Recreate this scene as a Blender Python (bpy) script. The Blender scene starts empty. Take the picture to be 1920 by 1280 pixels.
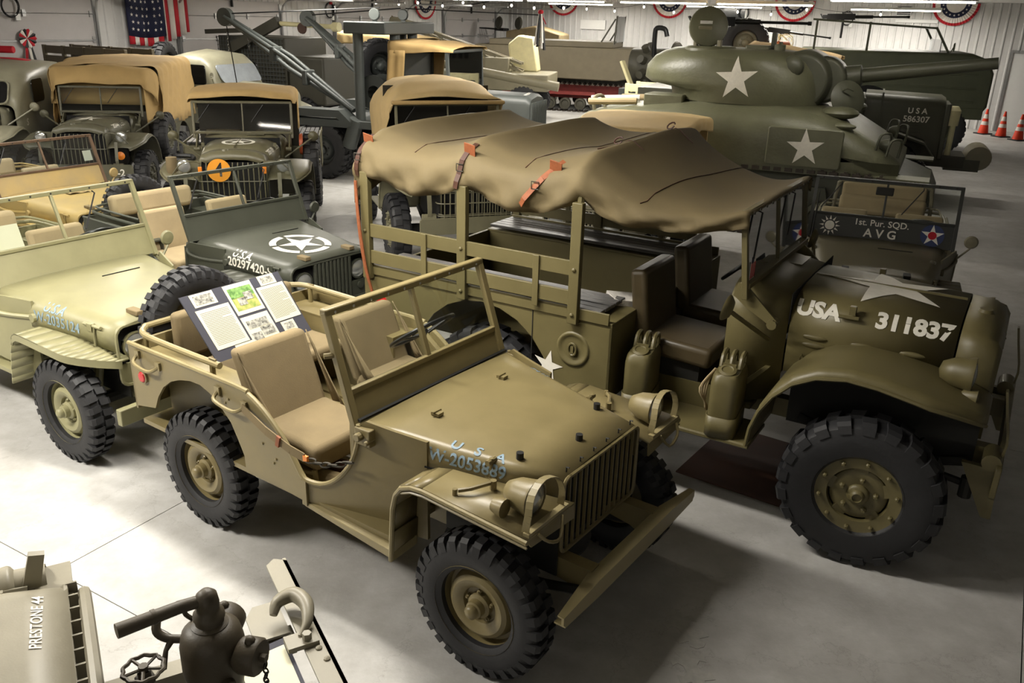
import bpy, bmesh, math, random
from mathutils import Vector, Matrix, Euler
from mathutils.bvhtree import BVHTree
random.seed(7)
SC = bpy.context.scene
COL = SC.collection
R = math.radians
# ---------------------------------------------------------------- camera
cam_d = bpy.data.cameras.new('camera'); cam = bpy.data.objects.new('camera', cam_d); COL.objects.link(cam)
cam_d.sensor_width = 36.0; cam_d.lens = 1588.144 / 1920 * 36.0; cam_d.clip_end = 200
PITCH, ROLL, CAMH = 0.3677534, 0.0269364, 2.889211
_f = Vector((0, math.cos(PITCH), -math.sin(PITCH))); _u0 = Vector((0, math.sin(PITCH), math.cos(PITCH))); _r0 = Vector((1, 0, 0))
_r = _r0 * math.cos(ROLL) + _u0 * math.sin(ROLL); _u = _u0 * math.cos(ROLL) - _r0 * math.sin(ROLL)
cam.matrix_world = Matrix(((_r.x, _u.x, -_f.x, 0), (_r.y, _u.y, -_f.y, 0), (_r.z, _u.z, -_f.z, CAMH), (0, 0, 0, 1)))
SC.camera = cam
# ---------------------------------------------------------------- world, exposure
W = bpy.data.worlds.new('world'); SC.world = W; W.use_nodes = True
W.node_tree.nodes['Background'].inputs[0].default_value = (0.9, 0.93, 1.0, 1)
W.node_tree.nodes['Background'].inputs[1].default_value = 0.05
vs = SC.view_settings
vs.view_transform = 'Standard'; vs.look = 'None'; vs.gamma = 1.0; vs.exposure = 1.2; vs.use_curve_mapping = False
# building frame: E1 runs along the far wall (towards the right), E2 along the wall of overhead doors (away)
E1 = Vector((math.sin(R(60)), -math.cos(R(60)), 0)); E2 = Vector((math.cos(R(60)), math.sin(R(60)), 0))
CORNER = Vector((-0.46, 34.78, 0))          # far corner of the hall
def hall(a, b, z=0.0): return CORNER + E1 * a - E2 * b + Vector((0, 0, z))   # a along the far wall, b along the door wall towards us
CEIL = 3.57
# fluorescent strip fixtures: (a, b, watts)
STRIPS = [(3.4, 7.0, 45), (6.0, 7.0, 45), (8.9, 7.0, 55), (11.6, 7.0, 55), (4.0, 2.0, 45), (9.0, 2.0, 75), (14.0, 2.0, 65),
          (3.0, 12.5, 40), (7.0, 12.5, 50), (11.0, 12.5, 85), (15.5, 12.5, 14), (3.0, 18.0, 35), (7.0, 18.0, 50), (11.0, 18.0, 80), (16.0, 18.0, 5),
          (4.5, 24.6, 28), (8.0, 24.6, 40), (11.2, 24.6, 45), (14.3, 26.6, 72), (12.0, 29.0, 112), (8.5, 29.0, 50), (18.5, 34.0, 18)]  # last entry is an unseen fill lamp added behind the camera
STRIP_Z = 3.3
for (a, b, wt) in STRIPS:
    L = bpy.data.lights.new('strip_light', 'AREA'); L.shape = 'RECTANGLE'; L.size = 2.4; L.size_y = 0.22; L.energy = wt
    L.color = (1.0, 0.95, 0.86)
    o = bpy.data.objects.new('strip_light', L); COL.objects.link(o)
    o.location = hall(a, b, STRIP_Z - 0.05); o.rotation_euler = (0, 0, R(-30))
SC.cycles.max_bounces = 5; SC.cycles.diffuse_bounces = 2; SC.cycles.glossy_bounces = 2; SC.cycles.transmission_bounces = 2; SC.cycles.transparent_max_bounces = 8
SC.cycles.caustics_reflective = False; SC.cycles.caustics_refractive = False
SC.cycles.adaptive_threshold = 0.02
# ---------------------------------------------------------------- materials
def srgb(r, g, b):
    f = lambda c: (c / 255 / 12.92) if c / 255 <= 0.04045 else ((c / 255 + 0.055) / 1.055) ** 2.4
    return (f(r), f(g), f(b), 1)
MATS = {}
def mat(name, c, rough=0.6, metal=0.0, var=0.12, scale=6.0, bump=0.0, bscale=60.0, rvar=0.1, emit=0.0, spec=0.5, c2=None, fine=0.0):
    if name in MATS: return MATS[name]
    m = bpy.data.materials.new(name); m.use_nodes = True; nt = m.node_tree; N = nt.nodes; Lk = nt.links
    b = N['Principled BSDF']
    c = srgb(*c) if max(c) > 1 else (*c, 1)
    b.inputs['Metallic'].default_value = metal; b.inputs['Roughness'].default_value = rough
    b.inputs['Specular IOR Level'].default_value = spec
    tc = N.new('ShaderNodeTexCoord')
    if var > 0 or c2:
        nz = N.new('ShaderNodeTexNoise'); nz.inputs['Scale'].default_value = scale; nz.inputs['Detail'].default_value = 5; nz.inputs['Roughness'].default_value = 0.6
        Lk.new(tc.outputs['Object'], nz.inputs['Vector'])
        rp = N.new('ShaderNodeValToRGB'); rp.color_ramp.elements[0].position = 0.3; rp.color_ramp.elements[1].position = 0.7
        lo = tuple(x * (1 - var) for x in c[:3]); hi = tuple(min(1, x * (1 + var)) for x in c[:3])
        if c2: hi = (srgb(*c2) if max(c2) > 1 else c2)[:3]; lo = c[:3]
        rp.color_ramp.elements[0].color = (*lo, 1); rp.color_ramp.elements[1].color = (*hi, 1)
        Lk.new(nz.outputs['Fac'], rp.inputs['Fac']); Lk.new(rp.outputs['Color'], b.inputs['Base Color'])
        if rvar:
            mr = N.new('ShaderNodeMapRange'); mr.inputs['To Min'].default_value = max(0.05, rough - rvar); mr.inputs['To Max'].default_value = min(1, rough + rvar)
            Lk.new(nz.outputs['Fac'], mr.inputs['Value']); Lk.new(mr.outputs['Result'], b.inputs['Roughness'])
    else: b.inputs['Base Color'].default_value = c
    if bump > 0:
        n2 = N.new('ShaderNodeTexNoise'); n2.inputs['Scale'].default_value = bscale; n2.inputs['Detail'].default_value = 4
        Lk.new(tc.outputs['Object'], n2.inputs['Vector'])
        bp = N.new('ShaderNodeBump'); bp.inputs['Strength'].default_value = bump; bp.inputs['Distance'].default_value = 0.01
        Lk.new(n2.outputs['Fac'], bp.inputs['Height']); Lk.new(bp.outputs['Normal'], b.inputs['Normal'])
    if emit > 0: b.inputs['Emission Color'].default_value = c; b.inputs['Emission Strength'].default_value = emit
    MATS[name] = m; return m
def glassmat(name, tint=(0.85, 0.88, 0.86), a=0.12, rough=0.03):
    if name in MATS: return MATS[name]
    m = bpy.data.materials.new(name); m.use_nodes = True; nt = m.node_tree; N = nt.nodes; Lk = nt.links
    N.remove(N['Principled BSDF']); out = N['Material Output']
    t = N.new('ShaderNodeBsdfTransparent'); t.inputs[0].default_value = (*tint, 1)
    g = N.new('ShaderNodeBsdfGlossy'); g.inputs['Roughness'].default_value = rough; g.inputs[0].default_value = (0.9, 0.9, 0.9, 1)
    fr = N.new('ShaderNodeFresnel'); fr.inputs[0].default_value = 1.45
    ad = N.new('ShaderNodeMath'); ad.operation = 'ADD'; ad.inputs[1].default_value = a * 0.3; ad.use_clamp = True
    mx = N.new('ShaderNodeMixShader')
    Lk.new(fr.outputs[0], ad.inputs[0]); Lk.new(ad.outputs[0], mx.inputs[0]); Lk.new(t.outputs[0], mx.inputs[1]); Lk.new(g.outputs[0], mx.inputs[2])
    Lk.new(mx.outputs[0], out.inputs[0]); MATS[name] = m; return m
def paint(name, c, rough=0.5, **k): return mat(name, c, rough=rough, var=k.pop('var', 0.10), bump=k.pop('bump', 0.04), bscale=k.pop('bscale', 140), scale=k.pop('scale', 4.0), **k)
# ---------------------------------------------------------------- mesh builder
class MB:
    def __init__(s): s.v = []; s.f = []
    def add(s, vs, fs):
        o = len(s.v); s.v += [tuple(p) for p in vs]; s.f += [tuple(i + o for i in f) for f in fs]; return s
    def box(s, x0, x1, y0, y1, z0, z1):
        return s.add([(x0,y0,z0),(x1,y0,z0),(x1,y1,z0),(x0,y1,z0),(x0,y0,z1),(x1,y0,z1),(x1,y1,z1),(x0,y1,z1)],
                     [(0,3,2,1),(4,5,6,7),(0,1,5,4),(1,2,6,5),(2,3,7,6),(3,0,4,7)])
    def cbox(s, c, d, rot=None):
        M = rot.to_matrix() if rot is not None else Matrix.Identity(3); c = Vector(c)
        h = Vector(d) / 2
        vs = [c + M @ Vector((sx*h.x, sy*h.y, sz*h.z)) for sz in (-1,1) for sx, sy in ((-1,-1),(1,-1),(1,1),(-1,1))]
        return s.add(vs, [(0,3,2,1),(4,5,6,7),(0,1,5,4),(1,2,6,5),(2,3,7,6),(3,0,4,7)])
    def bar(s, p, q, w, h, up=(0,0,1)):
        p, q = Vector(p), Vector(q); d = (q - p).normalized(); up = Vector(up)
        if abs(d.dot(up)) > 0.98: up = Vector((1,0,0))
        a = d.cross(up).normalized(); b = a.cross(d)
        vs = [e + a*(sx*w/2) + b*(sy*h/2) for e in (p, q) for sx, sy in ((-1,-1),(1,-1),(1,1),(-1,1))]
        return s.add(vs, [(3,2,1,0),(4,5,6,7),(0,1,5,4),(1,2,6,5),(2,3,7,6),(3,0,4,7)])
    def tube(s, pts, r, n=8, closed=False):
        pts = [Vector(p) for p in pts]; m = len(pts); rr = r if isinstance(r, (list, tuple)) else [r]*m
        rings = []; prev = None
        for i, p in enumerate(pts):
            a = pts[(i-1) % m] if (closed or i) else p; b = pts[(i+1) % m] if (closed or i < m-1) else p
            d = (b - a).normalized() if (b-a).length > 1e-9 else Vector((0,0,1))
            if prev is None: u = d.orthogonal().normalized()
            else:
                u = prev - d*prev.dot(d); u = u.normalized() if u.length > 1e-6 else d.orthogonal().normalized()
            prev = u; w = d.cross(u)
            rings.append([p + (u*math.cos(2*math.pi*k/n) + w*math.sin(2*math.pi*k/n))*rr[i] for k in range(n)])
        s.loft(rings, closed=closed, caps=not closed); return s
    def loft(s, rings, closed=False, caps=True, ringclosed=True):
        n = len(rings[0]); m = len(rings); vs = [p for r_ in rings for p in r_]; fs = []
        for i in range(m if closed else m-1):
            j = (i+1) % m
            for k in range(n if ringclosed else n-1):
                l = (k+1) % n; fs.append((i*n+k, i*n+l, j*n+l, j*n+k))
        if caps and not closed: fs += [tuple(range(n-1, -1, -1)), tuple((m-1)*n+k for k in range(n))]
        return s.add(vs, fs)
    def cyl(s, p, q, r, r2=None, n=16): return s.tube([p, q], [r, r if r2 is None else r2], n)
    def lathe(s, prof, o=(0,0,0), axis=(0,1,0), n=32, closed=False):
        o = Vector(o); ax = Vector(axis).normalized(); u = ax.orthogonal().normalized(); w = ax.cross(u)
        rings = [[o + ax*h + (u*math.cos(2*math.pi*k/n) + w*math.sin(2*math.pi*k/n))*max(r, 1e-4) for k in range(n)] for r, h in prof]
        return s.loft(rings, closed=closed, caps=False)
    def prism(s, poly, pl, a, b):
        if pl == 'xz': f = lambda p, e: (p[0], e, p[1])
        elif pl == 'yz': f = lambda p, e: (e, p[0], p[1])
        else: f = lambda p, e: (p[0], p[1], e)
        n = len(poly); vs = [f(p, a) for p in poly] + [f(p, b) for p in poly]
        fs = [tuple(range(n)), tuple(range(2*n-1, n-1, -1))] + [(i, (i+1) % n, n+(i+1) % n, n+i) for i in range(n)]
        return s.add(vs, fs)
    def grid(s, fn, nu, nv):
        vs = [fn(i/nu, j/nv) for j in range(nv+1) for i in range(nu+1)]
        return s.add(vs, [(j*(nu+1)+i, j*(nu+1)+i+1, (j+1)*(nu+1)+i+1, (j+1)*(nu+1)+i) for j in range(nv) for i in range(nu)])
    def sphere(s, c, r, n=14, m=8):
        c = Vector(c); r = Vector((r, r, r)) if not hasattr(r, '__len__') else Vector(r)
        rings = [[c + Vector((r.x*math.sin(t)*math.cos(2*math.pi*k/n), r.y*math.sin(t)*math.sin(2*math.pi*k/n), r.z*math.cos(t))) for k in range(n)] for t in [max(0.02, math.pi*i/m) if i < m else math.pi-0.02 for i in range(m+1)]]
        return s.loft(rings)
    def xf(s, M): s.v = [tuple(M @ Vector(p)) for p in s.v]; return s
    def mirror_y(s):
        n = len(s.v); s.v += [(x, -y, z) for x, y, z in s.v]; s.f += [tuple(i+n for i in reversed(f)) for f in s.f]; return s
    def bvh(s): return BVHTree.FromPolygons([Vector(p) for p in s.v], s.f)
    def build(s, name, m, parent=None, smooth=35, bevel=0.0, solid=0.0, sub=0, off=-1.0, segs=2):
        me = bpy.data.meshes.new(name); me.from_pydata(s.v, [], s.f)
        bm = bmesh.new(); bm.from_mesh(me); bmesh.ops.recalc_face_normals(bm, faces=bm.faces); bm.to_mesh(me); bm.free()
        me.materials.append(m)
        if smooth:
            me.polygons.foreach_set('use_smooth', [True]*len(me.polygons)); me.set_sharp_from_angle(angle=R(smooth))
        o = bpy.data.objects.new(name, me); COL.objects.link(o); o.parent = parent
        if solid: q = o.modifiers.new('solid', 'SOLIDIFY'); q.thickness = solid; q.offset = off
        if bevel: q = o.modifiers.new('bevel', 'BEVEL'); q.width = bevel; q.segments = segs; q.limit_method = 'ANGLE'; q.angle_limit = R(40); q.harden_normals = False
        if sub: q = o.modifiers.new('sub', 'SUBSURF'); q.levels = q.render_levels = sub
        return o
def thing(name, label, cat, loc=(0,0,0), yaw=0.0, group=None):
    o = bpy.data.objects.new(name, None); COL.objects.link(o); o.empty_display_size = 0.2
    o.location = loc; o.rotation_euler = (0, 0, yaw); o['label'] = label; o['category'] = cat
    if group: o['group'] = group
    return o
def tag(o, label, cat, group=None):
    o['label'] = label; o['category'] = cat
    if group: o['group'] = group
    return o
def struct(o): o['kind'] = 'structure'; return o
def copy_tree(o, parent=None):
    c = o.copy(); COL.objects.link(c); c.parent = parent
    for ch in o.children: copy_tree(ch, c)
    return c
def place(o, loc=None, rz=None):
    if loc is not None: o.location = loc
    if rz is not None: o.rotation_euler = (0, 0, rz)
    return o
def arc(c, r, a0, a1, n, rz=None): return [(c[0] + r*math.cos(R(a0+(a1-a0)*i/n)), c[1] + (rz or r)*math.sin(R(a0+(a1-a0)*i/n))) for i in range(n+1)]
def rrect(x0, x1, y0, y1, r, n=4):
    return arc((x1-r,y1-r),r,0,90,n)+arc((x0+r,y1-r),r,90,180,n)+arc((x0+r,y0+r),r,180,270,n)+arc((x1-r,y0+r),r,270,360,n)
def smoothpath(pts, k=4, closed=False):
    P = [Vector(p) for p in pts]; n = len(P); out = []
    for i in range(n if closed else n-1):
        g = lambda j: P[j % n] if closed else P[min(max(j, 0), n-1)]
        a, b, c, d = g(i-1), g(i), g(i+1), g(i+2)
        for t in [j/k for j in range(k)]:
            out.append(0.5*((2*b) + (c-a)*t + (2*a-5*b+4*c-d)*t*t + (3*b-a-3*c+d)*t**3))
    if not closed: out.append(P[-1])
    return out
# ---------------------------------------------------------------- flat print: stars, lettering, laid on a real surface
def star2d(r, k=0.382, rot=90): return [((r if i % 2 == 0 else r*k)*math.cos(R(rot+36*i)), (r if i % 2 == 0 else r*k)*math.sin(R(rot+36*i))) for i in range(10)]
def poly_mesh(polys):
    bm = bmesh.new()
    for p in polys:
        bm.faces.new([bm.verts.new((x, y, 0)) for x, y in p])
    bmesh.ops.triangulate(bm, faces=bm.faces); return bm
def ringpolys(r0, r1, n=32, gaps=()):
    out = []
    for i in range(n):
        a, b = 2*math.pi*i/n, 2*math.pi*(i+1)/n
        if any(abs(((math.degrees((a+b)/2)-g+180) % 360)-180) < 6 for g in gaps): continue
        out.append([(r0*math.cos(a), r0*math.sin(a)), (r1*math.cos(a), r1*math.sin(a)), (r1*math.cos(b), r1*math.sin(b)), (r0*math.cos(b), r0*math.sin(b))])
    return out
def circle2d(r, n=28, c=(0,0)): return [(c[0]+r*math.cos(2*math.pi*i/n), c[1]+r*math.sin(2*math.pi*i/n)) for i in range(n)]
def text_bm(txt, size, bold=0.0, shear=0.0, xs=1.0, space=1.0):
    cu = bpy.data.curves.new('t', 'FONT'); cu.body = txt; cu.size = size; cu.align_x = 'CENTER'; cu.align_y = 'CENTER'
    cu.offset = bold*size; cu.shear = shear; cu.space_character = space; cu.resolution_u = 3
    ob = bpy.data.objects.new('t', cu); COL.objects.link(ob)
    dg = bpy.context.evaluated_depsgraph_get(); me = bpy.data.meshes.new_from_object(ob.evaluated_get(dg))
    bpy.data.objects.remove(ob); bm = bmesh.new(); bm.from_mesh(me); bpy.data.meshes.remove(me)
    for v in bm.verts: v.co.x *= xs
    bmesh.ops.triangulate(bm, faces=bm.faces); return bm
def decal(name, bm, m, parent, o, u, v, bvh=None, lift=0.003, cuts=0, dist=1.0):
    """lay a flat print on a surface: o origin, u/v axes in the parent's space; bvh = surface to hug"""
    o, u, v = Vector(o), Vector(u).normalized(), Vector(v).normalized(); n = u.cross(v).normalized()
    for _ in range(cuts): bmesh.ops.subdivide_edges(bm, edges=[e for e in bm.edges if e.calc_length() > 0.05], cuts=1, use_grid_fill=True)
    if cuts: bmesh.ops.triangulate(bm, faces=bm.faces)
    for p in bm.verts:
        w = o + u*p.co.x + v*p.co.y
        if bvh is not None:
            h = bvh.ray_cast(w + n*dist, -n)
            if h[0] is not None: w = h[0] + n*lift
            else: w = w + n*lift
        else: w = w + n*lift
        p.co = w
    bmesh.ops.recalc_face_normals(bm, faces=bm.faces)
    me = bpy.data.meshes.new(name); bm.to_mesh(me); bm.free(); me.materials.append(m)
    ob = bpy.data.objects.new(name, me); COL.objects.link(ob); ob.parent = parent; return ob
def arc_bm(r0, r1, a0, a1, n=12):
    bm = bmesh.new(); rows = []
    for i in range(n+1):
        a = R(a0+(a1-a0)*i/n); rows.append((bm.verts.new((r0*math.cos(a), r0*math.sin(a), 0)), bm.verts.new((r1*math.cos(a), r1*math.sin(a), 0))))
    for p, q in zip(rows, rows[1:]): bm.faces.new((p[0], p[1], q[1], q[0]))
    return bm
# ================================================================ THE HALL
YAW1 = R(-30)                                     # heading of E1
def frame(o, a, b, z=0.0, yaw=YAW1): o.location = hall(a, b, z); o.rotation_euler = (0, 0, yaw); return o
def concrete(name):
    m = bpy.data.materials.new(name); m.use_nodes = True; nt = m.node_tree; N = nt.nodes; Lk = nt.links; b = N['Principled BSDF']
    g = N.new('ShaderNodeNewGeometry')
    def noise(sc, det, rough=0.6):
        n = N.new('ShaderNodeTexNoise'); n.inputs['Scale'].default_value = sc; n.inputs['Detail'].default_value = det; n.inputs['Roughness'].default_value = rough
        Lk.new(g.outputs['Position'], n.inputs['Vector']); return n
    n1 = noise(0.55, 6); n2 = noise(5.0, 8, 0.7); n3 = noise(40, 3)
    r1 = N.new('ShaderNodeValToRGB'); e = r1.color_ramp.elements
    e[0].position = 0.32; e[0].color = (0.36, 0.35, 0.33, 1); e[1].position = 0.68; e[1].color = (0.60, 0.595, 0.58, 1)
    Lk.new(n1.outputs['Fac'], r1.inputs['Fac'])
    r2 = N.new('ShaderNodeValToRGB'); e = r2.color_ramp.elements
    e[0].position = 0.33; e[0].color = (0.80, 0.79, 0.77, 1); e[1].position = 0.66; e[1].color = (1, 1, 1, 1)
    Lk.new(n2.outputs['Fac'], r2.inputs['Fac'])
    mx = N.new('ShaderNodeMix'); mx.data_type = 'RGBA'; mx.blend_type = 'MULTIPLY'; mx.inputs['Factor'].default_value = 1.0
    Lk.new(r1.outputs['Color'], mx.inputs['A']); Lk.new(r2.outputs['Color'], mx.inputs['B'])
    # hairline cracks
    v = N.new('ShaderNodeTexVoronoi'); v.feature = 'DISTANCE_TO_EDGE'; v.inputs['Scale'].default_value = 1.1; v.inputs['Randomness'].default_value = 1
    wv = N.new('ShaderNodeVectorMath'); wv.operation = 'ADD'; sc_ = N.new('ShaderNodeVectorMath'); sc_.operation = 'SCALE'; sc_.inputs['Scale'].default_value = 0.5
    Lk.new(n2.outputs['Color'], sc_.inputs[0]); Lk.new(g.outputs['Position'], wv.inputs[0]); Lk.new(sc_.outputs[0], wv.inputs[1]); Lk.new(wv.outputs[0], v.inputs['Vector'])
    rc = N.new('ShaderNodeValToRGB'); e = rc.color_ramp.elements; e[0].position = 0.0; e[0].color = (0.72, 0.71, 0.69, 1); e[1].position = 0.006; e[1].color = (1, 1, 1, 1)
    Lk.new(v.outputs['Distance'], rc.inputs['Fac'])
    m2 = N.new('ShaderNodeMix'); m2.data_type = 'RGBA'; m2.blend_type = 'MULTIPLY'; m2.inputs['Factor'].default_value = 0.8
    Lk.new(mx.outputs['Result'], m2.inputs['A']); Lk.new(rc.outputs['Color'], m2.inputs['B'])
    Lk.new(m2.outputs['Result'], b.inputs['Base Color'])
    rr = N.new('ShaderNodeMapRange'); rr.inputs['To Min'].default_value = 0.38; rr.inputs['To Max'].default_value = 0.62
    Lk.new(n1.outputs['Fac'], rr.inputs['Value']); Lk.new(rr.outputs['Result'], b.inputs['Roughness'])
    bp = N.new('ShaderNodeBump'); bp.inputs['Strength'].default_value = 0.12; bp.inputs['Distance'].default_value = 0.01
    Lk.new(n3.outputs['Fac'], bp.inputs['Height']); Lk.new(bp.outputs['Normal'], b.inputs['Normal'])
    return m
M_conc = concrete('concrete'); M_joint = mat('joint_grit', (52, 50, 46), 0.9)
M_side = mat('white_siding', (205, 204, 202), 0.45, var=0.04, metal=0.0); M_doorp = mat('grey_door_panel', (178, 174, 172), 0.5, var=0.03)
M_ceil = mat('ceiling_white', (215, 213, 208), 0.7, var=0.03); M_steel = mat('galvanised_steel', (170, 170, 170), 0.35, metal=0.8, var=0.1)
M_black = mat('black_rubber_cord', (22, 22, 23), 0.5, var=0.05); M_tube = mat('fluorescent_tube', (255, 247, 232), 0.4, var=0, emit=9.0)
M_fix = mat('fixture_enamel', (225, 225, 222), 0.4, var=0.02)
M_red = mat('flag_red', (178, 24, 38), 0.8, var=0.12); M_wht = mat('flag_white', (222, 216, 208), 0.8, var=0.05); M_blu = mat('flag_blue', (24, 28, 58), 0.8, var=0.12)
M_stencil = mat('stencil_white', (226, 222, 210), 0.6, var=0.06, scale=25)
M_tube.cycles.emission_sampling = 'NONE'
# floor: a bed with cast slabs, the joints open between them
A0, A1, B0, B1 = 0.0, 25.0, 0.0, 36.0
fl = MB().box(A0-0.2, A1+0.2, -B1-0.2, 0.2, -0.3, -0.02).build('floor', M_joint, smooth=0); struct(fl); frame(fl, 0, 0)
ja, jb = 13.75, 27.8                              # one joint crossing seen in the photograph
def cuts(lo, hi, at, step):
    k = math.floor((at-lo)/step); xs = [at - step*i for i in range(k, -1, -1)]
    while xs[-1] + step < hi: xs.append(xs[-1]+step)
    xs = [lo] + [x for x in xs if lo+0.4 < x < hi-0.4] + [hi]; return xs
XA = cuts(A0, A1, ja, 4.57); XB = cuts(B0, B1, jb, 4.57)
for i in range(len(XA)-1):
    for j in range(len(XB)-1):
        MB().box(XA[i]+0.003, XA[i+1]-0.003, -XB[j+1]+0.003, -XB[j]-0.003, -0.06, 0).build('floor_slab', M_conc, fl, smooth=0)
ce = MB().box(A0-0.2, A1+0.2, -B1-0.2, 0.2, CEIL, CEIL+0.2).build('ceiling', M_ceil, smooth=0); struct(ce); frame(ce, 0, 0)
# ribbed metal siding, one sheet = 0.914 m with a rib every 0.2286 m
def sheet(h, w=0.914, ribs=4):
    b = MB(); p = w/ribs; prof = []
    for k in range(ribs):
        x = k*p; prof += [(x, 0), (x+p*0.42, 0), (x+p*0.50, -0.022), (x+p*0.66, -0.022), (x+p*0.74, 0)]
    prof.append((w, 0)); poly = prof + [(w, 0.02), (0, 0.02)]
    return b.prism(poly, 'xy', 0, h)
def wall(name, length, holes=(), along='E1', a=0, b=0, yaw=YAW1):
    w = MB().box(0, length, 0.02, 0.3, 0, CEIL).build(name, M_side, smooth=0); struct(w); frame(w, a, b, 0, yaw); return w
wf = wall('wall_far', 25.0); base = None
for k in range(26):
    if base is None: base = sheet(CEIL).build('siding_sheet', M_side, wf, smooth=0); o = base
    else: o = base.copy(); COL.objects.link(o); o.parent = wf
    o.location = (0.914*k, 0, 0)
# the wall of overhead doors: local x runs from the far corner towards us
YAWL = R(-120)
def wl_frame(o, b, z=0): o.location = hall(0, b, z); o.rotation_euler = (0, 0, YAWL); return o
wl = MB().box(0, 36, -0.3, -0.02, 0, CEIL).build('wall_left', M_side, smooth=0); struct(wl); wl_frame(wl, 0)
DOOR_EDGES = [(1.1, 4.4), (6.6, 9.9), (12.1, 15.4), (17.6, 22.2), (24.5, 29.0)]
baseL = None
def lsheet(x0, x1, z0=0.0, z1=CEIL):
    n = max(1, round((x1-x0)/0.914)); w = (x1-x0)/n
    for k in range(n):
        s_ = sheet(z1-z0, w, max(2, round(w/0.2286))); s_.v = [(x, -y, z) for x, y, z in s_.v]
        o = s_.build('siding_sheet', M_side, wl, smooth=0); o.location = (x0+w*k, 0, z0)
prev = 0.0
for (x0, x1) in DOOR_EDGES:
    lsheet(prev, x0); lsheet(x0, x1, 3.05); prev = x1
lsheet(prev, 36)
for n, (x0, x1) in enumerate(DOOR_EDGES):
    e = bpy.data.objects.new('door_%d' % (n+1), None); COL.objects.link(e); struct(e); wl_frame(e, 0)
    zs = [0.02, 0.55, 1.09, 1.62, 2.16, 2.68, 3.05]
    for k in range(6):
        MB().box(x0+0.02, x1-0.02, -0.01, 0.045, zs[k]+0.004, zs[k+1]-0.004).build('door_section', M_doorp, e, smooth=0, bevel=0.006)
    for k in (1, 2, 3, 4, 5):
        for x in [x0+0.08 + i*(x1-x0-0.16)/3 for i in range(4)]:
            MB().cbox((x, 0.06, zs[k]), (0.07, 0.03, 0.13)).cyl((x-0.04, 0.075, zs[k]), (x+0.04, 0.075, zs[k]), 0.012, n=6).build('hinge', M_steel, e, smooth=0)
    MB().box(x0+0.02, x1-0.02, 0.045, 0.065, 2.13, 2.165).build('strut', M_steel, e)
    for x in (x0-0.03, x1+0.03):
        t = [(x, 0.10, 0.0), (x, 0.10, 2.75), (x, 0.16, 2.95), (x, 0.34, 3.08), (x, 0.62, 3.12), (x, 2.6, 3.12)]
        MB().tube(t, 0.028, 6).build('track', M_steel, e)
        MB().box(x-0.05, x+0.05, 0, 0.07, 0, 3.0).build('jamb', M_steel, e, smooth=0)
    xm = (x0+x1)/2
    MB().bar((xm, 0.09, 2.9), (xm, 0.09, 3.2), 0.06, 0.03, (1, 0, 0)).bar((xm, 0.09, 3.2), (xm, 0.8, 3.3), 0.05, 0.03).build('opener_arm', M_black, e, smooth=0)
wr = MB().box(A1, A1+0.3, -B1, 0, 0, CEIL).build('wall_right', M_side, smooth=0); struct(wr); frame(wr, 0, 0)
wb = MB().box(0, A1, -B1-0.3, -B1, 0, CEIL).build('wall_back', M_side, smooth=0); struct(wb); frame(wb, 0, 0)
# pale panel door on the far wall at the right edge
pd = bpy.data.objects.new('door_6', None); COL.objects.link(pd); struct(pd); frame(pd, 17.15, 0)
MB().box(0, 1.6, -0.06, -0.02, 0, 2.22).build('door_leaf', M_fix, pd, bevel=0.004); MB().box(-0.08, 0.0, -0.09, -0.02, 0, 2.3).build('door_frame', M_steel, pd)
MB().box(0, 1.6, -0.09, -0.02, 2.22, 2.3).build('door_frame', M_steel, pd)
# fluorescent strips
for (a, b, wt) in STRIPS:
    where = {7.0: 'in the middle row', 2.0: 'in the row by the far wall', 12.5: 'in the row over the tank', 18.0: 'in the row over the trucks', 24.6: 'in the row over the far jeeps', 26.6: 'over the front jeep hood', 29.0: 'in the row over the near jeep', 34.0: 'behind us, added as unseen fill'}[b]
    k = [s_[0] for s_ in STRIPS if s_[1] == b].index(a); od = ['first', 'second', 'third', 'fourth'][k]
    t = thing('fluorescent_strip', 'white fluorescent strip hanging %s, %s from the overhead doors' % (where, od), 'light', group='fluorescent strips under the ceiling'); frame(t, a, b, STRIP_Z)
    MB().prism([(-0.09, 0), (0.09, 0), (0.05, 0.07), (-0.05, 0.07)], 'yz', -1.22, 1.22).build('housing', M_fix, t, smooth=0)
    for y in (-0.05, 0.05): MB().cyl((-1.18, y, -0.018), (1.18, y, -0.018), 0.015, n=8).build('tube', M_tube, t)
    for x in (-0.9, 0.9): MB().cyl((x, 0, 0.07), (x, 0, CEIL-STRIP_Z), 0.006, n=5).build('hanger', M_steel, t)
# buntings: pleated half fans, red hem, white, blue with stars, white centre
def bunting(loc, yaw, r, label):
    t = thing('bunting', label, 'bunting', loc, yaw, 'pleated patriotic buntings on the walls')
    def band(r0, r1, m, nm):
        n = 48
        def P(u, v):
            an = math.pi + math.pi*u; rr = r0 + (r1-r0)*v; k = round(u*n)
            return (rr*math.cos(an), -0.035 - 0.025*(k % 2)*rr/r, rr*math.sin(an)*0.98)
        MB().grid(P, n, 2).build(nm, m, t, smooth=0, solid=0.003)
    band(0.02*r, 0.42*r, M_wht, 'white_centre'); band(0.42*r, 0.66*r, M_blu, 'blue_band'); band(0.66*r, 0.88*r, M_wht, 'white_band'); band(0.88*r, r, M_red, 'red_hem')
    for k in range(9):
        an = math.pi + math.pi*(k+0.5)/9
        decal('star', poly_mesh([star2d(0.035)]), M_wht, t, (0.54*r*math.cos(an), -0.068, 0.54*r*math.sin(an)*0.98), (1,0,0), (0,0,1))
    return t
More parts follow.
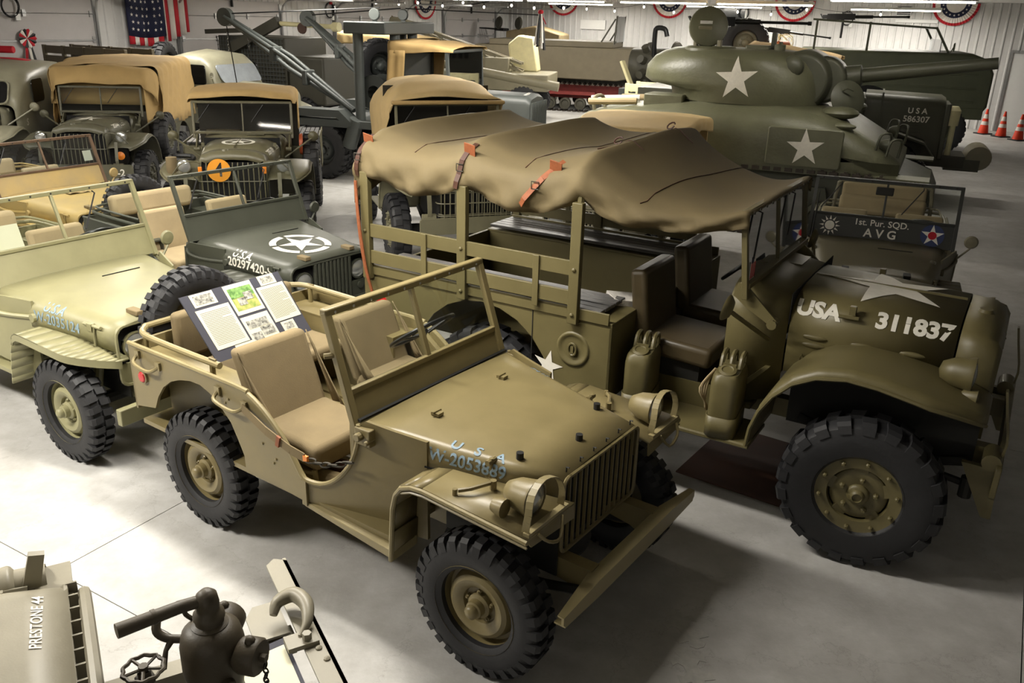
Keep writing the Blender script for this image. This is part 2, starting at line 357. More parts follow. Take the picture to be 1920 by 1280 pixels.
for a, lb in ((2.37, 'bunting on the far wall beside the overhead doors, smallest looking'), (6.49, 'bunting on the far wall half hidden by the machine gun'), (10.72, 'bunting on the white wall above the mounted truck tyre'), (15.4, 'bunting at the far right above the long green truck')):
    bunting(hall(a, 0.03, CEIL-0.03), YAW1, 0.64, 'red white and blue pleated ' + lb)
bunting(hall(0.03, 5.5, 3.26), R(60), 0.6, 'red white and blue pleated bunting between two grey overhead doors')
# flag hung vertically over the door post
fg = thing('flag', 'large hanging flag with white stars on blue and red and white stripes', 'flag', hall(0.16, 16.9, 0), R(60))
def fz(x, z): return -0.03 - 0.03*math.sin(x*9.0) - 0.02*math.sin(x*21+z*2)
def cloth(x0, x1, z0, z1, m, nm, dz=None):
    nn = max(2, int((x1-x0)/0.04))
    MB().grid(lambda u, v: (x0+(x1-x0)*u, fz(x0+(x1-x0)*u, 0), (z0+(dz(x0+(x1-x0)*u) if dz else 0))*(1-v)+z1*v), nn, 3).build(nm, m, fg, solid=0.004)
cz = lambda x: -0.05*math.sin(x*3.1)
W_ = 1.68; sw = W_/13
cloth(0, sw*7.6, 2.24, 3.4, M_blu, 'canton', cz)
for k in range(13):
    x0, x1 = sw*k, sw*(k+1); m = M_red if k % 2 == 0 else M_wht
    if x1 <= sw*7.7: MB().grid(lambda u, v: (x0+(x1-x0)*u, fz(x0+(x1-x0)*u, 0), (2.06+cz(x0))*(1-v)+(2.24+cz(x0+(x1-x0)*u))*v), 3, 2).build('stripe', m, fg, solid=0.004)
    else: cloth(max(x0, sw*7.6), x1, 2.06+0.05*(k-7), 3.4, m, 'stripe')
for i in range(6):
    for j in range(7):
        x = 0.10 + 0.152*i + (0.02 if j % 2 else 0); z = 2.40 + 0.15*j + cz(x)
        decal('star', poly_mesh([star2d(0.042)]), M_wht, fg, (x, fz(x, 0), z), (1,0,0), (0,0,1), lift=0.006)
# cord coils hung on the walls
def coil(loc, yaw, label, red=True):
    t = thing('cord_coil', label, 'cord', loc, yaw, 'black cord coils hanging on the walls')
    b = MB()
    for k in range(5):
        r = 0.17 + 0.012*math.sin(k*2.1); c = (0.01*math.sin(k*3), -0.05-0.012*k, -0.22+0.012*math.cos(k*1.7))
        b.tube([(c[0]+r*math.cos(2*math.pi*i/20), c[1], c[2]+r*1.15*math.sin(2*math.pi*i/20)) for i in range(20)], 0.007, 5, closed=True)
    b.build('loops', M_black, t); MB().cyl((0, 0, -0.03), (0, -0.12, -0.02), 0.012, n=6).build('hook', M_steel, t)
    if red: MB().cbox((0.03, -0.1, -0.03), (0.09, 0.05, 0.07)).build('red_plug', M_red, t, bevel=0.01)
    MB().cbox((0.12, -0.07, -0.42), (0.10, 0.04, 0.12)).build('outlet_box', M_fix, t, bevel=0.006)
coil(hall(9.1, 0.02, 3.36), YAW1, 'black cord coil with red plug on the white wall by the machine gun')
coil(hall(12.4, 0.02, 3.27), YAW1, 'plain black cord coil on the white wall right of the truck tyre', False)
coil(hall(0.05, 19.45, 3.02), R(60), 'black cord coil with a white box on the nearest grey overhead door', False)
coil(hall(0.05, 10.2, 3.1), R(60), 'black cord coil with red plug beside the second overhead door')
# string of festoon bulbs
M_bulb = mat('bulb_glass', (255, 244, 225), 0.2, var=0, emit=3.0); M_bulb.cycles.emission_sampling = 'NONE'
def string(p, q, n, sag, label):
    p, q = Vector(p), Vector(q); t = thing('string_light', label, 'string light', p); d = q-p; pts = []
    for i in range(41):
        u = i/40; s = (u*4) % 1; pts.append(d*u - Vector((0, 0, sag*4*s*(1-s))))
    MB().tube(pts, 0.006, 4).build('wire', M_black, t)
    for k in range(n):
        u = (k+0.5)/n; c = pts[round(u*40)]
        MB().cyl(c, c-Vector((0, 0, 0.06)), 0.014, n=8).build('socket', M_black, t)
        MB().sphere(c-Vector((0, 0, 0.095)), (0.03, 0.03, 0.04), 10, 6).build('bulb', M_bulb, t)
string(hall(0.5, 9.0, 3.28), hall(7.6, 9.5, 3.24), 9, 0.10, 'string of small bulbs hanging before the grey overhead doors')
string(hall(5.0, 4.5, 3.30), hall(14.5, 4.6, 3.32), 10, 0.14, 'string of small bulbs hanging before the white wall')
# air vent, window and boards high on the far wall
wn = bpy.data.objects.new('window_1', None); COL.objects.link(wn); struct(wn); frame(wn, 8.2, 0)
MB().box(0, 1.0, -0.06, 0, 2.72, 2.78).box(0, 1.0, -0.06, 0, 3.40, 3.46).box(0, 0.06, -0.06, 0, 2.72, 3.46).box(0.94, 1.0, -0.06, 0, 2.72, 3.46).build('window_frame', M_fix, wn, smooth=0)
MB().box(0.05, 0.95, -0.03, -0.02, 2.77, 3.41).build('pane', mat('dark_glass', (30, 34, 36), 0.08, var=0), wn, smooth=0)
vt = thing('wall_vent', 'louvred grey vent high on the white wall', 'vent'); frame(vt, 14.0, 0, 3.3)
MB().box(-0.22, 0.22, -0.07, -0.02, -0.12, 0.14).build('vent_frame', M_steel, vt, bevel=0.004)
for k in range(5): MB().cbox((0, -0.08, -0.09+0.05*k), (0.38, 0.03, 0.02), Euler((0.5, 0, 0))).build('louvre', M_black, vt, smooth=0)
tag(frame(MB().box(-0.5, 0.5, -0.07, -0.03, -0.16, 0.16).build('sign_board', M_fix, bevel=0.006), 3.6, 0, 2.63), 'blank white board on the wall behind the tracked carrier', 'board')
tag(frame(MB().box(-0.6, 0.6, -0.10, -0.03, -0.05, 0.05).build('wall_lamp', M_fix, bevel=0.01), 14.4, 0, 3.02), 'white strip fitting on the wall above the long green truck', 'wall light')
# rosette bow on the overhead door
rb = thing('rosette', 'red white and black ribbon rosette pinned to the grey door', 'rosette', hall(0.08, 19.2, 2.2), R(60))
for k in range(14):
    a = 2*math.pi*k/14; c, s = math.cos(a), math.sin(a); n_ = Vector((-s, 0, c))*0.045; d = Vector((c, 0, s))
    p = [Vector((0,-0.02,0)), d*0.16-n_+Vector((0,-0.03,0)), d*0.19+Vector((0,-0.05,0)), d*0.16+n_+Vector((0,-0.03,0))]
    b = MB(); b.add(p, [(0,1,2,3)]); b.build('petal', [M_red, M_black, M_wht][k % 3], rb, smooth=0, solid=0.004)
for x, m in ((-0.05, M_red), (0.02, M_wht), (0.06, M_black)): MB().bar((x*0.3, -0.02, 0), (x*1.6, -0.03, -0.42), 0.055, 0.004, (0,-1,0)).build('ribbon_tail', m, rb, smooth=0)
# ================================================================ PARTS SHARED BY THE VEHICLES
M_tire = mat('tyre_rubber', (33, 33, 35), 0.6, var=0.18, scale=9, bump=0.1, bscale=60)
M_dark = mat('dark_underbody_paint', (30, 29, 25), 0.7, var=0.2)  # even near-black shared by axles, springs, inner fenders and small fittings
M_glass = glassmat('clear_glass'); M_glass_blue = glassmat('bluish_glass', (0.72, 0.78, 0.82), 0.35)
M_canvas = mat('tan_canvas', (198, 172, 122), 0.85, var=0.07, scale=3, bump=0.15, bscale=300)
M_canvas2 = mat('deep_tan_canvas', (178, 149, 98), 0.85, var=0.08, scale=3, bump=0.15, bscale=300)
M_seatc = mat('khaki_seat_canvas', (122, 107, 78), 0.9, var=0.10, scale=5, bump=0.2, bscale=200)
M_seatt = mat('tan_seat_canvas', (168, 150, 116), 0.9, var=0.10, scale=5, bump=0.2, bscale=200)
M_leather = mat('black_steering_rubber', (18, 18, 18), 0.35, var=0.05)
M_lens = mat('headlamp_lens', (190, 192, 190), 0.12, var=0, metal=0.6); M_redlens = mat('red_reflector', (190, 40, 42), 0.25, var=0.05)
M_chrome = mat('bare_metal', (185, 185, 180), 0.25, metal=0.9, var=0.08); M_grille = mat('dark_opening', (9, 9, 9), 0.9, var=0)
M_orange = mat('orange_lens', (225, 130, 40), 0.3, var=0.05); M_leather_strap = mat('brown_leather', (138, 78, 46), 0.6, var=0.2, scale=30)
M_leather_dark = mat('dark_brown_leather', (70, 42, 30), 0.55, var=0.2, scale=30); M_chain = mat('dark_chain', (60, 56, 48), 0.5, metal=0.5)
_wheels = {}
def tire_meshes(Rt, w, rr, nl, style):
    """tyre carcass plus lugs; axis y, outside -y"""
    h = w/2; c = Rt-0.022
    prof = [(rr-0.012, -h*0.72), (rr+0.012, -h*0.93), (rr+(Rt-rr)*0.35, -h*1.02), (rr+(Rt-rr)*0.62, -h*1.0), (c-0.014, -h*0.88), (c, -h*0.7), (c+0.003, 0)]
    prof = prof + [(r, -y) for r, y in reversed(prof[:-1])]
    b = MB().lathe(prof, axis=(0, 1, 0), n=40, closed=True)
    lug = MB(); pit = 2*math.pi/nl
    for side in (-1, 1):
        for k in range(nl):
            a0 = pit*(k + (0.5 if side > 0 else 0)); wd = pit*0.56
            sec = [(c-0.004, 0.004), (Rt, 0.004), (Rt, h*0.70), (Rt-0.016, h*0.94), (Rt-0.062, h*1.035), (Rt-0.064, h*0.93), (c-0.02, h*0.80)]
            skew = 0.10*pit if style == 'ndt' else 0.9*pit
            A = []
            for e in (0, 1):
                for r, y in sec:
                    a = a0 + (wd*e) + skew*(1 - y/h)
                    A.append((r*math.cos(a), y*side, r*math.sin(a)))
            n = len(sec); lug.add(A, [tuple(range(n)), tuple(range(2*n-1, n-1, -1))] + [(i, (i+1) % n, n+(i+1) % n, n+i) for i in range(n)])
    return b, lug
def wheel(parent, loc, side=-1, kind='jeep', pm=None, steer=0.0, axis_x=False):
    """a wheel is a part: its disc mesh carries tyre, tread, hub and nuts as sub-parts"""
    key = (kind, pm.name)
    if key not in _wheels:
        if kind == 'jeep':
            Rt, w, rr, nl, st = 0.36, 0.165, 0.212, 30, 'ndt'
            disc = MB().lathe([(0.224, -0.080), (0.226, -0.074), (0.214, -0.060), (0.202, -0.055), (0.196, 0.01), (0.178, 0.012), (0.172, -0.012), (0.160, -0.040), (0.140, -0.052), (0.115, -0.048), (0.092, -0.030), (0.088, -0.010), (0.0, -0.008)], n=40)
            hub = MB().lathe([(0.062, -0.008), (0.060, -0.035), (0.045, -0.045), (0.042, -0.075), (0.034, -0.080), (0.033, -0.100), (0.020, -0.112), (0.0, -0.114)], n=18)
            nuts, nr, ny, ns = 5, 0.072, -0.012, 0.011
        elif kind == 'dodge':
            Rt, w, rr, nl, st = 0.445, 0.235, 0.232, 21, 'ndt'
            disc = MB().lathe([(0.240, -0.108), (0.243, -0.100), (0.225, -0.092), (0.165, -0.088), (0.160, -0.060), (0.205, -0.03), (0.205, 0.06), (0.10, 0.05)], n=40)
            disc.lathe([(0.156, -0.045), (0.150, -0.062), (0.12, -0.075), (0.085, -0.070), (0.0, -0.070)], n=28)
            for k in range(5):
                a = R(72*k+20); disc.bar((0.13*math.cos(a), -0.058, 0.13*math.sin(a)), (0.20*math.cos(a), -0.066, 0.20*math.sin(a)), 0.018, 0.075, (0, 0, 1) if abs(math.cos(a)) > 0.5 else (1, 0, 0))
            hub = MB().lathe([(0.062, -0.070), (0.060, -0.085), (0.050, -0.092), (0.040, -0.096), (0.036, -0.118), (0.026, -0.124), (0.024, -0.112), (0.0, -0.112)], n=18)
            nuts, nr, ny, ns = 10, 0.203, -0.090, 0.013
        else:  # big military truck wheel
            Rt, w, rr, nl, st = 0.52, 0.25, 0.27, 26, 'ndt'
            disc = MB().lathe([(0.282, -0.11), (0.285, -0.10), (0.262, -0.085), (0.25, 0.02), (0.20, 0.02), (0.17, -0.03), (0.13, -0.05), (0.0, -0.05)], n=36)
            hub = MB().lathe([(0.09, -0.05), (0.085, -0.12), (0.06, -0.15), (0.0, -0.155)], n=18); nuts, nr, ny, ns = 6, 0.125, -0.052, 0.016
        t, lug = tire_meshes(Rt, w, rr, nl, st)
        d = disc.build('wheel', pm, parent)
        t.build('tire', M_tire, d); lug.build('tread_lugs', M_tire, d, smooth=25)
        hub.build('hub', pm, d, smooth=50)
        nb = None
        for k in range(nuts):
            a = 2*math.pi*(k+0.3)/nuts
            if nb is None: nb = MB().lathe([(ns, 0), (ns, -0.016), (ns*0.6, -0.020), (ns*0.5, -0.026), (0, -0.026)], n=6).build('lug_nut', pm, d, smooth=20); q = nb
            else: q = nb.copy(); COL.objects.link(q); q.parent = d
            q.location = (nr*math.cos(a), ny, nr*math.sin(a))
        if kind == 'dodge':
            for k in range(5):
                a = 2*math.pi*(k+0.15)/5; q = nb.copy(); COL.objects.link(q); q.parent = d; q.location = (0.095*math.cos(a), -0.074, 0.095*math.sin(a)); q.scale = (1.2, 1.2, 1.2)
        _wheels[key] = d
    else: d = copy_tree(_wheels[key], parent)
    d.location = loc; d.rotation_euler = (0, 0, (0 if side < 0 else math.pi) + steer)
    if axis_x: d.rotation_euler = (0, 0, axis_x)
    return d
def seat(parent, x0, x1, y0, y1, z0, zt, bx, bz, m, lean=0.14, th=0.09, name='seat', wings=False, sm=None):
    c = MB().cbox(((x0+x1)/2, (y0+y1)/2, (z0+zt)/2), (x1-x0, y1-y0, zt-z0), Euler((0, 0.05, 0)))
    o = c.build(name, m, parent, bevel=0.035, segs=3)
    h = bz-zt; p = [(bx, zt-0.05), (bx-lean, bz), (bx-lean-th, bz-0.01), (bx-th, zt-0.05)]
    b = MB().prism(p, 'xz', y0, y1).build(name + '_back', m, parent, bevel=0.03, segs=3)
    if wings:
        for y, s in ((y0-0.004, -1), (y1+0.004, 1)):
            n = 6
            def P(u, v, y=y, s=s):
                q0 = Vector((bx-lean+0.0, y, bz-0.01)); q1 = Vector((bx+0.02, y, zt)); q2 = Vector((bx+0.13, y+s*0.0, zt-0.02))
                a = q0.lerp(q1, v); bq = q0.lerp(q2, v); r_ = a.lerp(bq, u); r_.y += s*0.012*math.sin(u*9+v*3)*v; return r_
            MB().grid(P, n, n).build('side_gusset', sm or m, parent, solid=0.006)
    return o
def steering(parent, c, r, tilt, colend, m=None):
    c = Vector(c); M = Euler((0, tilt, 0)).to_matrix()
    b = MB().tube([c + M @ Vector((r*math.cos(2*math.pi*k/28), r*math.sin(2*math.pi*k/28), 0)) for k in range(28)], 0.013, 7, closed=True)
    for k in range(3):
        a = 2*math.pi*k/3+0.5; b.tube([c + M @ Vector((r*math.cos(a), r*math.sin(a), 0)), c + M @ Vector((0, 0, -0.03))], 0.007, 6)
    b.cyl(c + M @ Vector((0, 0, -0.05)), c + M @ Vector((0, 0, 0.0)), 0.03, n=12)
    o = b.build('steering_wheel', M_leather, parent)
    MB().cyl(c, colend, 0.02, n=10).build('steering_column', m or M_leather, parent)
    return o
def headlight(parent, c, r, m, depth=0.13, ax=(1, 0, 0), name='headlight'):
    ax = Vector(ax).normalized()
    o = MB().lathe([(0.001, -depth), (r*0.5, -depth*0.92), (r*0.85, -depth*0.55), (r*0.98, -depth*0.1), (r*1.04, 0), (r*1.04, 0.012), (r*0.92, 0.014), (r*0.9, 0.0)], o=c, axis=ax, n=22).build(name, m, parent, smooth=50)
    MB().lathe([(r*0.93, 0.004), (r*0.7, 0.018), (r*0.3, 0.026), (0.0005, 0.028)], o=c, axis=ax, n=22).build('lens', M_lens, o, smooth=60)
    return o
def chain(parent, p, q, n, sag, r=0.016, m=None, name='chain'):
    p, q = Vector(p), Vector(q); b = MB(); d = (q-p)
    for k in range(n):
        u = (k+0.5)/n; c = p + d*u - Vector((0, 0, sag*4*u*(1-u))); t = d.normalized(); s = t.orthogonal().normalized(); w = t.cross(s)
        if k % 2: s = w
        L = d.length/n*0.72
        b.tube([c + t*(L*math.cos(2*math.pi*i/10)) + s*(r*0.7*math.sin(2*math.pi*i/10)) for i in range(10)], r*0.26, 4, closed=True)
    return b.build(name, m or M_chain, parent)
def rivets(parent, pts, r, m, n=(0, 0, 1), name='rivet_row'):
    b = MB()
    for p in pts: b.lathe([(r, 0), (r*0.9, r*0.4), (r*0.5, r*0.7), (0, r*0.8)], o=p, axis=n, n=8)
    return b.build(name, m, parent)
# ================================================================ FRONT JEEP (flat-fendered scout car, passenger side towards us)
M_od = paint('olive_drab', (121, 109, 74), 0.40); M_od_l = paint('olive_light', (138, 126, 90), 0.40)
M_blue = mat('faded_blue_stencil', (128, 150, 165), 0.6, var=0.15, scale=30)
JY = -0.61369333
J = thing('jeep', 'olive open scout jeep in front with display board and flat hood', 'jeep', (-1.40208, 4.8909, 0), JY)
m = M_od
# --- tub sides
def sy(x): return -0.70 if x < 0.93 else -0.70 + (x-0.93)/(1.62-0.93)*0.165
arch = [(0.455, 0.54), (0.45, 0.62), (0.41, 0.70), (0.36, 0.79), (0.29, 0.855), (0.20, 0.915), (0.11, 0.945), (0.02, 0.942), (-0.08, 0.92), (-0.17, 0.885), (-0.255, 0.825), (-0.32, 0.745), (-0.365, 0.66)]
open_c = [(0.93, 0.652), (0.97, 0.640), (1.03, 0.642), (1.09, 0.668), (1.15, 0.72), (1.20, 0.79), (1.235, 0.87), (1.255, 0.95), (1.262, 1.03)]
open_r = [(0.42, 1.03), (0.53, 1.012), (0.62, 0.970), (0.70, 0.915), (0.78, 0.845), (0.84, 0.775), (0.89, 0.70), (0.93, 0.652)]
rear_poly = [(-0.57, 0.62), (-0.56, 1.03)] + open_r + [(0.93, 0.513)] + arch
front_poly = [(0.93, 0.513)] + open_c + [(1.30, 1.055), (1.44, 1.035), (1.62, 1.015), (1.62, 0.48)]
for s in (-1, 1):
    a = MB().prism(rear_poly, 'xz', 0, 0.018); a.v = [(x, sy(x)+y, z) for x, y, z in a.v]
    b = MB().prism(front_poly, 'xz', 0, 0.018); b.v = [(x, sy(x)+y, z) for x, y, z in b.v]
    if s > 0:
        for q in (a, b): q.v = [(x, -y, z) for x, y, z in q.v]
    a.build('side_panel', m, J, smooth=30); b.build('cowl_side', m, J, smooth=30)
    edge = [(x, sy(x)*(-s), z) for x, z in [(-0.56, 1.03)] + open_r + open_c[1:]]
    MB().tube(smoothpath(edge, 2), 0.014, 8).build('rolled_edge', M_od_l, J)
    MB().bar((0.935, (sy(0.93)-0.006)*(-s), 0.50), (0.935, (sy(0.93)-0.006)*(-s), 0.645), 0.035, 0.012, (0, 1, 0)).build('door_post', m, J)
    # step sill flaring out to the fender
    q = MB().add([(0.93, s*0.70, 0.515), (1.57, s*0.56, 0.50), (1.565, s*0.72, 0.485), (0.93, s*0.705, 0.505), (0.93, s*0.70, 0.495), (1.57, s*0.56, 0.45), (1.565, s*0.72, 0.44), (0.93, s*0.705, 0.49)],
                 [(0,1,2,3),(7,6,5,4),(0,3,7,4),(1,0,4,5),(2,1,5,6),(3,2,6,7)]).build('side_step', M_od_l, J, smooth=0)
# --- tail panel, floor, wheel boxes, dash
MB().box(-0.575, -0.555, -0.70, 0.70, 0.60, 1.03).build('tail_panel', m, J, bevel=0.004)
MB().box(-0.55, 1.5, -0.68, 0.68, 0.50, 0.53).build('floor_pan', m, J, smooth=0)
for s in (-1, 1):
    ys = sorted((s*0.69, s*0.47)); MB().box(-0.55, 0.46, ys[0], ys[1], 0.945, 0.96).box(-0.55, 0.46, *sorted((s*0.47, s*0.485)), 0.53, 0.95).build('wheel_box', m, J, smooth=0)
MB().box(1.19, 1.23, -0.62, 0.62, 0.70, 1.02).build('dashboard', m, J, bevel=0.01)
MB().box(-0.40, 0.06, -0.45, 0.45, 0.78, 0.86).build('rear_seat', M_seatc, J, bevel=0.03, segs=3)
MB().box(-0.52, -0.44, -0.45, 0.45, 0.86, 1.16).build('rear_seat_back', M_seatc, J, bevel=0.03, segs=3)
# --- hood: lofted shell, narrowing to the grille
def hood_ring(x, hw, zt, zb, r=0.055):
    pts = [(x, -hw, zb)] + [(x, -hw+r-r*math.cos(R(t)), zt-r+r*math.sin(R(t))) for t in (0, 25, 50, 75, 90)]
    pts += [(x, -hw*0.5, zt+0.008), (x, 0, zt+0.012)]; return pts + [(a, -b, c) for a, b, c in reversed(pts[:-1])]
HB = MB().loft([hood_ring(1.27, 0.615, 1.035, 0.86), hood_ring(1.45, 0.565, 1.022, 0.83), hood_ring(1.75, 0.50, 1.000, 0.80), hood_ring(2.0, 0.435, 0.985, 0.79), hood_ring(2.262, 0.365, 0.968, 0.78)], ringclosed=False, caps=False)
hood_bvh = HB.bvh(); hood = HB.build('hood', m, J, smooth=40, solid=0.012)
MB().bar((1.62, -0.552, 0.895), (2.24, -0.376, 0.872), 0.004, 0.008).build('hood_seam', M_grille, J)
for x, y in ((1.46, -0.30), (1.44, 0.27)):
    MB().box(x, x+0.05, y-0.02, y+0.02, 1.03, 1.045).cyl((x+0.02, y-0.03, 1.046), (x+0.02, y+0.03, 1.046), 0.008, n=6).build('bonnet_rest', m, hood, smooth=0)
for x, y in ((2.02, -0.345), (2.14, -0.02), (2.03, 0.335), (1.32, 0.30)): MB().cyl((x, y, 0.985), (x, y, 1.018), 0.018, n=10).build('rubber_buffer', M_black, hood)
for k in range(6): MB().tube([(2.245, -0.3+0.12*k, 0.975), (2.245, -0.3+0.12*k, 1.0), (2.26, -0.3+0.12*k, 1.0)], 0.004, 5).build('grille_clip', M_dark, hood)
decal('marking', text_bm('U   S   A', 0.08, 0.02), M_blue, hood, (1.84, -0.425, 1.1), (0.975, 0.22, 0.0), (-0.22, 0.975, 0.0), hood_bvh, 0.003, 1)
decal('serial_number', text_bm('W-2053889', 0.085, 0.02, xs=0.95), M_blue, hood, (1.82, -0.50, 0.95), (0.975, 0.21, -0.05), (0.0, 0.22, 0.97), hood_bvh, 0.003, 1)
decal('marking', text_bm('U S A', 0.06, 0.02), M_blue, hood, (1.55, 0.51, 1.0), (-0.97, 0.2, 0.04), (-0.1, -0.6, 0.8), hood_bvh, 0.003, 1)
for s in (-1, 1):   # hood catches
    y = s*0.445
    MB().cyl((1.93, y, 0.90), (1.93, y, 1.0), 0.010, n=8).cyl((1.93, y-0.03, 0.985), (1.93, y+0.03, 0.985), 0.014, n=8).box(1.91, 1.95, y-0.02, y+0.02, 0.895, 0.905).build('hood_catch', m, J)
# --- grille and radiator
def gr(x, r=0.04): return rrect(-0.352, 0.352, 0.575, 0.965, r)
fr_out = [(2.268, y, z) for y, z in rrect(-0.352, 0.352, 0.575, 0.962, 0.04)]
MB().tube(fr_out, 0.010, 6, closed=True).build('grille_frame', m, J)
MB().box(2.20, 2.225, -0.34, 0.34, 0.57, 0.95).build('radiator', M_grille, J)
gb = None
for k in range(13):
    y = -0.30 + 0.05*k
    if gb is None: gb = MB().box(2.258, 2.272, -0.0035, 0.0035, 0.58, 0.955).build('grille_bar', m, J, smooth=0); q = gb
    else: q = gb.copy(); COL.objects.link(q); q.parent = J
    q.location.y = y
# --- fenders
prof = [(1.552, 0.445), (1.562, 0.60), (1.572, 0.74), (1.592, 0.82), (1.63, 0.870), (1.69, 0.895), (1.76, 0.902), (2.33, 0.868)]
for s in (-1, 1):
    top = prof; n = len(top)
    inner = [0.55, 0.55, 0.55, 0.55, 0.545, 0.53, 0.51, 0.36]
    q = MB()
    for k in range(n-1):
        (x0, z0), (x1, z1) = top[k], top[k+1]
        q.add([(x0, s*0.725, z0), (x1, s*0.725, z1), (x1, s*inner[k+1], z1), (x0, s*inner[k], z0)], [(0,1,2,3)])
    q.build('fender', m, J, smooth=50, solid=0.01, off=1.0)
    MB().tube([(x, s*0.725, z-0.008) for x, z in top], 0.013, 8).build('fender_bead', M_od_l, J)
    MB().tube([(x, s*0.727, z-0.032) for x, z in top[4:]], 0.006, 6).build('fender_bead', M_od_l, J)
    MB().add([(2.33, s*0.725, 0.868), (2.33, s*0.36, 0.868), (2.335, s*0.36, 0.80), (2.335, s*0.70, 0.83)], [(0,1,2,3)]).build('fender_lip', m, J, smooth=0, solid=0.008)
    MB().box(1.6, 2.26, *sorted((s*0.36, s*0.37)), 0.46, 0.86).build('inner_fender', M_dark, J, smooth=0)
    # headlight with brush guard
    hc = (2.245, s*0.565, 0.965)
    headlight(J, hc, 0.083, m, 0.14)
    MB().lathe([(0.001, -0.05), (0.03, -0.04), (0.042, 0.0), (0.043, 0.02), (0, 0.025)], o=(2.15, s*0.665, 0.935), axis=(1, 0, 0), n=14).build('blackout_lamp', m, J, smooth=50)
    for dx, yy in ((0.0, 0.0),):
        g = [(2.30, s*0.70, 0.885), (2.31, s*0.695, 0.97), (2.30, s*0.66, 1.045), (2.29, s*0.565, 1.075), (2.30, s*0.47, 1.045), (2.31, s*0.435, 0.97), (2.30, s*0.43, 0.89)]
        b = MB(); gs = smoothpath(g, 3)
        for i in range(len(gs)-1): b.bar(gs[i], gs[i+1], 0.034, 0.005, (gs[i]-Vector((2.30, s*0.565, 0.95))))
        b.build('lamp_guard', M_od_l, J, smooth=40)
    MB().bar((2.315, s*0.715, 0.885), (2.315, s*0.405, 0.885), 0.03, 0.02).build('guard_base', M_od_l, J, smooth=0)
    MB().tube(smoothpath([(2.34, s*0.66, 0.875), (2.37, s*0.62, 0.83), (2.37, s*0.53, 0.80), (2.34, s*0.47, 0.875)], 3), 0.008, 6).build('guard_hoop', m, J)
    MB().tube([(1.91, s*0.66, 0.925), (1.95, s*0.62, 0.93), (2.0, s*0.52, 0.935)], 0.010, 7).cyl((1.90, s*0.67, 0.90), (1.90, s*0.67, 0.935), 0.012, n=7).cyl((2.0, s*0.52, 0.90), (2.0, s*0.52, 0.945), 0.016, n=8).build('fender_handle', m, J)
# --- chassis
for s in (-1, 1):
    MB().box(-0.35, 2.43, *sorted((s*0.27, s*0.34)), 0.45, 0.545).build('frame_rail', m, J, smooth=0)
    MB().prism([(2.05, 0.46), (2.42, 0.46), (2.42, 0.36), (2.30, 0.42)], 'xz', *sorted((s*0.28, s*0.33))).build('spring_horn', m, J, smooth=0)
    MB().tube(smoothpath([(1.6, s*0.36, 0.44), (2.03, s*0.36, 0.36), (2.38, s*0.36, 0.43)], 5), 0.025, 5).build('leaf_spring', M_dark, J)
    MB().tube(smoothpath([(-0.45, s*0.36, 0.44), (0, s*0.36, 0.36), (0.45, s*0.36, 0.43)], 5), 0.025, 5).build('leaf_spring', M_dark, J)
MB().box(2.1, 2.16, -0.33, 0.33, 0.46, 0.52).build('cross_member', M_dark, J)
for x in (0, 2.03): MB().cyl((x, -0.6, 0.355), (x, 0.6, 0.355), 0.045, n=12).sphere((x, 0.1, 0.355), (0.13, 0.13, 0.14)).build('axle', M_dark, J)
# bumper: channel tapering to its ends
bp = [(-0.66, 0.478), (-0.645, 0.465), (-0.36, 0.452), (0.36, 0.452), (0.645, 0.465), (0.66, 0.478), (0.66, 0.515), (0.36, 0.535), (-0.36, 0.535), (-0.66, 0.515)]
bm_ = MB().prism(bp, 'yz', 2.475, 2.487); top = [(-0.66, 0.515), (-0.36, 0.535), (0.36, 0.535), (0.66, 0.515)]
for (y0, z0), (y1, z1) in zip(top, top[1:]): bm_.add([(2.487, y0, z0), (2.487, y1, z1), (2.42 if abs(y1) < 0.5 else 2.455, y1, z1+0.004), (2.42 if abs(y0) < 0.5 else 2.455, y0, z0+0.004)], [(0,1,2,3)])
bot = [(-0.645, 0.465), (-0.36, 0.452), (0.36, 0.452), (0.645, 0.465)]
for (y0, z0), (y1, z1) in zip(bot, bot[1:]): bm_.add([(2.487, y0, z0), (2.487, y1, z1), (2.43, y1, z1), (2.43, y0, z0)], [(0,1,2,3)])
bm_.build('bumper', M_od_l, J, smooth=0, solid=0.008)
# --- wheels
for x, s, st in ((0, -1, 0), (0, 1, 0), (2.03, -1, 0.014), (2.03, 1, 0.014)): wheel(J, (x, s*0.622, 0.36), s, 'jeep', m, st)
wheel(J, (-0.70, -0.16, 0.985), -1, 'jeep', m, axis_x=R(-90))
MB().cyl((-0.70, -0.16, 0.985), (-0.55, -0.16, 0.985), 0.05, n=10).build('spare_carrier', m, J)
# --- windshield: lower panel, frame, two panes
wb0, wt0 = Vector((1.215, 0, 1.02)), Vector((1.04, 0, 1.545)); up = (wt0-wb0).normalized()
def wp(t, y): p = wb0.lerp(wt0, t); return (p.x, y, p.z)
for s in (-1, 1): MB().bar(wp(-0.10, s*0.60), wp(1.0, s*0.592), 0.042, 0.036, (1, 0, 0)).build('windshield_post', m, J, bevel=0.004)
MB().bar(wp(1.0, -0.612), wp(1.0, 0.612), 0.04, 0.046, (1, 0, 0)).build('windshield_top_rail', m, J, bevel=0.008)
MB().bar(wp(0.27, -0.59), wp(0.27, 0.59), 0.03, 0.03, (1, 0, 0)).build('windshield_lower_rail', m, J, bevel=0.004)
MB().bar(wp(0.27, 0), wp(1.0, 0), 0.026, 0.03, (1, 0, 0)).build('centre_post', m, J, bevel=0.003)
q = MB().add([wp(0.0, -0.585), wp(0.0, 0.585), wp(0.27, 0.585), wp(0.27, -0.585)], [(0,1,2,3)]); q.build('windshield_panel', m, J, smooth=0, solid=0.012)
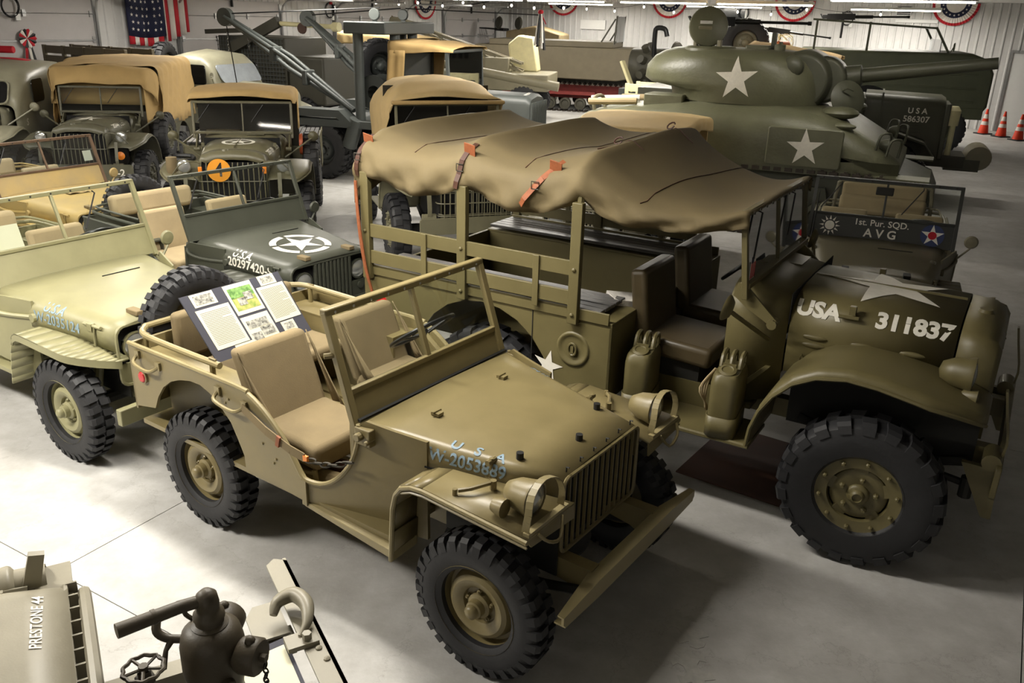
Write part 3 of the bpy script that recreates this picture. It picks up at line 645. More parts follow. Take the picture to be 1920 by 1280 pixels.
for y0, y1 in ((-0.58, -0.015), (0.015, 0.58)): MB().add([wp(0.28, y0), wp(0.28, y1), wp(0.97, y1), wp(0.97, y0)], [(0,1,2,3)]).build('windshield_pane', M_glass, J, smooth=0)
rivets(J, [(wp(1.0, 0)[0]+0.02, -0.55+0.122*k, wp(1.0, 0)[2]-0.005) for k in range(10)], 0.009, M_chrome, (1, 0, 0.3), 'top_snaps')
for s in (-1, 1):
    MB().cbox((1.30, s*0.615, 0.98), (0.10, 0.05, 0.09)).cyl((1.29, s*0.60, 0.985), (1.29, s*0.67, 0.985), 0.022, n=10).cyl((1.34, s*0.60, 0.965), (1.34, s*0.66, 0.965), 0.014, n=8).build('windshield_hinge', m, J, bevel=0.006)
    MB().cyl(wp(0.62, s*0.60), (wp(0.62, 0)[0]-0.03, s*0.65, wp(0.62, 0)[2]), 0.014, n=7).build('wing_nut', m, J)
MB().bar((1.245, -0.60, 1.037), (1.245, 0.60, 1.037), 0.02, 0.012).build('windshield_seal', M_black, J)
# --- seats and controls
seat(J, 0.50, 0.95, -0.63, -0.16, 0.66, 0.80, 0.55, 1.19, M_seatc, lean=0.17, wings=True)
seat(J, 0.42, 0.87, 0.16, 0.62, 0.66, 0.80, 0.49, 1.15, M_seatc, lean=0.17, wings=True)
for y in (-0.62, -0.18):
    MB().tube([(0.92, y, 0.66), (0.94, y, 0.53)], 0.014, 6).tube([(0.56, y, 0.66), (0.56, y, 0.53)], 0.014, 6).tube([(0.56, y, 0.56), (0.92, y, 0.64)], 0.010, 6).build('seat_leg', m, J)
MB().cyl((0.62, -0.60, 0.57), (1.1, -0.50, 0.57), 0.05, n=10).build('stowed_roll', M_seatc, J)
MB().cyl((0.70, -0.50, 0.60), (1.15, -0.35, 0.585), 0.045, n=10).build('stowed_roll', M_leather_dark, J)
steering(J, (0.80, 0.37, 1.12), 0.205, -0.62, (1.22, 0.37, 0.80), m)
for y in (0.22, 0.0): MB().tube([(0.95, y, 0.53), (0.86, y, 0.80)], 0.009, 6).sphere((0.86, y, 0.81), 0.02, 8, 6).build('gear_lever', M_leather, J)
# --- folded top bow around the tub
path = [(0.22, -0.635, 1.065), (-0.30, -0.64, 1.07), (-0.50, -0.63, 1.075), (-0.585, -0.57, 1.08), (-0.61, -0.45, 1.08), (-0.61, 0.45, 1.08), (-0.585, 0.57, 1.08), (-0.50, 0.63, 1.075), (-0.30, 0.64, 1.07), (0.25, 0.635, 1.065)]
MB().tube(smoothpath(path, 4), 0.019, 9).build('top_bow', M_od_l, J)
for x, y in ((0.15, -0.635), (-0.48, -0.63), (-0.48, 0.63), (0.1, 0.635)): MB().cyl((x, y, 0.96), (x, y, 1.06), 0.016, n=8).cyl((x-0.02, y, 1.09), (x+0.04, y, 1.09), 0.006, n=6).build('bow_bracket', m, J)
def grab(x0, x1, z):
    MB().tube(smoothpath([(x0, -0.708, z), (x0+0.015, -0.745, z-0.035), (x1-0.05, -0.745, z-0.055), (x1, -0.708, z-0.03)], 4), 0.011, 7).cbox((x0, -0.708, z+0.005), (0.04, 0.012, 0.05)).cbox((x1, -0.708, z-0.02), (0.04, 0.012, 0.05)).build('grab_handle', M_od_l, J)
grab(-0.47, -0.27, 0.975); grab(0.28, 0.50, 0.955)
o = MB().lathe([(0.042, -0.702), (0.042, -0.714), (0.034, -0.716)], o=(-0.44, 0, 0.845), axis=(0, 1, 0), n=18).build('reflector_bezel', m, J)
MB().lathe([(0.035, -0.712), (0.028, -0.722), (0.0, -0.726)], o=(-0.44, 0, 0.845), axis=(0, 1, 0), n=18).build('reflector', M_redlens, J)
# safety strap with hook and chain across the opening
b = MB(); sp = [Vector((0.50, -0.722, 0.93)), Vector((0.70, -0.735, 0.862)), Vector((0.88, -0.735, 0.815)), Vector((0.98, -0.73, 0.80))]
for p, q in zip(sp, sp[1:]): b.bar(p, q, 0.006, 0.05, (0, 0, 1))
so = b.build('safety_strap', M_seatc, J); MB().cbox((0.80, -0.742, 0.838), (0.025, 0.012, 0.062), Euler((0, 0.28, 0))).build('strap_loop', M_leather_strap, so)
MB().cbox((0.99, -0.73, 0.80), (0.03, 0.014, 0.03)).build('strap_buckle', M_orange, so)
chain(J, (1.0, -0.73, 0.80), (1.25, -0.665, 0.845), 6, 0.03, 0.018)
rivets(J, [(0.30, -0.702, 0.93), (0.36, -0.702, 0.93), (0.33, -0.702, 0.90), (0.62, -0.702, 0.75), (0.70, -0.702, 0.66), (0.72, -0.702, 0.69)], 0.008, M_od_l, (0, -1, 0))
# --- display board leaning in the rear of the jeep
M_card = mat('charcoal_card', (66, 66, 76), 0.8, var=0.04); M_paper = mat('cream_paper', (226, 222, 196), 0.8, var=0.02); M_photo_g = mat('green_photo_print', (120, 150, 70), 0.5, var=0, c2=(206, 196, 120), scale=25)
M_photo_b = mat('grey_photo_print', (40, 40, 40), 0.5, var=0, c2=(215, 213, 200), scale=55); M_ink = mat('ink', (128, 122, 104), 0.8, var=0)
M_leaf = mat('photo_tree_green', (60, 105, 45), 0.6, var=0, c2=(150, 190, 110), scale=40)
bd = thing('display_board', 'charcoal display board with cream text sheets and photographs leaning in the front jeep', 'display board', (-1.40208, 4.8909, 0), JY)
TL, TR, BL = Vector((-0.235, -0.545, 1.335)), Vector((-0.235, 0.165, 1.335)), Vector((-0.03, -0.475, 0.965))
bu = (TR-TL).normalized(); bv = (TL-BL); bw, bh = (TR-TL).length, bv.length; bv = bv.normalized(); bn = bu.cross(bv).normalized()
def bq(u, v, n=0.0): return BL + bu*(u*bw) + bv*(v*bh) + bn*n
def bquad(u0, u1, v0, v1, nm, mt, lift, th=0.002, par=None):
    return MB().loft([[bq(u0, v0, l), bq(u1, v0, l), bq(u1, v1, l), bq(u0, v1, l)] for l in (lift, lift+th)]).build(nm, mt, par or bd, smooth=0)
bquad(0, 1, 0, 1, 'card_backing', M_card, -0.008, 0.008)
def sheet_text(u0, u1, v0, v1, lines, nm='text_sheet'):
    s_ = bquad(u0, u1, v0, v1, nm, M_paper, 0.0008); b = MB(); random.seed(lines)
    for k in range(lines):
        v = v1 - (v1-v0)*(0.10 + 0.84*k/lines); e = u1 - (u1-u0)*(0.08 + (0.3*random.random() if k % 6 == 5 else 0))
        b.loft([[bq(u0+(u1-u0)*0.08, v, 0.003), bq(e, v, 0.003), bq(e, v+0.008, 0.003), bq(u0+(u1-u0)*0.08, v+0.008, 0.003)], [bq(u0+(u1-u0)*0.08, v, 0.0032), bq(e, v, 0.0032), bq(e, v+0.008, 0.0032), bq(u0+(u1-u0)*0.08, v+0.008, 0.0032)]])
    b.build('text_lines', M_ink, s_, smooth=0); return s_
sheet_text(0.06, 0.38, 0.16, 0.76, 22); sheet_text(0.70, 0.985, 0.28, 0.84, 24)
f1 = bquad(0.40, 0.68, 0.53, 0.99, 'photo_print', M_paper, 0.0008); bquad(0.425, 0.66, 0.59, 0.93, 'colour_photo', M_photo_g, 0.003, 0.001, f1); bquad(0.425, 0.66, 0.78, 0.93, 'photo_trees', M_leaf, 0.0042, 0.0008, f1)
bquad(0.47, 0.55, 0.66, 0.77, 'photo_vehicle', M_photo_b, 0.0052, 0.0005, f1); bquad(0.55, 0.63, 0.72, 0.84, 'photo_vehicle', M_photo_b, 0.0052, 0.0005, f1)
f2 = bquad(0.40, 0.68, 0.04, 0.49, 'photo_print', M_paper, 0.0008); bquad(0.43, 0.64, 0.30, 0.42, 'grey_photo', M_photo_b, 0.003, 0.001, f2); bquad(0.42, 0.52, 0.09, 0.23, 'grey_photo', M_photo_b, 0.003, 0.001, f2); bquad(0.53, 0.66, 0.15, 0.29, 'grey_photo', M_photo_b, 0.003, 0.001, f2)
for (u0, u1, v0, v1) in ((0.08, 0.30, 0.80, 0.99), (0.76, 0.93, 0.85, 1.0), (0.22, 0.40, 0.0, 0.15), (0.74, 0.88, 0.10, 0.26)):
    f3 = bquad(u0, u1, v0, v1, 'small_photo', M_paper, 0.0008); bquad(u0+0.025, u1-0.025, v0+0.03, v1-0.03, 'grey_photo', M_photo_b, 0.003, 0.001, f3)
# ================================================================ WEAPON CARRIER TRUCKS
M_wc = paint('truck_olive', (98, 90, 58), 0.45); M_wc_d = paint('truck_olive_dark', (80, 78, 58), 0.45)
M_tarp = mat('brown_tarpaulin', (108, 95, 66), 0.8, var=0.10, scale=2.5, bump=0.12, bscale=260)
M_vinyl = mat('dark_seat_vinyl', (72, 62, 42), 0.42, var=0.12, scale=5); M_slat = mat('grey_black_bench_slat', (74, 72, 70), 0.4, var=0.15, scale=12)
def ring_hood(x, hw, zt, zs, zb, crown=0.02):
    p = [(x, -hw, zb), (x, -hw, zs-0.06), (x, -hw+0.012, zs), (x, -hw+0.04, zs+0.05), (x, -hw+0.09, zt-0.03), (x, -hw+0.16, zt-0.005), (x, -hw*0.45, zt+crown*0.6), (x, 0, zt+crown)]
    return p + [(a, -b, c) for a, b, c in reversed(p[:-1])]
def dodge(name, label, loc, yaw, m, steer=0.0, seatm=None, cargo=True, grill=True, group=None, sc=1.0):
    D = thing(name, label, 'truck', (*loc, 0), yaw, group); D.scale = (sc, sc, sc); seatm = seatm or M_vinyl
    # hood, cowl, nose
    H = MB().loft([ring_hood(1.90, 0.525, 1.375, 1.265, 0.90), ring_hood(2.3, 0.50, 1.37, 1.265, 0.93), ring_hood(2.79, 0.455, 1.355, 1.255, 0.98)], ringclosed=False, caps=False)
    hb = H.bvh(); hood = H.build('hood', m, D, smooth=50, solid=0.012)
    C = MB().loft([ring_hood(1.55, 0.62, 1.42, 1.30, 0.62), ring_hood(1.70, 0.57, 1.405, 1.29, 0.66), ring_hood(1.892, 0.53, 1.38, 1.267, 0.72)], ringclosed=False, caps=False).build('cowl', m, D, smooth=50, solid=0.012)
    N = MB().loft([ring_hood(2.80, 0.452, 1.354, 1.253, 0.72), ring_hood(2.93, 0.445, 1.345, 1.25, 0.72), ring_hood(2.985, 0.44, 1.31, 1.235, 0.72), ring_hood(3.015, 0.43, 1.24, 1.19, 0.72)], ringclosed=False, caps=False).build('radiator_shell', m, D, smooth=60, solid=0.012)
    MB().box(2.95, 2.97, -0.42, 0.42, 0.70, 1.22).build('radiator', M_grille, D)
    if grill:
        gb = None
        for k in range(13):
            y = -0.40 + 0.8*k/12
            if gb is None: gb = MB().tube([(3.015, 0, 1.22), (3.05, 0, 1.18), (3.06, 0, 0.72)], 0.008, 5).build('grille_bar', m, D); q = gb
            else: q = gb.copy(); COL.objects.link(q); q.parent = D
            q.location.y = y
        for z in (0.72, 0.98): MB().tube([(3.0, -0.46, z), (3.062, -0.42, z), (3.062, 0.42, z), (3.0, 0.46, z)], 0.008, 5).build('grille_rail', m, D)
    MB().cyl((2.89, -0.10, 1.355), (2.89, -0.10, 1.38), 0.05, 0.035, 14).build('radiator_cap', m, N)
    MB().box(1.62, 1.80, 0.05, 0.30, 1.418, 1.422).build('vent_lid', m, C, bevel=0.002)
    MB().box(1.893, 1.897, -0.53, 0.53, 1.2, 1.395).build('hood_seam', M_grille, hood)
    MB().box(1.91, 2.78, -0.004, 0.004, 1.385, 1.399).build('hood_hinge', m, hood)
    for s in (-1, 1):
        for k, x in enumerate((2.05, 2.31, 2.58)):
            hw = 0.525 - (x-1.9)*0.079
            for j in range(2):
                MB().sphere((x, s*(hw+0.002), 1.145-0.05*j+0.0*k), (0.075, 0.014, 0.018), 10, 6).build('louvre', m, hood)
        for x in (2.0, 2.70):
            hw = 0.525 - (x-1.9)*0.079
            MB().tube([(x, s*(hw+0.012), 1.03), (x+0.012, s*(hw+0.02), 1.0), (x, s*(hw+0.012), 0.975), (x-0.012, s*(hw+0.012), 1.0)], 0.006, 5, closed=True).build('side_panel_catch', m, hood)
        MB().cbox((2.235, s*0.485, 1.345), (0.035, 0.04, 0.05)).cyl((2.165, s*0.51, 1.305), (2.275, s*0.503, 1.305), 0.012, n=7).build('hood_catch', m, hood)
        # fender
        fo = [(1.85, 0.57), (1.862, 0.70), (1.90, 0.83), (1.965, 0.95), (2.06, 1.05), (2.18, 1.115), (2.34, 1.145), (2.50, 1.135), (2.70, 1.10), (2.88, 1.055), (2.99, 1.015), (3.02, 0.985)]
        def P(u, v):
            t = u*(len(fo)-1); i = min(int(t), len(fo)-2); f = t-i; x = fo[i][0]+(fo[i+1][0]-fo[i][0])*f; z = fo[i][1]+(fo[i+1][1]-fo[i][1])*f
            y = 0.44 + (0.985-0.44)*v; dz = 0.015*math.sin(math.pi*v) - (0.0 if v < 0.93 else 0.035)
            if u > 0.75: y -= (u-0.75)/0.25*0.20*v*v
            return (x, s*y, z+dz*(1 if u > 0.3 else u/0.3))
        F = MB().grid(P, 33, 14).build('fender', m, D, smooth=60, solid=0.012, off=0)
        MB().tube([P(k/33, 1) for k in range(34)], 0.012, 6).build('fender_lip', m, F)
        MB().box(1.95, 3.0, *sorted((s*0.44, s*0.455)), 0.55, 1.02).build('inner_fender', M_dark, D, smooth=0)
        headlight(D, (2.90, s*0.64, 1.16), 0.092, m, 0.16); MB().lathe([(0.001, -0.09), (0.03, -0.07), (0.045, 0), (0, 0.01)], o=(2.95, s*0.70, 1.06), axis=(1, 0, 0), n=14).build('blackout_lamp', m, D, smooth=60)
        if grill: MB().tube(smoothpath([(3.05, s*0.40, 1.22), (3.07, s*0.52, 1.25), (3.05, s*0.66, 1.20), (3.0, s*0.78, 1.06)], 3), 0.009, 5).build('brush_guard_bar', m, D)
        # running board
        MB().box(0.97, 1.86, *sorted((s*0.60, s*0.95)), 0.535, 0.56).build('running_board', m, D, bevel=0.004); MB().cyl((0.97, s*0.95, 0.548), (1.86, s*0.95, 0.548), 0.016, n=7).build('board_edge', m, D)
        MB().box(0.97, 1.55, *sorted((s*0.585, s*0.60)), 0.55, 0.72).build('sill', m, D, smooth=0)
        # frame and bumper irons
        MB().box(-1.0, 3.1, *sorted((s*0.36, s*0.44)), 0.56, 0.68).build('frame_rail', m, D, smooth=0)
        MB().prism([(2.95, 0.66), (3.14, 0.66), (3.15, 0.36), (3.10, 0.36), (3.02, 0.52)], 'xz', *sorted((s*0.62, s*0.66))).build('bumper_gusset', m, D, smooth=0)
        MB().tube(smoothpath([(2.03, s*0.50, 0.62), (2.49, s*0.50, 0.50), (2.98, s*0.50, 0.60)], 5), 0.03, 5).build('leaf_spring', M_dark, D)
        b = MB(); g = smoothpath([(3.11, s*0.60, 0.66), (3.14, s*0.60, 0.80), (3.10, s*0.60, 1.0), (3.08, s*0.60, 1.10)], 3)
        for p, q in zip(g, g[1:]): b.bar(p, q, 0.05, 0.012, (1, 0, 0))
        b.build('guard_post', m, D, smooth=40)
        MB().cyl((3.09, s*0.52, 0.70), (3.09, s*0.68, 0.70), 0.05, n=12).build('tow_eye', m, D)
    MB().prism(rrect(-0.72, 0.72, 0.50, 0.70, 0.03), 'yz', 3.115, 3.145).build('bumper', m, D, bevel=0.005)
    for x in (0, 2.49): MB().cyl((x, -0.85, 0.44), (x, 0.85, 0.44), 0.06, n=12).sphere((x, 0.05, 0.44), (0.17, 0.17, 0.17)).build('axle', M_dark, D)
    MB().box(2.2, 2.85, -0.3, 0.3, 0.6, 0.95).build('engine', M_dark, D, bevel=0.03)
    MB().cyl((2.2, -0.46, 0.55), (3.05, -0.60, 0.50), 0.022, n=8).cyl((3.0, -0.62, 0.44), (3.0, -0.62, 0.56), 0.035, n=10).build('drag_link', M_dark, D)
    for x, s, st in ((0, -1, 0), (0, 1, 0), (2.49, -1, steer), (2.49, 1, steer)): wheel(D, (x, s*0.878, 0.445), s, 'dodge', m, st)
    # cab floor, seats, dash, wheel
    MB().box(0.95, 1.75, -0.585, 0.585, 0.62, 0.65).prism([(1.55, 0.65), (1.80, 0.92), (1.83, 0.92), (1.60, 0.65)], 'xz', -0.585, 0.585).build('cab_floor', m, D, smooth=0)
    MB().box(1.60, 1.63, -0.58, 0.58, 0.92, 1.36).build('dashboard', m, D, bevel=0.01)
    for y0, y1 in ((-0.64, -0.12), (0.10, 0.62)):
        MB().box(1.02, 1.40, y0+0.05, y1-0.05, 0.65, 0.84).build('seat_box', M_dark, D, smooth=0)
        seat(D, 0.99, 1.48, y0, y1, 0.84, 0.975, 1.06, 1.40, seatm, lean=0.06, th=0.11)
    steering(D, (1.36, 0.36, 1.30), 0.21, -0.75, (1.62, 0.36, 1.02))
    # windshield
    b0, t0 = Vector((1.655, 0, 1.41)), Vector((1.60, 0, 1.86))
    def wp(t, y): p = b0.lerp(t0, t); return (p.x, y, p.z)
    for s in (-1, 1):
        MB().bar(wp(-0.12, s*0.69), wp(1.0, s*0.69), 0.035, 0.035, (1, 0, 0)).build('windshield_post', m, D, bevel=0.004)
        MB().prism([(1.60, 1.44), (1.64, 1.44), (1.86, 1.24), (1.84, 1.20), (1.66, 1.30), (1.58, 1.36)], 'xz', *sorted((s*0.64, s*0.66))).cyl((1.83, s*0.60, 1.225), (1.83, s*0.68, 1.225), 0.03, n=10).build('windshield_bracket', m, D, smooth=0)
    MB().bar(wp(1, -0.70), wp(1, 0.70), 0.035, 0.04, (1, 0, 0)).bar(wp(0.06, -0.69), wp(0.06, 0.69), 0.035, 0.06, (1, 0, 0)).bar(wp(0.05, 0), wp(1, 0), 0.02, 0.025, (1, 0, 0)).build('windshield_frame', m, D, bevel=0.004)
    for y0, y1 in ((-0.68, -0.01), (0.01, 0.68)): MB().add([wp(0.1, y0), wp(0.1, y1), wp(0.97, y1), wp(0.97, y0)], [(0,1,2,3)]).build('windshield_pane', M_glass, D, smooth=0)
    for y in (-0.45, 0.30): MB().tube([wp(0.95, y), (wp(0.95, y)[0]+0.03, y, wp(0.93, y)[2]), (wp(0.3, y)[0]+0.025, y-0.18, wp(0.4, y)[2])], 0.006, 5).build('wiper', M_black, D)
    for s in (-1, 1):   # mirrors on long arms
        MB().cyl((1.80, s*0.58, 1.10), (1.66, s*0.97, 1.36), 0.014, n=7).build('mirror_arm', m, D)
        MB().lathe([(0.0, -0.04), (0.05, -0.035), (0.075, -0.01), (0.078, 0.0), (0.0, 0.004)], o=(1.64, s*0.99, 1.385), axis=(-1, 0, 0.2), n=18).build('mirror', m, D, smooth=50)
    if cargo:
        ar = [(0.56*math.cos(R(t)), 0.54+0.56*math.sin(R(t))) for t in range(0, 181, 15)]; ar = [(x, max(z, 0.56)) for x, z in ar]
        for s in (-1, 1):
            poly = [(-1.02, 0.60), (-1.02, 1.13), (0.96, 1.13), (0.96, 0.62), (0.57, 0.60)] + ar
            MB().prism(poly, 'xz', *sorted((s*1.0, s*0.985))).build('cargo_side', m, D, smooth=0)
            MB().box(-1.02, 0.96, *sorted((s*1.0, s*0.62)), 1.12, 1.14).build('side_box_lid', m, D, bevel=0.004)
            MB().box(-1.02, 0.96, *sorted((s*0.62, s*0.635)), 0.68, 1.12).build('cargo_inner_wall', m, D, smooth=0)
            MB().box(0.945, 0.96, *sorted((s*1.0, s*0.62)), 0.62, 1.12).build('side_box_front', m, D, smooth=0)
            MB().box(-1.0, 0.94, *sorted((s*1.012, s*0.995)), 1.125, 1.20).build('top_rail', m, D, bevel=0.004)
            for k in range(5): MB().box(-0.98, 0.86, *sorted((s*(0.965-0.075*k), s*(0.90-0.075*k))), 1.165, 1.19).build('bench_slat', M_slat, D, bevel=0.004)
        MB().box(-1.02, 0.96, -0.62, 0.62, 0.68, 0.70).build('cargo_floor', m, D, smooth=0)
        MB().box(-1.03, -1.0, -0.66, 0.66, 0.70, 1.13).build('tailgate', m, D, bevel=0.005); MB().box(0.93, 0.95, -0.62, 0.62, 0.7, 1.10).build('cargo_front_wall', m, D, bevel=0.004)
    return D, hood, hb, C
# ---------------------------------------------------------------- the truck in front, tarpaulin over bows
T, Thood, Thb, Tcowl = dodge('weapon_carrier', 'olive weapon carrier truck numbered 311837 with brown tarpaulin roof', (0.30833, 6.22728), -0.54516922, M_wc, steer=0.087, grill=False)
m = M_wc
decal('marking', text_bm('USA', 0.135, 0.045), M_stencil, Thood, (2.045, -0.50, 1.315), (0.995, 0.075, -0.02), (0.0, 0.42, 0.9), Thb, 0.004, 1)
decal('serial_number', text_bm('311837', 0.135, 0.045), M_stencil, Thood, (2.565, -0.465, 1.31), (0.995, 0.075, -0.02), (0.0, 0.42, 0.9), Thb, 0.004, 1)
decal('white_star', poly_mesh([star2d(0.37, rot=90)]), M_stencil, Thood, (2.36, 0.0, 1.42), (0, 1, 0), (-1, 0, 0), Thb, 0.004, 4)
decal('white_star', poly_mesh([star2d(0.112, rot=80)]), M_stencil, T, (0.525, -1.0, 0.765), (1, 0, 0), (0, 0, 1), None, 0.004)
o = MB().lathe([(0.115, 0.001), (0.105, 0.006), (0.085, 0.018), (0.07, 0.02), (0.0, 0.02)], o=(0.70, -1.003, 0.92), axis=(0, 1, 0), n=26)
o.v = [(x, -2.006-y if False else y, z) for x, y, z in o.v]
MB().lathe([(0.118, 0.0), (0.112, -0.010), (0.098, -0.010), (0.088, -0.002), (0.06, -0.001), (0.0, -0.001)], o=(0.70, -1.0, 0.92), axis=(0, 1, 0), n=28).build('filler_recess', m, T, smooth=60)
MB().tube([(0.70+0.028*math.cos(a), -1.012, 0.92+0.04*math.sin(a)) for a in [2*math.pi*k/14 for k in range(14)]], 0.008, 6, closed=True).cbox((0.70, -1.008, 0.92), (0.02, 0.02, 0.05)).build('filler_latch', m, T)
MB().box(0.395, 0.40, -1.004, -1.0, 0.62, 1.12).build('panel_seam', M_dark, T)
PX = (-0.96, -0.14, 0.70)
for s in (-1, 1):
    for x in PX: MB().box(x-0.035, x+0.035, *sorted((s*1.0, s*1.045)), 1.10, 1.86).build('stake_post', m, T, bevel=0.004)
    for x in (-0.45, 0.43): MB().box(x-0.022, x+0.022, *sorted((s*1.03, s*1.045)), 1.17, 1.50).build('rail_post', m, T, bevel=0.003)
    for z in (1.215, 1.405):
        for x0, x1 in ((-0.93, -0.175), (-0.105, 0.665)): MB().box(x0, x1, *sorted((s*1.012, s*1.032)), z, z+0.095).build('side_rail', m, T, bevel=0.003)
    rivets(T, [(x, s*1.047, z) for x in PX for z in (1.16, 1.45)], 0.014, m, (0, s, 0))
for x in PX:
    MB().tube(smoothpath([(x, -1.0, 1.84), (x, -0.97, 1.98), (x, -0.80, 2.08), (x, -0.4, 2.125), (x, 0, 2.135), (x, 0.4, 2.125), (x, 0.80, 2.08), (x, 0.97, 1.98), (x, 1.0, 1.84)], 3), 0.022, 7).build('roof_bow', m, T)
# tarpaulin
def tarp_z(x, y):
    ay = abs(y); cross = 2.170 - 0.045*ay*ay - 0.62*max(0, ay-0.78)**1.35
    sag = 0.0
    if x < PX[2]:
        for a, b in zip(PX, PX[1:]):
            if a <= x <= b: u = (x-a)/(b-a); sag = 0.135*(4*u*(1-u))**0.85*(1-0.5*ay)
        if x < PX[0]: sag = 0.10*(PX[0]-x)/0.1
    else:
        u = (x-PX[2])/(1.60-PX[2]); z1 = 1.885; cross = cross*(1-u) + z1*u; sag = 0.13*(4*min(1, u)*(1-min(1, u)))**0.9
    return cross - sag + 0.006*math.sin(x*9+y*5)
NX, NY = 96, 56
def tarpP(u, v):
    x = -1.06 + 2.70*u; w = 1.03 if x < PX[2] else 1.03 - (x-PX[2])/(1.63-PX[2])*0.30
    t = (v-0.5)*2; fl = 0.80
    if abs(t) <= fl: y = t/fl*w*0.985; z = tarp_z(x, y/w*1.0)
    else:
        k = (abs(t)-fl)/(1-fl); s = 1 if t > 0 else -1
        ph = 2*math.pi*(x-PX[0])/(PX[1]-PX[0]); drop = (0.205 + 0.035*(1-math.cos(ph))/2*1.0)
        if x > PX[2]-0.05: q = min(1, (x-PX[2]+0.05)/0.5); drop = drop*(1-q) + 0.10*q
        y = s*w*(0.985 + 0.035*math.sin(min(1, k*1.5)*math.pi/2) - 0.04*k*k) + s*0.024*k*math.sin(x*17+k*5)+ s*0.016*k*math.sin(x*33-k*6)
        z = tarp_z(x, s*0.985) - drop*k
    if x < PX[0]-0.03: k2 = (PX[0]-0.03-x)/0.07; z -= 0.02*k2
    return (x, y, z)
TP = MB().grid(tarpP, NX, NY); tarp_bvh = TP.bvh()
tp = TP.build('tarpaulin', M_tarp, T, smooth=80, solid=0.006)
q = MB().grid(lambda u, v: (tarpP(0, 0.1+0.8*u)[0]-0.015*math.sin(v*2), tarpP(0, 0.1+0.8*u)[1], tarpP(0, 0.1+0.8*u)[2]-0.30*v-0.02*math.sin(u*25)*v), 24, 5).build('rear_curtain', M_tarp, tp, smooth=80, solid=0.005)
def on_tarp(p, d, lift=0.006):
    h = tarp_bvh.ray_cast(Vector(p), Vector(d)); return (h[0] - Vector(d)*lift) if h[0] is not None else on_tarp((p[0]*0.98, p[1]*0.93, p[2]), d, lift)
def strap(x, dx, top_y, n=7, mt=M_leather_dark):
    pts = []
    for k in range(n):
        t = k/(n-1); zz = tarp_z(x, -0.9) - 0.27*t + 0.02; pts.append(on_tarp((x+dx*t, -1.6, zz), (0, 1, 0), 0.010))
    b = MB()
    for p, q2 in zip(pts, pts[1:]): b.bar(p, q2, 0.036, 0.006, (0, -1, 0.3))
    s_ = b.build('leather_strap', mt, T, smooth=30); mid = pts[n//2]
    MB().tube([mid + Vector((0.026*cx_, -0.008, 0.022*cz_)) for cx_, cz_ in ((-1,-1),(1,-1),(1,1),(-1,1))], 0.004, 4, closed=True).build('buckle', M_chain, s_)
    p2 = pts[1]; MB().cbox(p2 + Vector((0.02, 0.004, -0.01)), (0.085, 0.006, 0.15), Euler((0.35, 0.2, 0))).build('strap_patch', M_leather_strap, s_, bevel=0.002)
strap(PX[0]-0.02, -0.05, -0.9, mt=M_leather_dark); strap(PX[1]+0.02, -0.06, -0.9)
strap(0.52, -0.22, -0.9, mt=M_leather_strap)
# seams and cord ties laid on the tarp
for x in (-0.58, 0.28, 1.05):
    MB().tube([on_tarp((x+0.12*t*t, -0.95+1.9*t, 2.6), (0, 0, -1), 0.002) for t in [k/16 for k in range(17)]], 0.0035, 4).build('tarp_seam', M_leather_dark, tp)
for x, y in ((0.62, -0.35), (0.66, 0.45)):
    for dx, dy in ((0.16, 0.05), (-0.14, 0.08), (0.05, -0.12), (-0.10, -0.10)):
        MB().tube([on_tarp((x+dx*t, y+dy*t, 2.6), (0, 0, -1), 0.004) for t in [k/5 for k in range(6)]], 0.004, 4).build('cord_tie', M_leather_dark, tp)
    MB().tube([on_tarp((x+0.03*math.cos(a), y, 2.6), (0, 0, -1), 0.03+0.02*math.sin(a)) for a in [k*0.7 for k in range(9)]], 0.006, 5).build('cord_knot', M_leather_dark, tp)
rivets(T, [(1.648, -0.68+0.124*k, 1.868) for k in range(12)], 0.010, M_chain, (1, 0, 0.2), 'canvas_snaps')
# hanging cord at the rear corner
MB().tube(smoothpath([(-1.0, -1.08, 1.80), (-0.99, -1.075, 1.5), (-0.96, -1.06, 1.2), (-0.91, -1.04, 0.98)], 6), 0.011, 6).tube(smoothpath([(-1.005, -1.075, 1.78), (-0.975, -1.085, 1.5), (-0.945, -1.07, 1.2), (-0.91, -1.045, 0.99)], 6), 0.009, 6).build('hanging_cord', M_leather_strap, T)
o = MB().lathe([(0.045, 0), (0.045, -0.01), (0, -0.016)], o=(-0.86, -1.0, 0.93), axis=(0, 1, 0), n=18).build('rear_reflector', M_redlens, T)
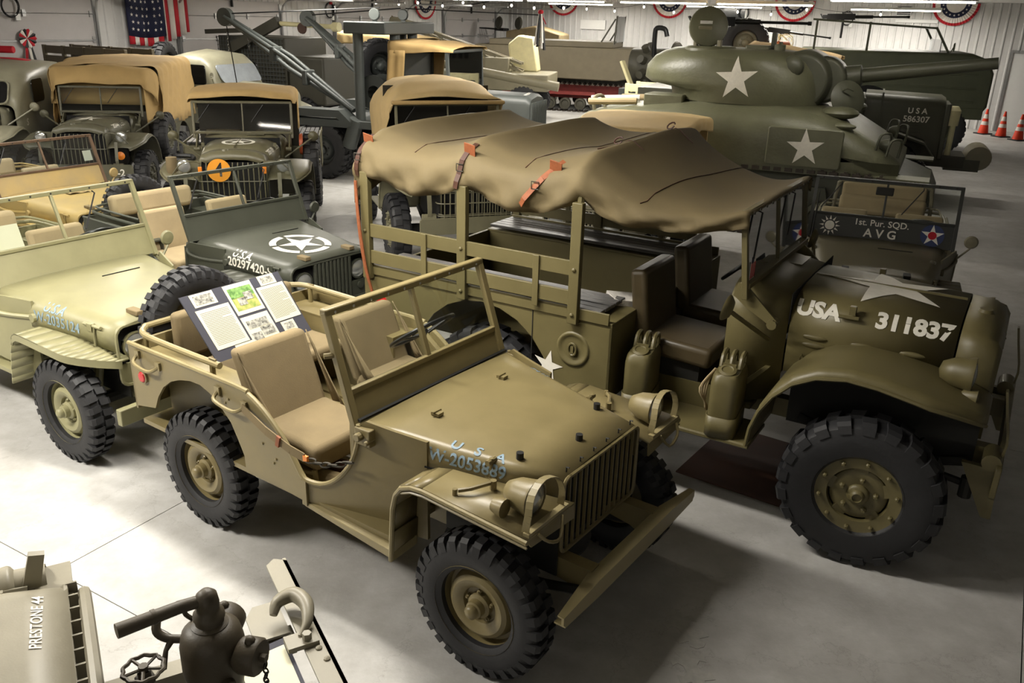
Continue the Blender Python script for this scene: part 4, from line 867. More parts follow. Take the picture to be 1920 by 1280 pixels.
# jerrycans stand on the running board
def jerrycan(label, x, y, rz, cap_open=False):
    t = thing('jerrycan', label, 'jerrycan', group='jerrycans on the running board')
    c, s = math.cos(-0.54516922), math.sin(-0.54516922); t.location = (0.30833+c*x-s*y, 6.22728+s*x+c*y, 0.562); t.rotation_euler = (0, 0, -0.54516922+rz)
    b = MB()
    prof = [(0.0, 0.075, 0.15), (0.03, 0.085, 0.165), (0.33, 0.085, 0.165), (0.375, 0.078, 0.155), (0.395, 0.068, 0.14)]
    b.loft([[(px_, py_, z) for px_, py_ in rrect(-w, w, -d, d, 0.05)] for z, w, d in prof]); b.build('can_body', m, t, smooth=50)
    for k in range(3): MB().tube(smoothpath([(-0.055+0.055*k, 0.13, 0.39), (-0.055+0.055*k, 0.125, 0.455), (-0.055+0.055*k, 0.03, 0.46), (-0.055+0.055*k, -0.01, 0.395)], 3), 0.015, 7).build('handle', m, t)
    MB().lathe([(0.05, 0), (0.052, 0.03), (0.035, 0.036), (0.03, 0.03), (0, 0.03)], o=(0, -0.085, 0.385), axis=(0, -0.35, 1), n=18).build('cap', m, t, smooth=50)
    MB().bar((-0.04, -0.05, 0.43), (0.04, -0.05, 0.43), 0.012, 0.012).build('cap_lever', m, t)
    MB().loft([[(px_, py_, z) for px_, py_ in rrect(-0.092, 0.092, -0.172, 0.172, 0.05)] for z in (0.0, 0.13)], caps=False).build('carrier_tray', m, t, solid=0.006)
    if cap_open:
        b = MB()
        for k in range(4): b.tube(smoothpath([(-0.085, -0.02, 0.38), (-0.115-0.01*k, -0.06-0.02*k, 0.28), (-0.11, -0.09, 0.15+0.01*k), (-0.095, -0.02, 0.12), (-0.10, 0.03, 0.25), (-0.085, 0.0, 0.37)], 4), 0.006, 5)
        b.build('webbing_strap', M_seatt, t)
jerrycan('olive jerrycan on the running board beside the cargo box', 1.10, -0.80, 0.15)
jerrycan('olive jerrycan with webbing strap on the running board by the front fender', 1.66, -0.80, 0.1, True)
# small flag sticker on the windscreen, folded papers on the bench end
MB().box(1.655, 1.657, -0.64, -0.55, 1.46, 1.60).build('flag_sticker', M_wht, T, smooth=0)
for k in range(4): MB().box(1.657, 1.6585, -0.635+0.024*k, -0.623+0.024*k, 1.465, 1.56).build('sticker_stripe', M_red, T, smooth=0)
MB().box(1.657, 1.6587, -0.64, -0.595, 1.56, 1.60).build('sticker_canton', M_blu, T, smooth=0)
c, s = math.cos(-0.54516922), math.sin(-0.54516922)
pb = tag(MB().cbox((0, 0, 0.04), (0.22, 0.16, 0.04), Euler((0.1, 0.15, 0.3))).build('paper_bundle', mat('crumpled_paper', (205, 200, 192), 0.7, var=0.15, scale=40, bump=0.8, bscale=40), smooth=0), 'crumpled pale paper bundle behind the passenger seat back', 'paper')
pb.location = (0.30833+c*0.84+s*0.55, 6.22728+s*0.84-c*0.55, 1.12)
# brown drip mat under the truck
dm = tag(MB().box(-0.55, 0.55, -0.45, 0.45, 0, 0.012).build('floor_mat', mat('brown_rubber_mat', (74, 46, 32), 0.7, var=0.15), bevel=0.004), 'brown rubber mat on the floor under the weapon carrier', 'mat')
dm.location = (1.85, 5.15, 0); dm.rotation_euler = (0, 0, R(-35))
# ================================================================ THE OTHER JEEPS
def mbjeep(name, label, loc, yaw, m, seatm, sc=1.0, glass=None, lens=None, panel_m=None, grille='slots', top_m=None, interior=True, bumper=True, cushion=True):
    J = thing(name, label, 'jeep', (*loc, 0), yaw, 'open army jeeps'); J.scale = (sc, sc, sc); pm = panel_m or m
    arch = [(0.46, 0.52), (0.44, 0.66), (0.37, 0.78), (0.26, 0.865), (0.12, 0.91), (-0.02, 0.912), (-0.16, 0.87), (-0.27, 0.79), (-0.34, 0.68), (-0.36, 0.56)]
    opn = [(0.44, 0.98), (0.54, 0.95), (0.62, 0.88), (0.70, 0.77), (0.78, 0.66), (0.86, 0.62), (1.02, 0.61), (1.12, 0.64), (1.18, 0.72), (1.21, 0.84), (1.22, 1.0)]
    poly = [(-0.60, 0.52), (-0.60, 0.98)] + opn + [(1.26, 1.04), (1.60, 1.01), (1.60, 0.46), (0.47, 0.46)] + arch
    for s in (-1, 1):
        a = MB().prism(poly, 'xz', 0, 0.015); a.v = [(x, s*((0.70 if x < 1.23 else 0.70-(x-1.23)*0.38)-y), z) for x, y, z in a.v]; a.build('side_panel', m, J, smooth=30)
        MB().tube(smoothpath([(x, s*0.70, z) for x, z in [(-0.6, 0.98)] + opn], 2), 0.012, 6).build('rolled_edge', m, J)
        # fender: flat top, rear apron, rounded front
        top = [(1.50, 0.44), (1.545, 0.62), (1.60, 0.79), (1.63, 0.825), (1.70, 0.84), (2.05, 0.825), (2.20, 0.80), (2.33, 0.765), (2.40, 0.735)]
        yo = [0.73, 0.73, 0.73, 0.73, 0.73, 0.73, 0.70, 0.58, 0.46]; q = MB()
        sp_ = smoothpath([(x, y, z) for (x, z), y in zip(top, yo)], 3); top = [(p.x, p.z) for p in sp_]; yo = [p.y for p in sp_]
        for k in range(len(top)-1):
            (x0, z0), (x1, z1) = top[k], top[k+1]; q.add([(x0, s*yo[k], z0), (x1, s*yo[k+1], z1), (x1, s*0.40, z1), (x0, s*0.40, z0)], [(0,1,2,3)])
        F = q.build('fender', m, J, smooth=50, solid=0.01, off=0)
        MB().loft([[(x, s*y, z+0.004), (x, s*(y-0.008), z+0.004), (x, s*(y-0.008), z-0.05), (x, s*y, z-0.05)] for (x, z), y in zip(top[6:], yo[6:])]).build('fender_skirt', m, F, smooth=50)
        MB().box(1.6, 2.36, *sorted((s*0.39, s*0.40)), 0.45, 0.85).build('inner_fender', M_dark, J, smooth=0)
        MB().box(-0.5, 2.62, *sorted((s*0.30, s*0.37)), 0.44, 0.53).build('frame_rail', m, J, smooth=0)
        MB().cyl((2.03, s*0.44, 0.42), (2.10, s*0.42, 0.72), 0.032, n=10).build('shock_absorber', m, J)
        if interior: MB().box(-0.55, 0.48, *sorted((s*0.69, s*0.48)), 0.88, 0.895).box(-0.55, 0.48, *sorted((s*0.48, s*0.49)), 0.5, 0.89).build('wheel_box', m, J, smooth=0)
        headlight(J, (2.355, s*0.315, 0.80), 0.092, m, 0.10)
        MB().lathe([(0.03, 0), (0.034, 0.02), (0, 0.026)], o=(2.375, s*0.31, 0.655), axis=(1, 0, 0), n=12).build('marker_lamp', m, J)
        MB().tube(smoothpath([(1.20, s*0.66, 1.02), (1.26, s*0.70, 0.94), (1.40, s*0.64, 0.90), (1.62, s*0.555, 0.90)], 4), 0.016, 7).cyl((1.62, s*0.53, 0.90), (1.62, s*0.585, 0.90), 0.03, n=10).build('windshield_arm', m, J)
        MB().cbox((2.16, s*0.487, 0.93), (0.05, 0.03, 0.05)).cyl((2.10, s*0.495, 0.945), (2.26, s*0.48, 0.94), 0.012, n=6).cyl((2.2, s*0.49, 0.93), (2.2, s*0.50, 0.81), 0.007, n=5).build('hood_latch', m, J)
    MB().box(-0.61, -0.59, -0.70, 0.70, 0.50, 0.98).build('tail_panel', m, J); MB().box(-0.58, 1.5, -0.68, 0.68, 0.47, 0.50).build('floor_pan', m, J, smooth=0)
    # hood with rounded shoulders and nose
    def ring(x, hw, zt, zb, r=0.11):
        p = [(x, -hw, zb)] + [(x, -hw+r*(1-math.cos(R(t))), zt-r*0.8+r*0.8*math.sin(R(t))) for t in (0, 22, 45, 68, 90)] + [(x, -hw*0.5, zt+0.010), (x, 0, zt+0.014)]
        return p + [(a, -b, c) for a, b, c in reversed(p[:-1])]
    H = MB().loft([ring(1.24, 0.62, 1.045, 0.84), ring(1.45, 0.585, 1.035, 0.83), ring(1.9, 0.525, 1.010, 0.82), ring(2.25, 0.478, 0.985, 0.80), ring(2.385, 0.462, 0.968, 0.79)], ringclosed=False, caps=False)
    hb = H.bvh(); hood = H.build('hood', top_m or m, J, smooth=60, solid=0.012)
    MB().bar((1.55, -0.002, 1.046), (1.55, 0.30, 1.044), 0.006, 0.006).build('hood_crease', M_dark, hood)
    for y in (-0.25, 0.25): MB().box(2.24, 2.36, y-0.03, y+0.03, 0.985, 1.02).build('wood_block', M_seatc if grille == 'slots' else M_dark, hood, bevel=0.006)
    # grille
    gp = [(2.375, y, z) for y, z in rrect(-0.455, 0.455, 0.55, 0.955, 0.06)]
    MB().tube(gp, 0.012, 6, closed=True).build('grille_frame', m, J); MB().box(2.30, 2.33, -0.44, 0.44, 0.55, 0.94).build('radiator', M_grille, J)
    gb = None
    for k in range(10):
        y = -0.195 + 0.39*k/9
        if gb is None: gb = MB().box(2.355, 2.385, -0.013, 0.013, 0.56, 0.945).build('grille_bar', m, J, bevel=0.004); q = gb
        else: q = gb.copy(); COL.objects.link(q); q.parent = J
        q.location.y = y
    for s in (-1, 1): MB().prism(rrect(*sorted((s*0.45, s*0.215)), 0.56, 0.70, 0.02), 'yz', 2.36, 2.375).build('grille_cheek', m, J)
    if bumper: MB().box(2.60, 2.65, -0.66, 0.66, 0.42, 0.53).build('bumper', m, J, bevel=0.006)
    for x in (0, 2.03): MB().cyl((x, -0.6, 0.355), (x, 0.6, 0.355), 0.045, n=10).sphere((x, 0.1, 0.355), (0.13, 0.13, 0.14), 10, 6).build('axle', M_dark, J)
    for x, s in ((0, -1), (0, 1), (2.03, -1), (2.03, 1)): wheel(J, (x, s*0.622, 0.36), s, 'jeep', m)
    # windshield with deep lower panel
    b0, t0 = Vector((1.235, 0, 1.03)), Vector((1.02, 0, 1.58))
    def wp(t, y): p = b0.lerp(t0, t); return (p.x, y, p.z)
    for s in (-1, 1): MB().bar(wp(-0.02, s*0.655), wp(1, s*0.655), 0.032, 0.03, (1, 0, 0)).build('windshield_post', m, J)
    MB().bar(wp(1, -0.67), wp(1, 0.67), 0.03, 0.035, (1, 0, 0)).bar(wp(0.40, -0.65), wp(0.40, 0.65), 0.025, 0.028, (1, 0, 0)).bar(wp(0.4, 0), wp(1, 0), 0.02, 0.026, (1, 0, 0)).build('windshield_frame', m, J, bevel=0.003)
    pn = MB().add([wp(0, -0.64), wp(0, 0.64), wp(0.40, 0.64), wp(0.40, -0.64)], [(0,1,2,3)]).build('windshield_panel', pm, J, smooth=0, solid=0.012)
    for y0, y1 in ((-0.64, -0.01), (0.01, 0.64)): MB().add([wp(0.42, y0), wp(0.42, y1), wp(0.97, y1), wp(0.97, y0)], [(0,1,2,3)]).build('windshield_pane', glass or M_glass, J, smooth=0)
    for y in (-0.42, 0.32): MB().tube([wp(0.95, y), (wp(0.93, y)[0]+0.03, y, wp(0.93, y)[2]), (wp(0.5, y)[0]+0.025, y-0.16, wp(0.5, y)[2])], 0.006, 5).build('wiper', M_black, J)
    rivets(J, [(wp(1, 0)[0]+0.016, -0.6+0.15*k, wp(1, 0)[2]) for k in range(9)], 0.008, M_dark, (1, 0, 0.4), 'top_snaps')
    MB().box(1.18, 1.20, -0.62, 0.62, 0.75, 1.03).build('dashboard', m, J)
    if interior:
        if cushion:
            seat(J, 0.42, 0.88, -0.60, -0.14, 0.66, 0.78, 0.44, 1.16, seatm, lean=0.10); seat(J, 0.42, 0.88, 0.14, 0.60, 0.66, 0.78, 0.44, 1.16, seatm, lean=0.10)
        MB().box(-0.42, 0.0, -0.46, 0.46, 0.72, 0.82).build('rear_seat', seatm, J, bevel=0.03, segs=3); MB().cbox((-0.50, 0, 1.06), (0.13, 0.92, 0.22), Euler((0, -0.15, 0))).build('rear_seat_back', seatm, J, bevel=0.045, segs=3)
        steering(J, (0.83, 0.37, 1.12), 0.20, -0.62, (1.2, 0.37, 0.85))
        pt = [(0.30, -0.64, 1.03), (-0.45, -0.64, 1.03), (-0.57, -0.56, 1.03), (-0.59, -0.4, 1.03), (-0.59, 0.4, 1.03), (-0.57, 0.56, 1.03), (-0.45, 0.64, 1.03), (0.30, 0.64, 1.03)]
        MB().tube(smoothpath(pt, 4), 0.016, 7).build('top_bow', m, J); MB().tube(smoothpath([(x, y*0.94, z+0.045) for x, y, z in pt], 4), 0.012, 6).build('top_bow', m, J)
    MB().lathe([(0.0, -0.02), (0.05, -0.015), (0.062, 0), (0, 0.004)], o=(1.20, 0.80, 1.12), axis=(-1, 0, 0), n=16).cyl((1.20, 0.80, 1.06), (1.22, 0.70, 0.95), 0.010, n=6).build('mirror', m, J)
    return J, hood, hb, pn
M_j2 = paint('pale_olive', (138, 134, 100), 0.45); M_j3 = paint('dark_grey_olive', (70, 72, 62), 0.45); M_yel = mat('faded_yellow_tan', (172, 146, 84), 0.6, var=0.0, c2=(150, 132, 92), scale=3.0, bump=0.05)
M_rust = mat('rusty_brown_frame', (86, 66, 48), 0.7, var=0.2); M_avg = paint('warm_grey_olive', (128, 122, 100), 0.45); M_avgp = paint('charcoal_panel', (52, 53, 50), 0.45)
# pale jeep at the left edge
j2, h2, b2_, p2 = mbjeep('jeep', 'pale olive jeep at the left edge numbered W-2035124', (-4.2866, 6.72546), -0.57473, M_j2, M_seatt)
decal('marking', text_bm('U.S.A', 0.085, 0.015, shear=0.2), M_blue, h2, (1.80, -0.53, 0.985), (0.99, 0.13, -0.05), (0, 0.25, 0.97), b2_, 0.003, 1)
decal('serial_number', text_bm('W-2035124', 0.10, 0.01, xs=0.9), M_blue, h2, (1.84, -0.54, 0.905), (0.99, 0.13, -0.05), (0, 0.1, 0.99), b2_, 0.003, 1)
q = MB().add([(1.185, -0.58, 1.13), (1.185, -0.30, 1.13), (1.08, -0.30, 1.42), (1.08, -0.58, 1.42)], [(0,1,2,3)]).build('paper_note', M_paper, j2, smooth=0, solid=0.003)
# dark jeep behind the front jeep
j3, h3, b3_, p3 = mbjeep('jeep', 'dark grey-green jeep with white ringed star and number 20297420-S', (-3.3641, 8.3271), -0.6479, M_j3, M_seatt, 0.96)
decal('star', poly_mesh([star2d(0.205, rot=90)]), M_stencil, h3, (1.95, 0.0, 1.1), (0, 1, 0), (-1, 0, 0), b3_, 0.003, 3)
for k in range(5): decal('ring_segment', arc_bm(0.215, 0.275, 18+72*k+5, 18+72*(k+1)-5), M_stencil, h3, (1.95, 0.0, 1.1), (0, 1, 0), (-1, 0, 0), b3_, 0.003, 0)
decal('marking', text_bm('U.S.A.', 0.095, 0.02, shear=0.15), M_stencil, h3, (1.80, -0.53, 0.99), (0.99, 0.13, -0.05), (0, 0.3, 0.95), b3_, 0.003, 1)
decal('serial_number', text_bm('20297420-S', 0.11, 0.02), M_stencil, h3, (1.90, -0.54, 0.905), (0.99, 0.13, -0.05), (0, 0.1, 0.99), b3_, 0.003, 1)
wheel(j3, (-0.74, -0.05, 0.95), -1, 'jeep', M_j3, axis_x=R(-90))
# faded yellow jeep
j4, h4, b4_, p4 = mbjeep('jeep', 'faded yellow jeep with rusty windshield frame at far left', (-6.08, 9.93), R(-32), M_yel, M_seatt, 0.93, glass=M_glass_blue)
MB().add([(1.10, 0.50, 1.29), (1.10, 0.61, 1.29), (1.07, 0.61, 1.41), (1.07, 0.50, 1.41)], [(0,1,2,3)]).build('paper_tag', M_paper, j4, smooth=0, solid=0.003)
for ch in j4.children:
    if ch.name.startswith(('windshield_frame', 'windshield_post')): ch.data.materials[0] = M_rust
q = MB().grid(lambda u, v: (1.42+0.28*u, -0.1+0.26*v, 1.05+0.02*math.sin(u*9)*math.sin(v*8)), 8, 8).build('flaking_patch', mat('flaking_paint', (110, 84, 52), 0.8, var=0, c2=(190, 170, 120), scale=30, bump=0.5), j4, smooth=60)
# jeep with the unit name on its windshield
j5, h5, b5_, p5 = mbjeep('jeep', 'grey-olive jeep lettered 1st Pur SQD AVG on its dark windshield panel', (3.8564, 8.8633), -1.9627, M_avg, M_seatt, 0.96, panel_m=M_avgp, grille='plain')
for ch in j5.children:
    if ch.name.startswith(('windshield_frame', 'windshield_post')): ch.data.materials[0] = M_avgp
wu = Vector((0, 1, 0)); wv_ = (Vector((1.02, 0, 1.58))-Vector((1.235, 0, 1.03))).normalized()
def pan(t, y): return Vector((1.235, y, 1.03)).lerp(Vector((1.02, y, 1.58)), t)
decal('marking', text_bm('1st. Pur. SQD.', 0.085, 0.012), M_stencil, p5, pan(0.30, 0.0), wu, wv_, None, 0.010)
decal('marking', text_bm('A V G', 0.115, 0.02), M_stencil, p5, pan(0.13, 0.0), wu, wv_, None, 0.010)
dk = decal('emblem_disc', poly_mesh([circle2d(0.105)]), mat('emblem_blue', (44, 56, 98), 0.5, var=0.05), p5, pan(0.20, 0.46), wu, wv_, None, 0.008)
decal('emblem_star', poly_mesh([star2d(0.105, rot=90)]), M_stencil, p5, pan(0.20, 0.46), wu, wv_, None, 0.010); decal('emblem_dot', poly_mesh([circle2d(0.038)]), M_red, p5, pan(0.20, 0.46), wu, wv_, None, 0.012)
sun = [circle2d(0.045)] + [[((0.058)*math.cos(R(30*k-11)), 0.058*math.sin(R(30*k-11))), (0.058*math.cos(R(30*k+11)), 0.058*math.sin(R(30*k+11))), (0.10*math.cos(R(30*k)), 0.10*math.sin(R(30*k)))] for k in range(12)]
decal('sun_emblem', poly_mesh(sun), M_stencil, p5, pan(0.20, -0.47), wu, wv_, None, 0.010)
MB().cyl((1.40, -0.62, 0.9), (1.36, -0.60, 1.5), 0.012, 0.004, 7).cyl((1.41, -0.62, 0.84), (1.40, -0.62, 1.0), 0.025, n=8).build('antenna_base', M_black, j5)
MB().tube(smoothpath([(-0.58, -0.52, 0.98), (-0.60, -0.50, 1.22), (-0.60, -0.40, 1.30), (-0.60, 0.40, 1.30), (-0.60, 0.50, 1.22), (-0.58, 0.52, 0.98)], 4), 0.022, 8).build('seat_hoop', M_avg, j5)
MB().cbox((-0.56, 0, 1.14), (0.08, 0.90, 0.32), Euler((0, -0.1, 0))).build('bench_back', M_seatt, j5, bevel=0.035, segs=3)
MB().cbox((1.08, -0.02, 1.50), (0.02, 0.16, 0.08)).build('rear_mirror', M_dark, j5, bevel=0.02)
for k in range(3): decal('hood_mark', text_bm('USA', 0.05, 0.01), M_stencil, h5, (1.72, 0.45, 1.0), (-1, 0, 0), (0, -0.4, 0.9), b5_, 0.003, 1) if k == 0 else None
# ---------------------------------------------------------------- fire-pump jeep in the near left corner
M_fp = paint('pale_grey_olive', (140, 134, 116), 0.45)
FY = R(29.5); FO = (-3.43, 0.95)
jf, hf, bf_, pf_ = mbjeep('jeep', 'pale olive fire jeep hood lettered PRESTONE 44 in the near corner', FO, FY, M_fp, M_seatt, interior=False, bumper=False)
decal('marking', text_bm('PRESTONE 44', 0.050, 0.014, shear=0.2, xs=1.0), M_stencil, hf, (2.29, 0.20, 1.1), (0.04, 1, 0), (-1, 0.04, 0), bf_, 0.003, 1)
for ch in list(hf.children):
    if ch.name.split('.')[0] in ('wood_block', 'hood_crease'): bpy.data.objects.remove(ch)
for k in range(12):
    y = -0.42 + 0.84*k/11; MB().box(2.38, 2.415, y-0.004, y+0.004, 0.90, 0.962).build('grille_tooth', M_fp, jf, smooth=0)
MB().tube(smoothpath([(2.43, -0.44, 0.86), (2.435, -0.3, 0.945), (2.435, 0.3, 0.945), (2.43, 0.44, 0.86), (2.42, 0.47, 0.62)], 4), 0.022, 8).build('grille_hoop', M_fp, jf)
MB().box(2.28, 2.40, 0.40, 0.62, 0.905, 0.925).prism([(2.24, 0.925), (2.30, 0.925), (2.33, 1.05), (2.28, 1.06)], 'xz', 0.50, 0.53).build('lamp_shield', M_fp, jf, smooth=0)
MB().lathe([(0.001, -0.16), (0.06, -0.14), (0.085, -0.06), (0.09, 0.0), (0.085, 0.01), (0.07, 0.02), (0.065, 0.12)], o=(2.20, 0.56, 0.90), axis=(1, 0, 0), n=22).build('lamp_bucket', M_fp, jf, smooth=40)
for s in (-1, 1): MB().box(2.3, 3.14, *sorted((s*0.28, s*0.36)), 0.46, 0.54).build('frame_extension', M_fp, jf, smooth=0)
bpv = MB().prism([(3.13, -0.72), (3.22, -0.72), (3.22, 0.70), (3.17, 0.735), (3.13, 0.70)], 'xy', 0.60, 0.612); bpv.prism([(3.205, 0.48), (3.22, 0.48), (3.22, 0.612), (3.205, 0.612)], 'xz', -0.72, 0.72)
bpv.build('bumper', M_fp, jf, smooth=0)
MB().prism([(2.98, 0.28), (3.12, 0.28), (3.12, 0.50), (3.02, 0.50), (2.98, 0.44)], 'xy', 0.56, 0.57).build('bumper_bracket', M_fp, jf, smooth=0)
hk = smoothpath([(3.07, 0.335, 0.63), (3.10, 0.37, 0.66), (3.165, 0.36, 0.68), (3.19, 0.28, 0.68), (3.17, 0.20, 0.66), (3.13, 0.165, 0.632)], 5)
MB().tube(hk, [0.010+0.022*math.sin(math.pi*min(1, (k+2)/len(hk))) for k in range(len(hk))], 9).cbox((3.13, 0.15, 0.622), (0.12, 0.08, 0.02)).cyl((3.15, 0.14, 0.62), (3.15, 0.14, 0.66), 0.018, n=6).build('tow_hook', M_fp, jf, smooth=50)
rivets(jf, [(3.18, 0.09, 0.612), (3.19, 0.02, 0.612), (3.16, -0.2, 0.612)], 0.014, M_fp)
# the pump itself stands on the frame extension: valves, outlets, pipes
M_iron = mat('pump_iron', (74, 66, 52), 0.5, var=0.12, bump=0.1, bscale=90); M_iron_b = mat('brown_pipe', (92, 70, 52), 0.6, var=0.15)
pu = thing('fire_pump', 'dark cast-iron fire pump with valves and capped outlets on the fire jeep bumper', 'pump', (FO[0]+math.cos(FY)*2.79-math.sin(FY)*(-0.04), FO[1]+math.sin(FY)*2.79+math.cos(FY)*(-0.04), 0.545), FY); pu.scale = (0.84, 0.84, 0.80)
MB().lathe([(0.12, 0.0), (0.14, 0.03), (0.14, 0.06), (0.10, 0.09), (0.105, 0.22), (0.125, 0.32), (0.125, 0.44), (0.112, 0.50), (0.075, 0.53), (0.0, 0.535)], axis=(0, 0, 1), n=26).build('pump_body', M_iron, pu, smooth=50)
MB().lathe([(0.068, 0.51), (0.072, 0.535), (0.056, 0.545), (0.054, 0.565), (0.062, 0.57), (0.060, 0.59), (0.046, 0.60), (0.044, 0.62), (0.046, 0.64), (0.04, 0.68), (0.02, 0.70), (0.0, 0.702)], axis=(0, 0, 1), n=20).build('riser', M_iron, pu, smooth=50)
MB().cyl((0, 0, 0.655), (-0.11, 0.0, 0.655), 0.026, n=14).cyl((-0.09, 0, 0.655), (-0.33, -0.045, 0.66), 0.026, 0.030, 14).cyl((-0.19, -0.017, 0.656), (-0.205, -0.019, 0.656), 0.031, n=14).build('swing_pipe', M_iron, pu, smooth=40)
for (ang, tilt, nm) in ((-42, 0.0, 'capped_outlet'), (62, 0.0, 'capped_outlet')):
    d = Vector((math.cos(R(ang)), math.sin(R(ang)), 0.02)); c0 = Vector((0, 0, 0.40))
    o = MB().lathe([(0.055, 0.06), (0.058, 0.12), (0.072, 0.125), (0.078, 0.14), (0.078, 0.20), (0.07, 0.21), (0.0, 0.212)], o=c0, axis=d, n=22).build(nm, M_iron, pu, smooth=40)
    MB().cyl(c0 + d*0.21, c0 + d*0.235, 0.018, n=8).build('cap_nut', M_iron, o)
    sd = d.cross(Vector((0, 0, 1)))
    for s in (-1, 1): MB().sphere(c0 + d*0.17 + Vector((0, 0, s*0.078)), 0.022, 8, 6).build('cap_lug', M_iron, o)
MB().cyl((0.02, -0.11, 0.30), (0.025, -0.145, 0.30), 0.035, n=12).cyl((0.025, -0.145, 0.30), (0.03, -0.17, 0.30), 0.022, n=6).build('drain_plug', M_iron, pu)
MB().cyl((-0.09, 0.01, 0.14), (-0.36, -0.02, 0.12), 0.05, n=16).cyl((-0.27, 0, 0.13), (-0.31, 0, 0.13), 0.064, n=6).cyl((-0.20, 0, 0.13), (-0.22, 0, 0.13), 0.06, n=6).build('suction_pipe', M_iron_b, pu, smooth=40)
MB().tube(smoothpath([(-0.36, -0.02, 0.12), (-0.45, -0.03, 0.11), (-0.50, -0.04, 0.04), (-0.51, -0.05, -0.12)], 5), 0.055, 14).build('pipe_elbow', M_iron_b, pu, smooth=60)
MB().sphere((-0.26, 0.0, 0.15), (0.075, 0.075, 0.085), 14, 8).cyl((-0.26, 0, 0.20), (-0.26, 0, 0.27), 0.055, n=8).cyl((-0.26, 0, 0.27), (-0.26, 0, 0.40), 0.026, n=12).cyl((-0.26, 0, 0.34), (-0.26, 0, 0.37), 0.038, n=6).build('gate_valve', M_iron, pu, smooth=40)
def handwheel(c, r, nm, ax=(0, 0, 1)):
    c = Vector(c); ax = Vector(ax).normalized(); u = ax.orthogonal().normalized(); w = ax.cross(u); b = MB(); n = 40
    b.tube([c + (u*math.cos(2*math.pi*k/n) + w*math.sin(2*math.pi*k/n))*(r*(1+0.05*math.cos(10*2*math.pi*k/n))) for k in range(n)], r*0.11, 6, closed=True)
    for k in range(5): a = 2*math.pi*k/5; b.tube([c, c + (u*math.cos(a) + w*math.sin(a))*r], r*0.09, 5)
    b.cyl(c-ax*0.01, c+ax*0.015, r*0.25, n=8); b.build(nm, M_iron, pu)
handwheel((-0.26, 0, 0.41), 0.075, 'hand_wheel'); handwheel((0.05, -0.20, 0.05), 0.06, 'hand_wheel', (0.3, -0.8, 0.5)); MB().cyl((0.03, -0.10, 0.03), (0.05, -0.20, 0.05), 0.03, n=10).build('side_valve', M_iron, pu)
MB().tube(smoothpath([(-0.11, 0.06, 0.45), (-0.16, 0.08, 0.46), (-0.19, 0.10, 0.49), (-0.18, 0.13, 0.53)], 4), 0.018, 9).tube([(-0.14, 0.07, 0.455), (-0.17, 0.04, 0.43), (-0.19, 0.02, 0.36)], [0.016, 0.010, 0.014], 8).build('pet_cock', M_iron, pu, smooth=50)
MB().tube(smoothpath([(-0.05, 0.08, 0.51), (-0.08, 0.08, 0.56), (-0.04, 0.06, 0.60), (0.01, 0.07, 0.56), (0.01, 0.09, 0.51)], 4), 0.010, 7).build('lifting_ring', M_iron, pu)
MB().tube([(-0.45, 0.06, -0.02), (-0.05, 0.06, 0.0)], 0.014, 8).build('drain_rod', M_iron, pu)
chain(pu, (0.17, -0.15, 0.38), (0.18, -0.03, 0.06), 11, 0.03, 0.016, M_dark); 
b = MB()
for k in range(3): b.tube(smoothpath([(-0.62+0.01*k, 0.10, 0.28), (-0.50, 0.06+0.03*k, 0.27-0.03*k), (-0.36, -0.10, 0.22-0.02*k), (-0.20, -0.24, 0.12), (-0.12, -0.36, 0.06)], 5), 0.009, 6)
b.build('wiring_loom', M_iron_b, pu)
# sign board lying against the bumper
sb = thing('sign_board', 'dark board with cream printed sheets lying against the fire jeep bumper', 'display board', (FO[0]+math.cos(FY)*3.02-math.sin(FY)*(-0.02), FO[1]+math.sin(FY)*3.02+math.cos(FY)*(-0.02), 0.57), FY)
MBX = Matrix.Rotation(R(-8), 4, 'Y')
MB().box(-0.14, 0.07, -0.55, 0.26, 0.0, 0.008).xf(MBX).build('card_backing', M_card, sb, smooth=0)
MB().box(-0.12, 0.055, -0.02, 0.22, 0.009, 0.011).xf(MBX).build('text_sheet', M_paper, sb, smooth=0); MB().box(-0.12, 0.055, -0.30, -0.05, 0.009, 0.011).xf(MBX).build('photo_print', M_paper, sb, smooth=0)
MB().box(-0.09, 0.03, -0.26, -0.12, 0.0115, 0.0125).xf(MBX).build('grey_photo', M_photo_b, sb, smooth=0)
# ================================================================ TRUCKS IN THE SECOND ROW
def canopy(parent, secs, m, nm='canvas_top', wr=0.012, seed=1, n=22, bottom=True):
    """canvas over bows: secs = (x, half width, top z, shoulder radius, hem z)"""
    def ring(x, hw, zt, r, zb):
        p = []
        for k in range(5): p.append((-hw, zb + (zt-r-zb)*k/5))
        for k in range(7): a = R(90*k/6); p.append((-hw + r - r*math.cos(a), zt - r + r*math.sin(a)))
        p += [(-(hw-r)*f, zt + 0.03*(1-f*f)) for f in (0.66, 0.33)] + [(0, zt+0.03)]
        full = p + [(-y, z) for y, z in reversed(p[:-1])]
        return [(x + wr*math.sin(13*y+7*z+seed), y + wr*math.sin(11*x*2+9*z+seed*2)*(1 if abs(y) > hw*0.8 else 0), z + wr*0.8*math.sin(8*x+6*y+seed)) for y, z in full]
    fine = []
    for s0, s1 in zip(secs, secs[1:]):
        k_ = max(1, int(abs(s1[0]-s0[0])/0.07))
        for k in range(k_): fine.append(tuple(a+(b-a)*k/k_ for a, b in zip(s0, s1)))
    fine.append(secs[-1])
    b = MB().loft([ring(*s_) for s_ in fine], ringclosed=False, caps=False)
    e = ring(*fine[-1]); b.add(e, [tuple(range(len(e)))])
    return b.build(nm, m, parent, smooth=70, solid=0.006)
def spare(parent, m, side=1): return wheel(parent, (1.20, side*0.93, 0.95), side, 'dodge', m)
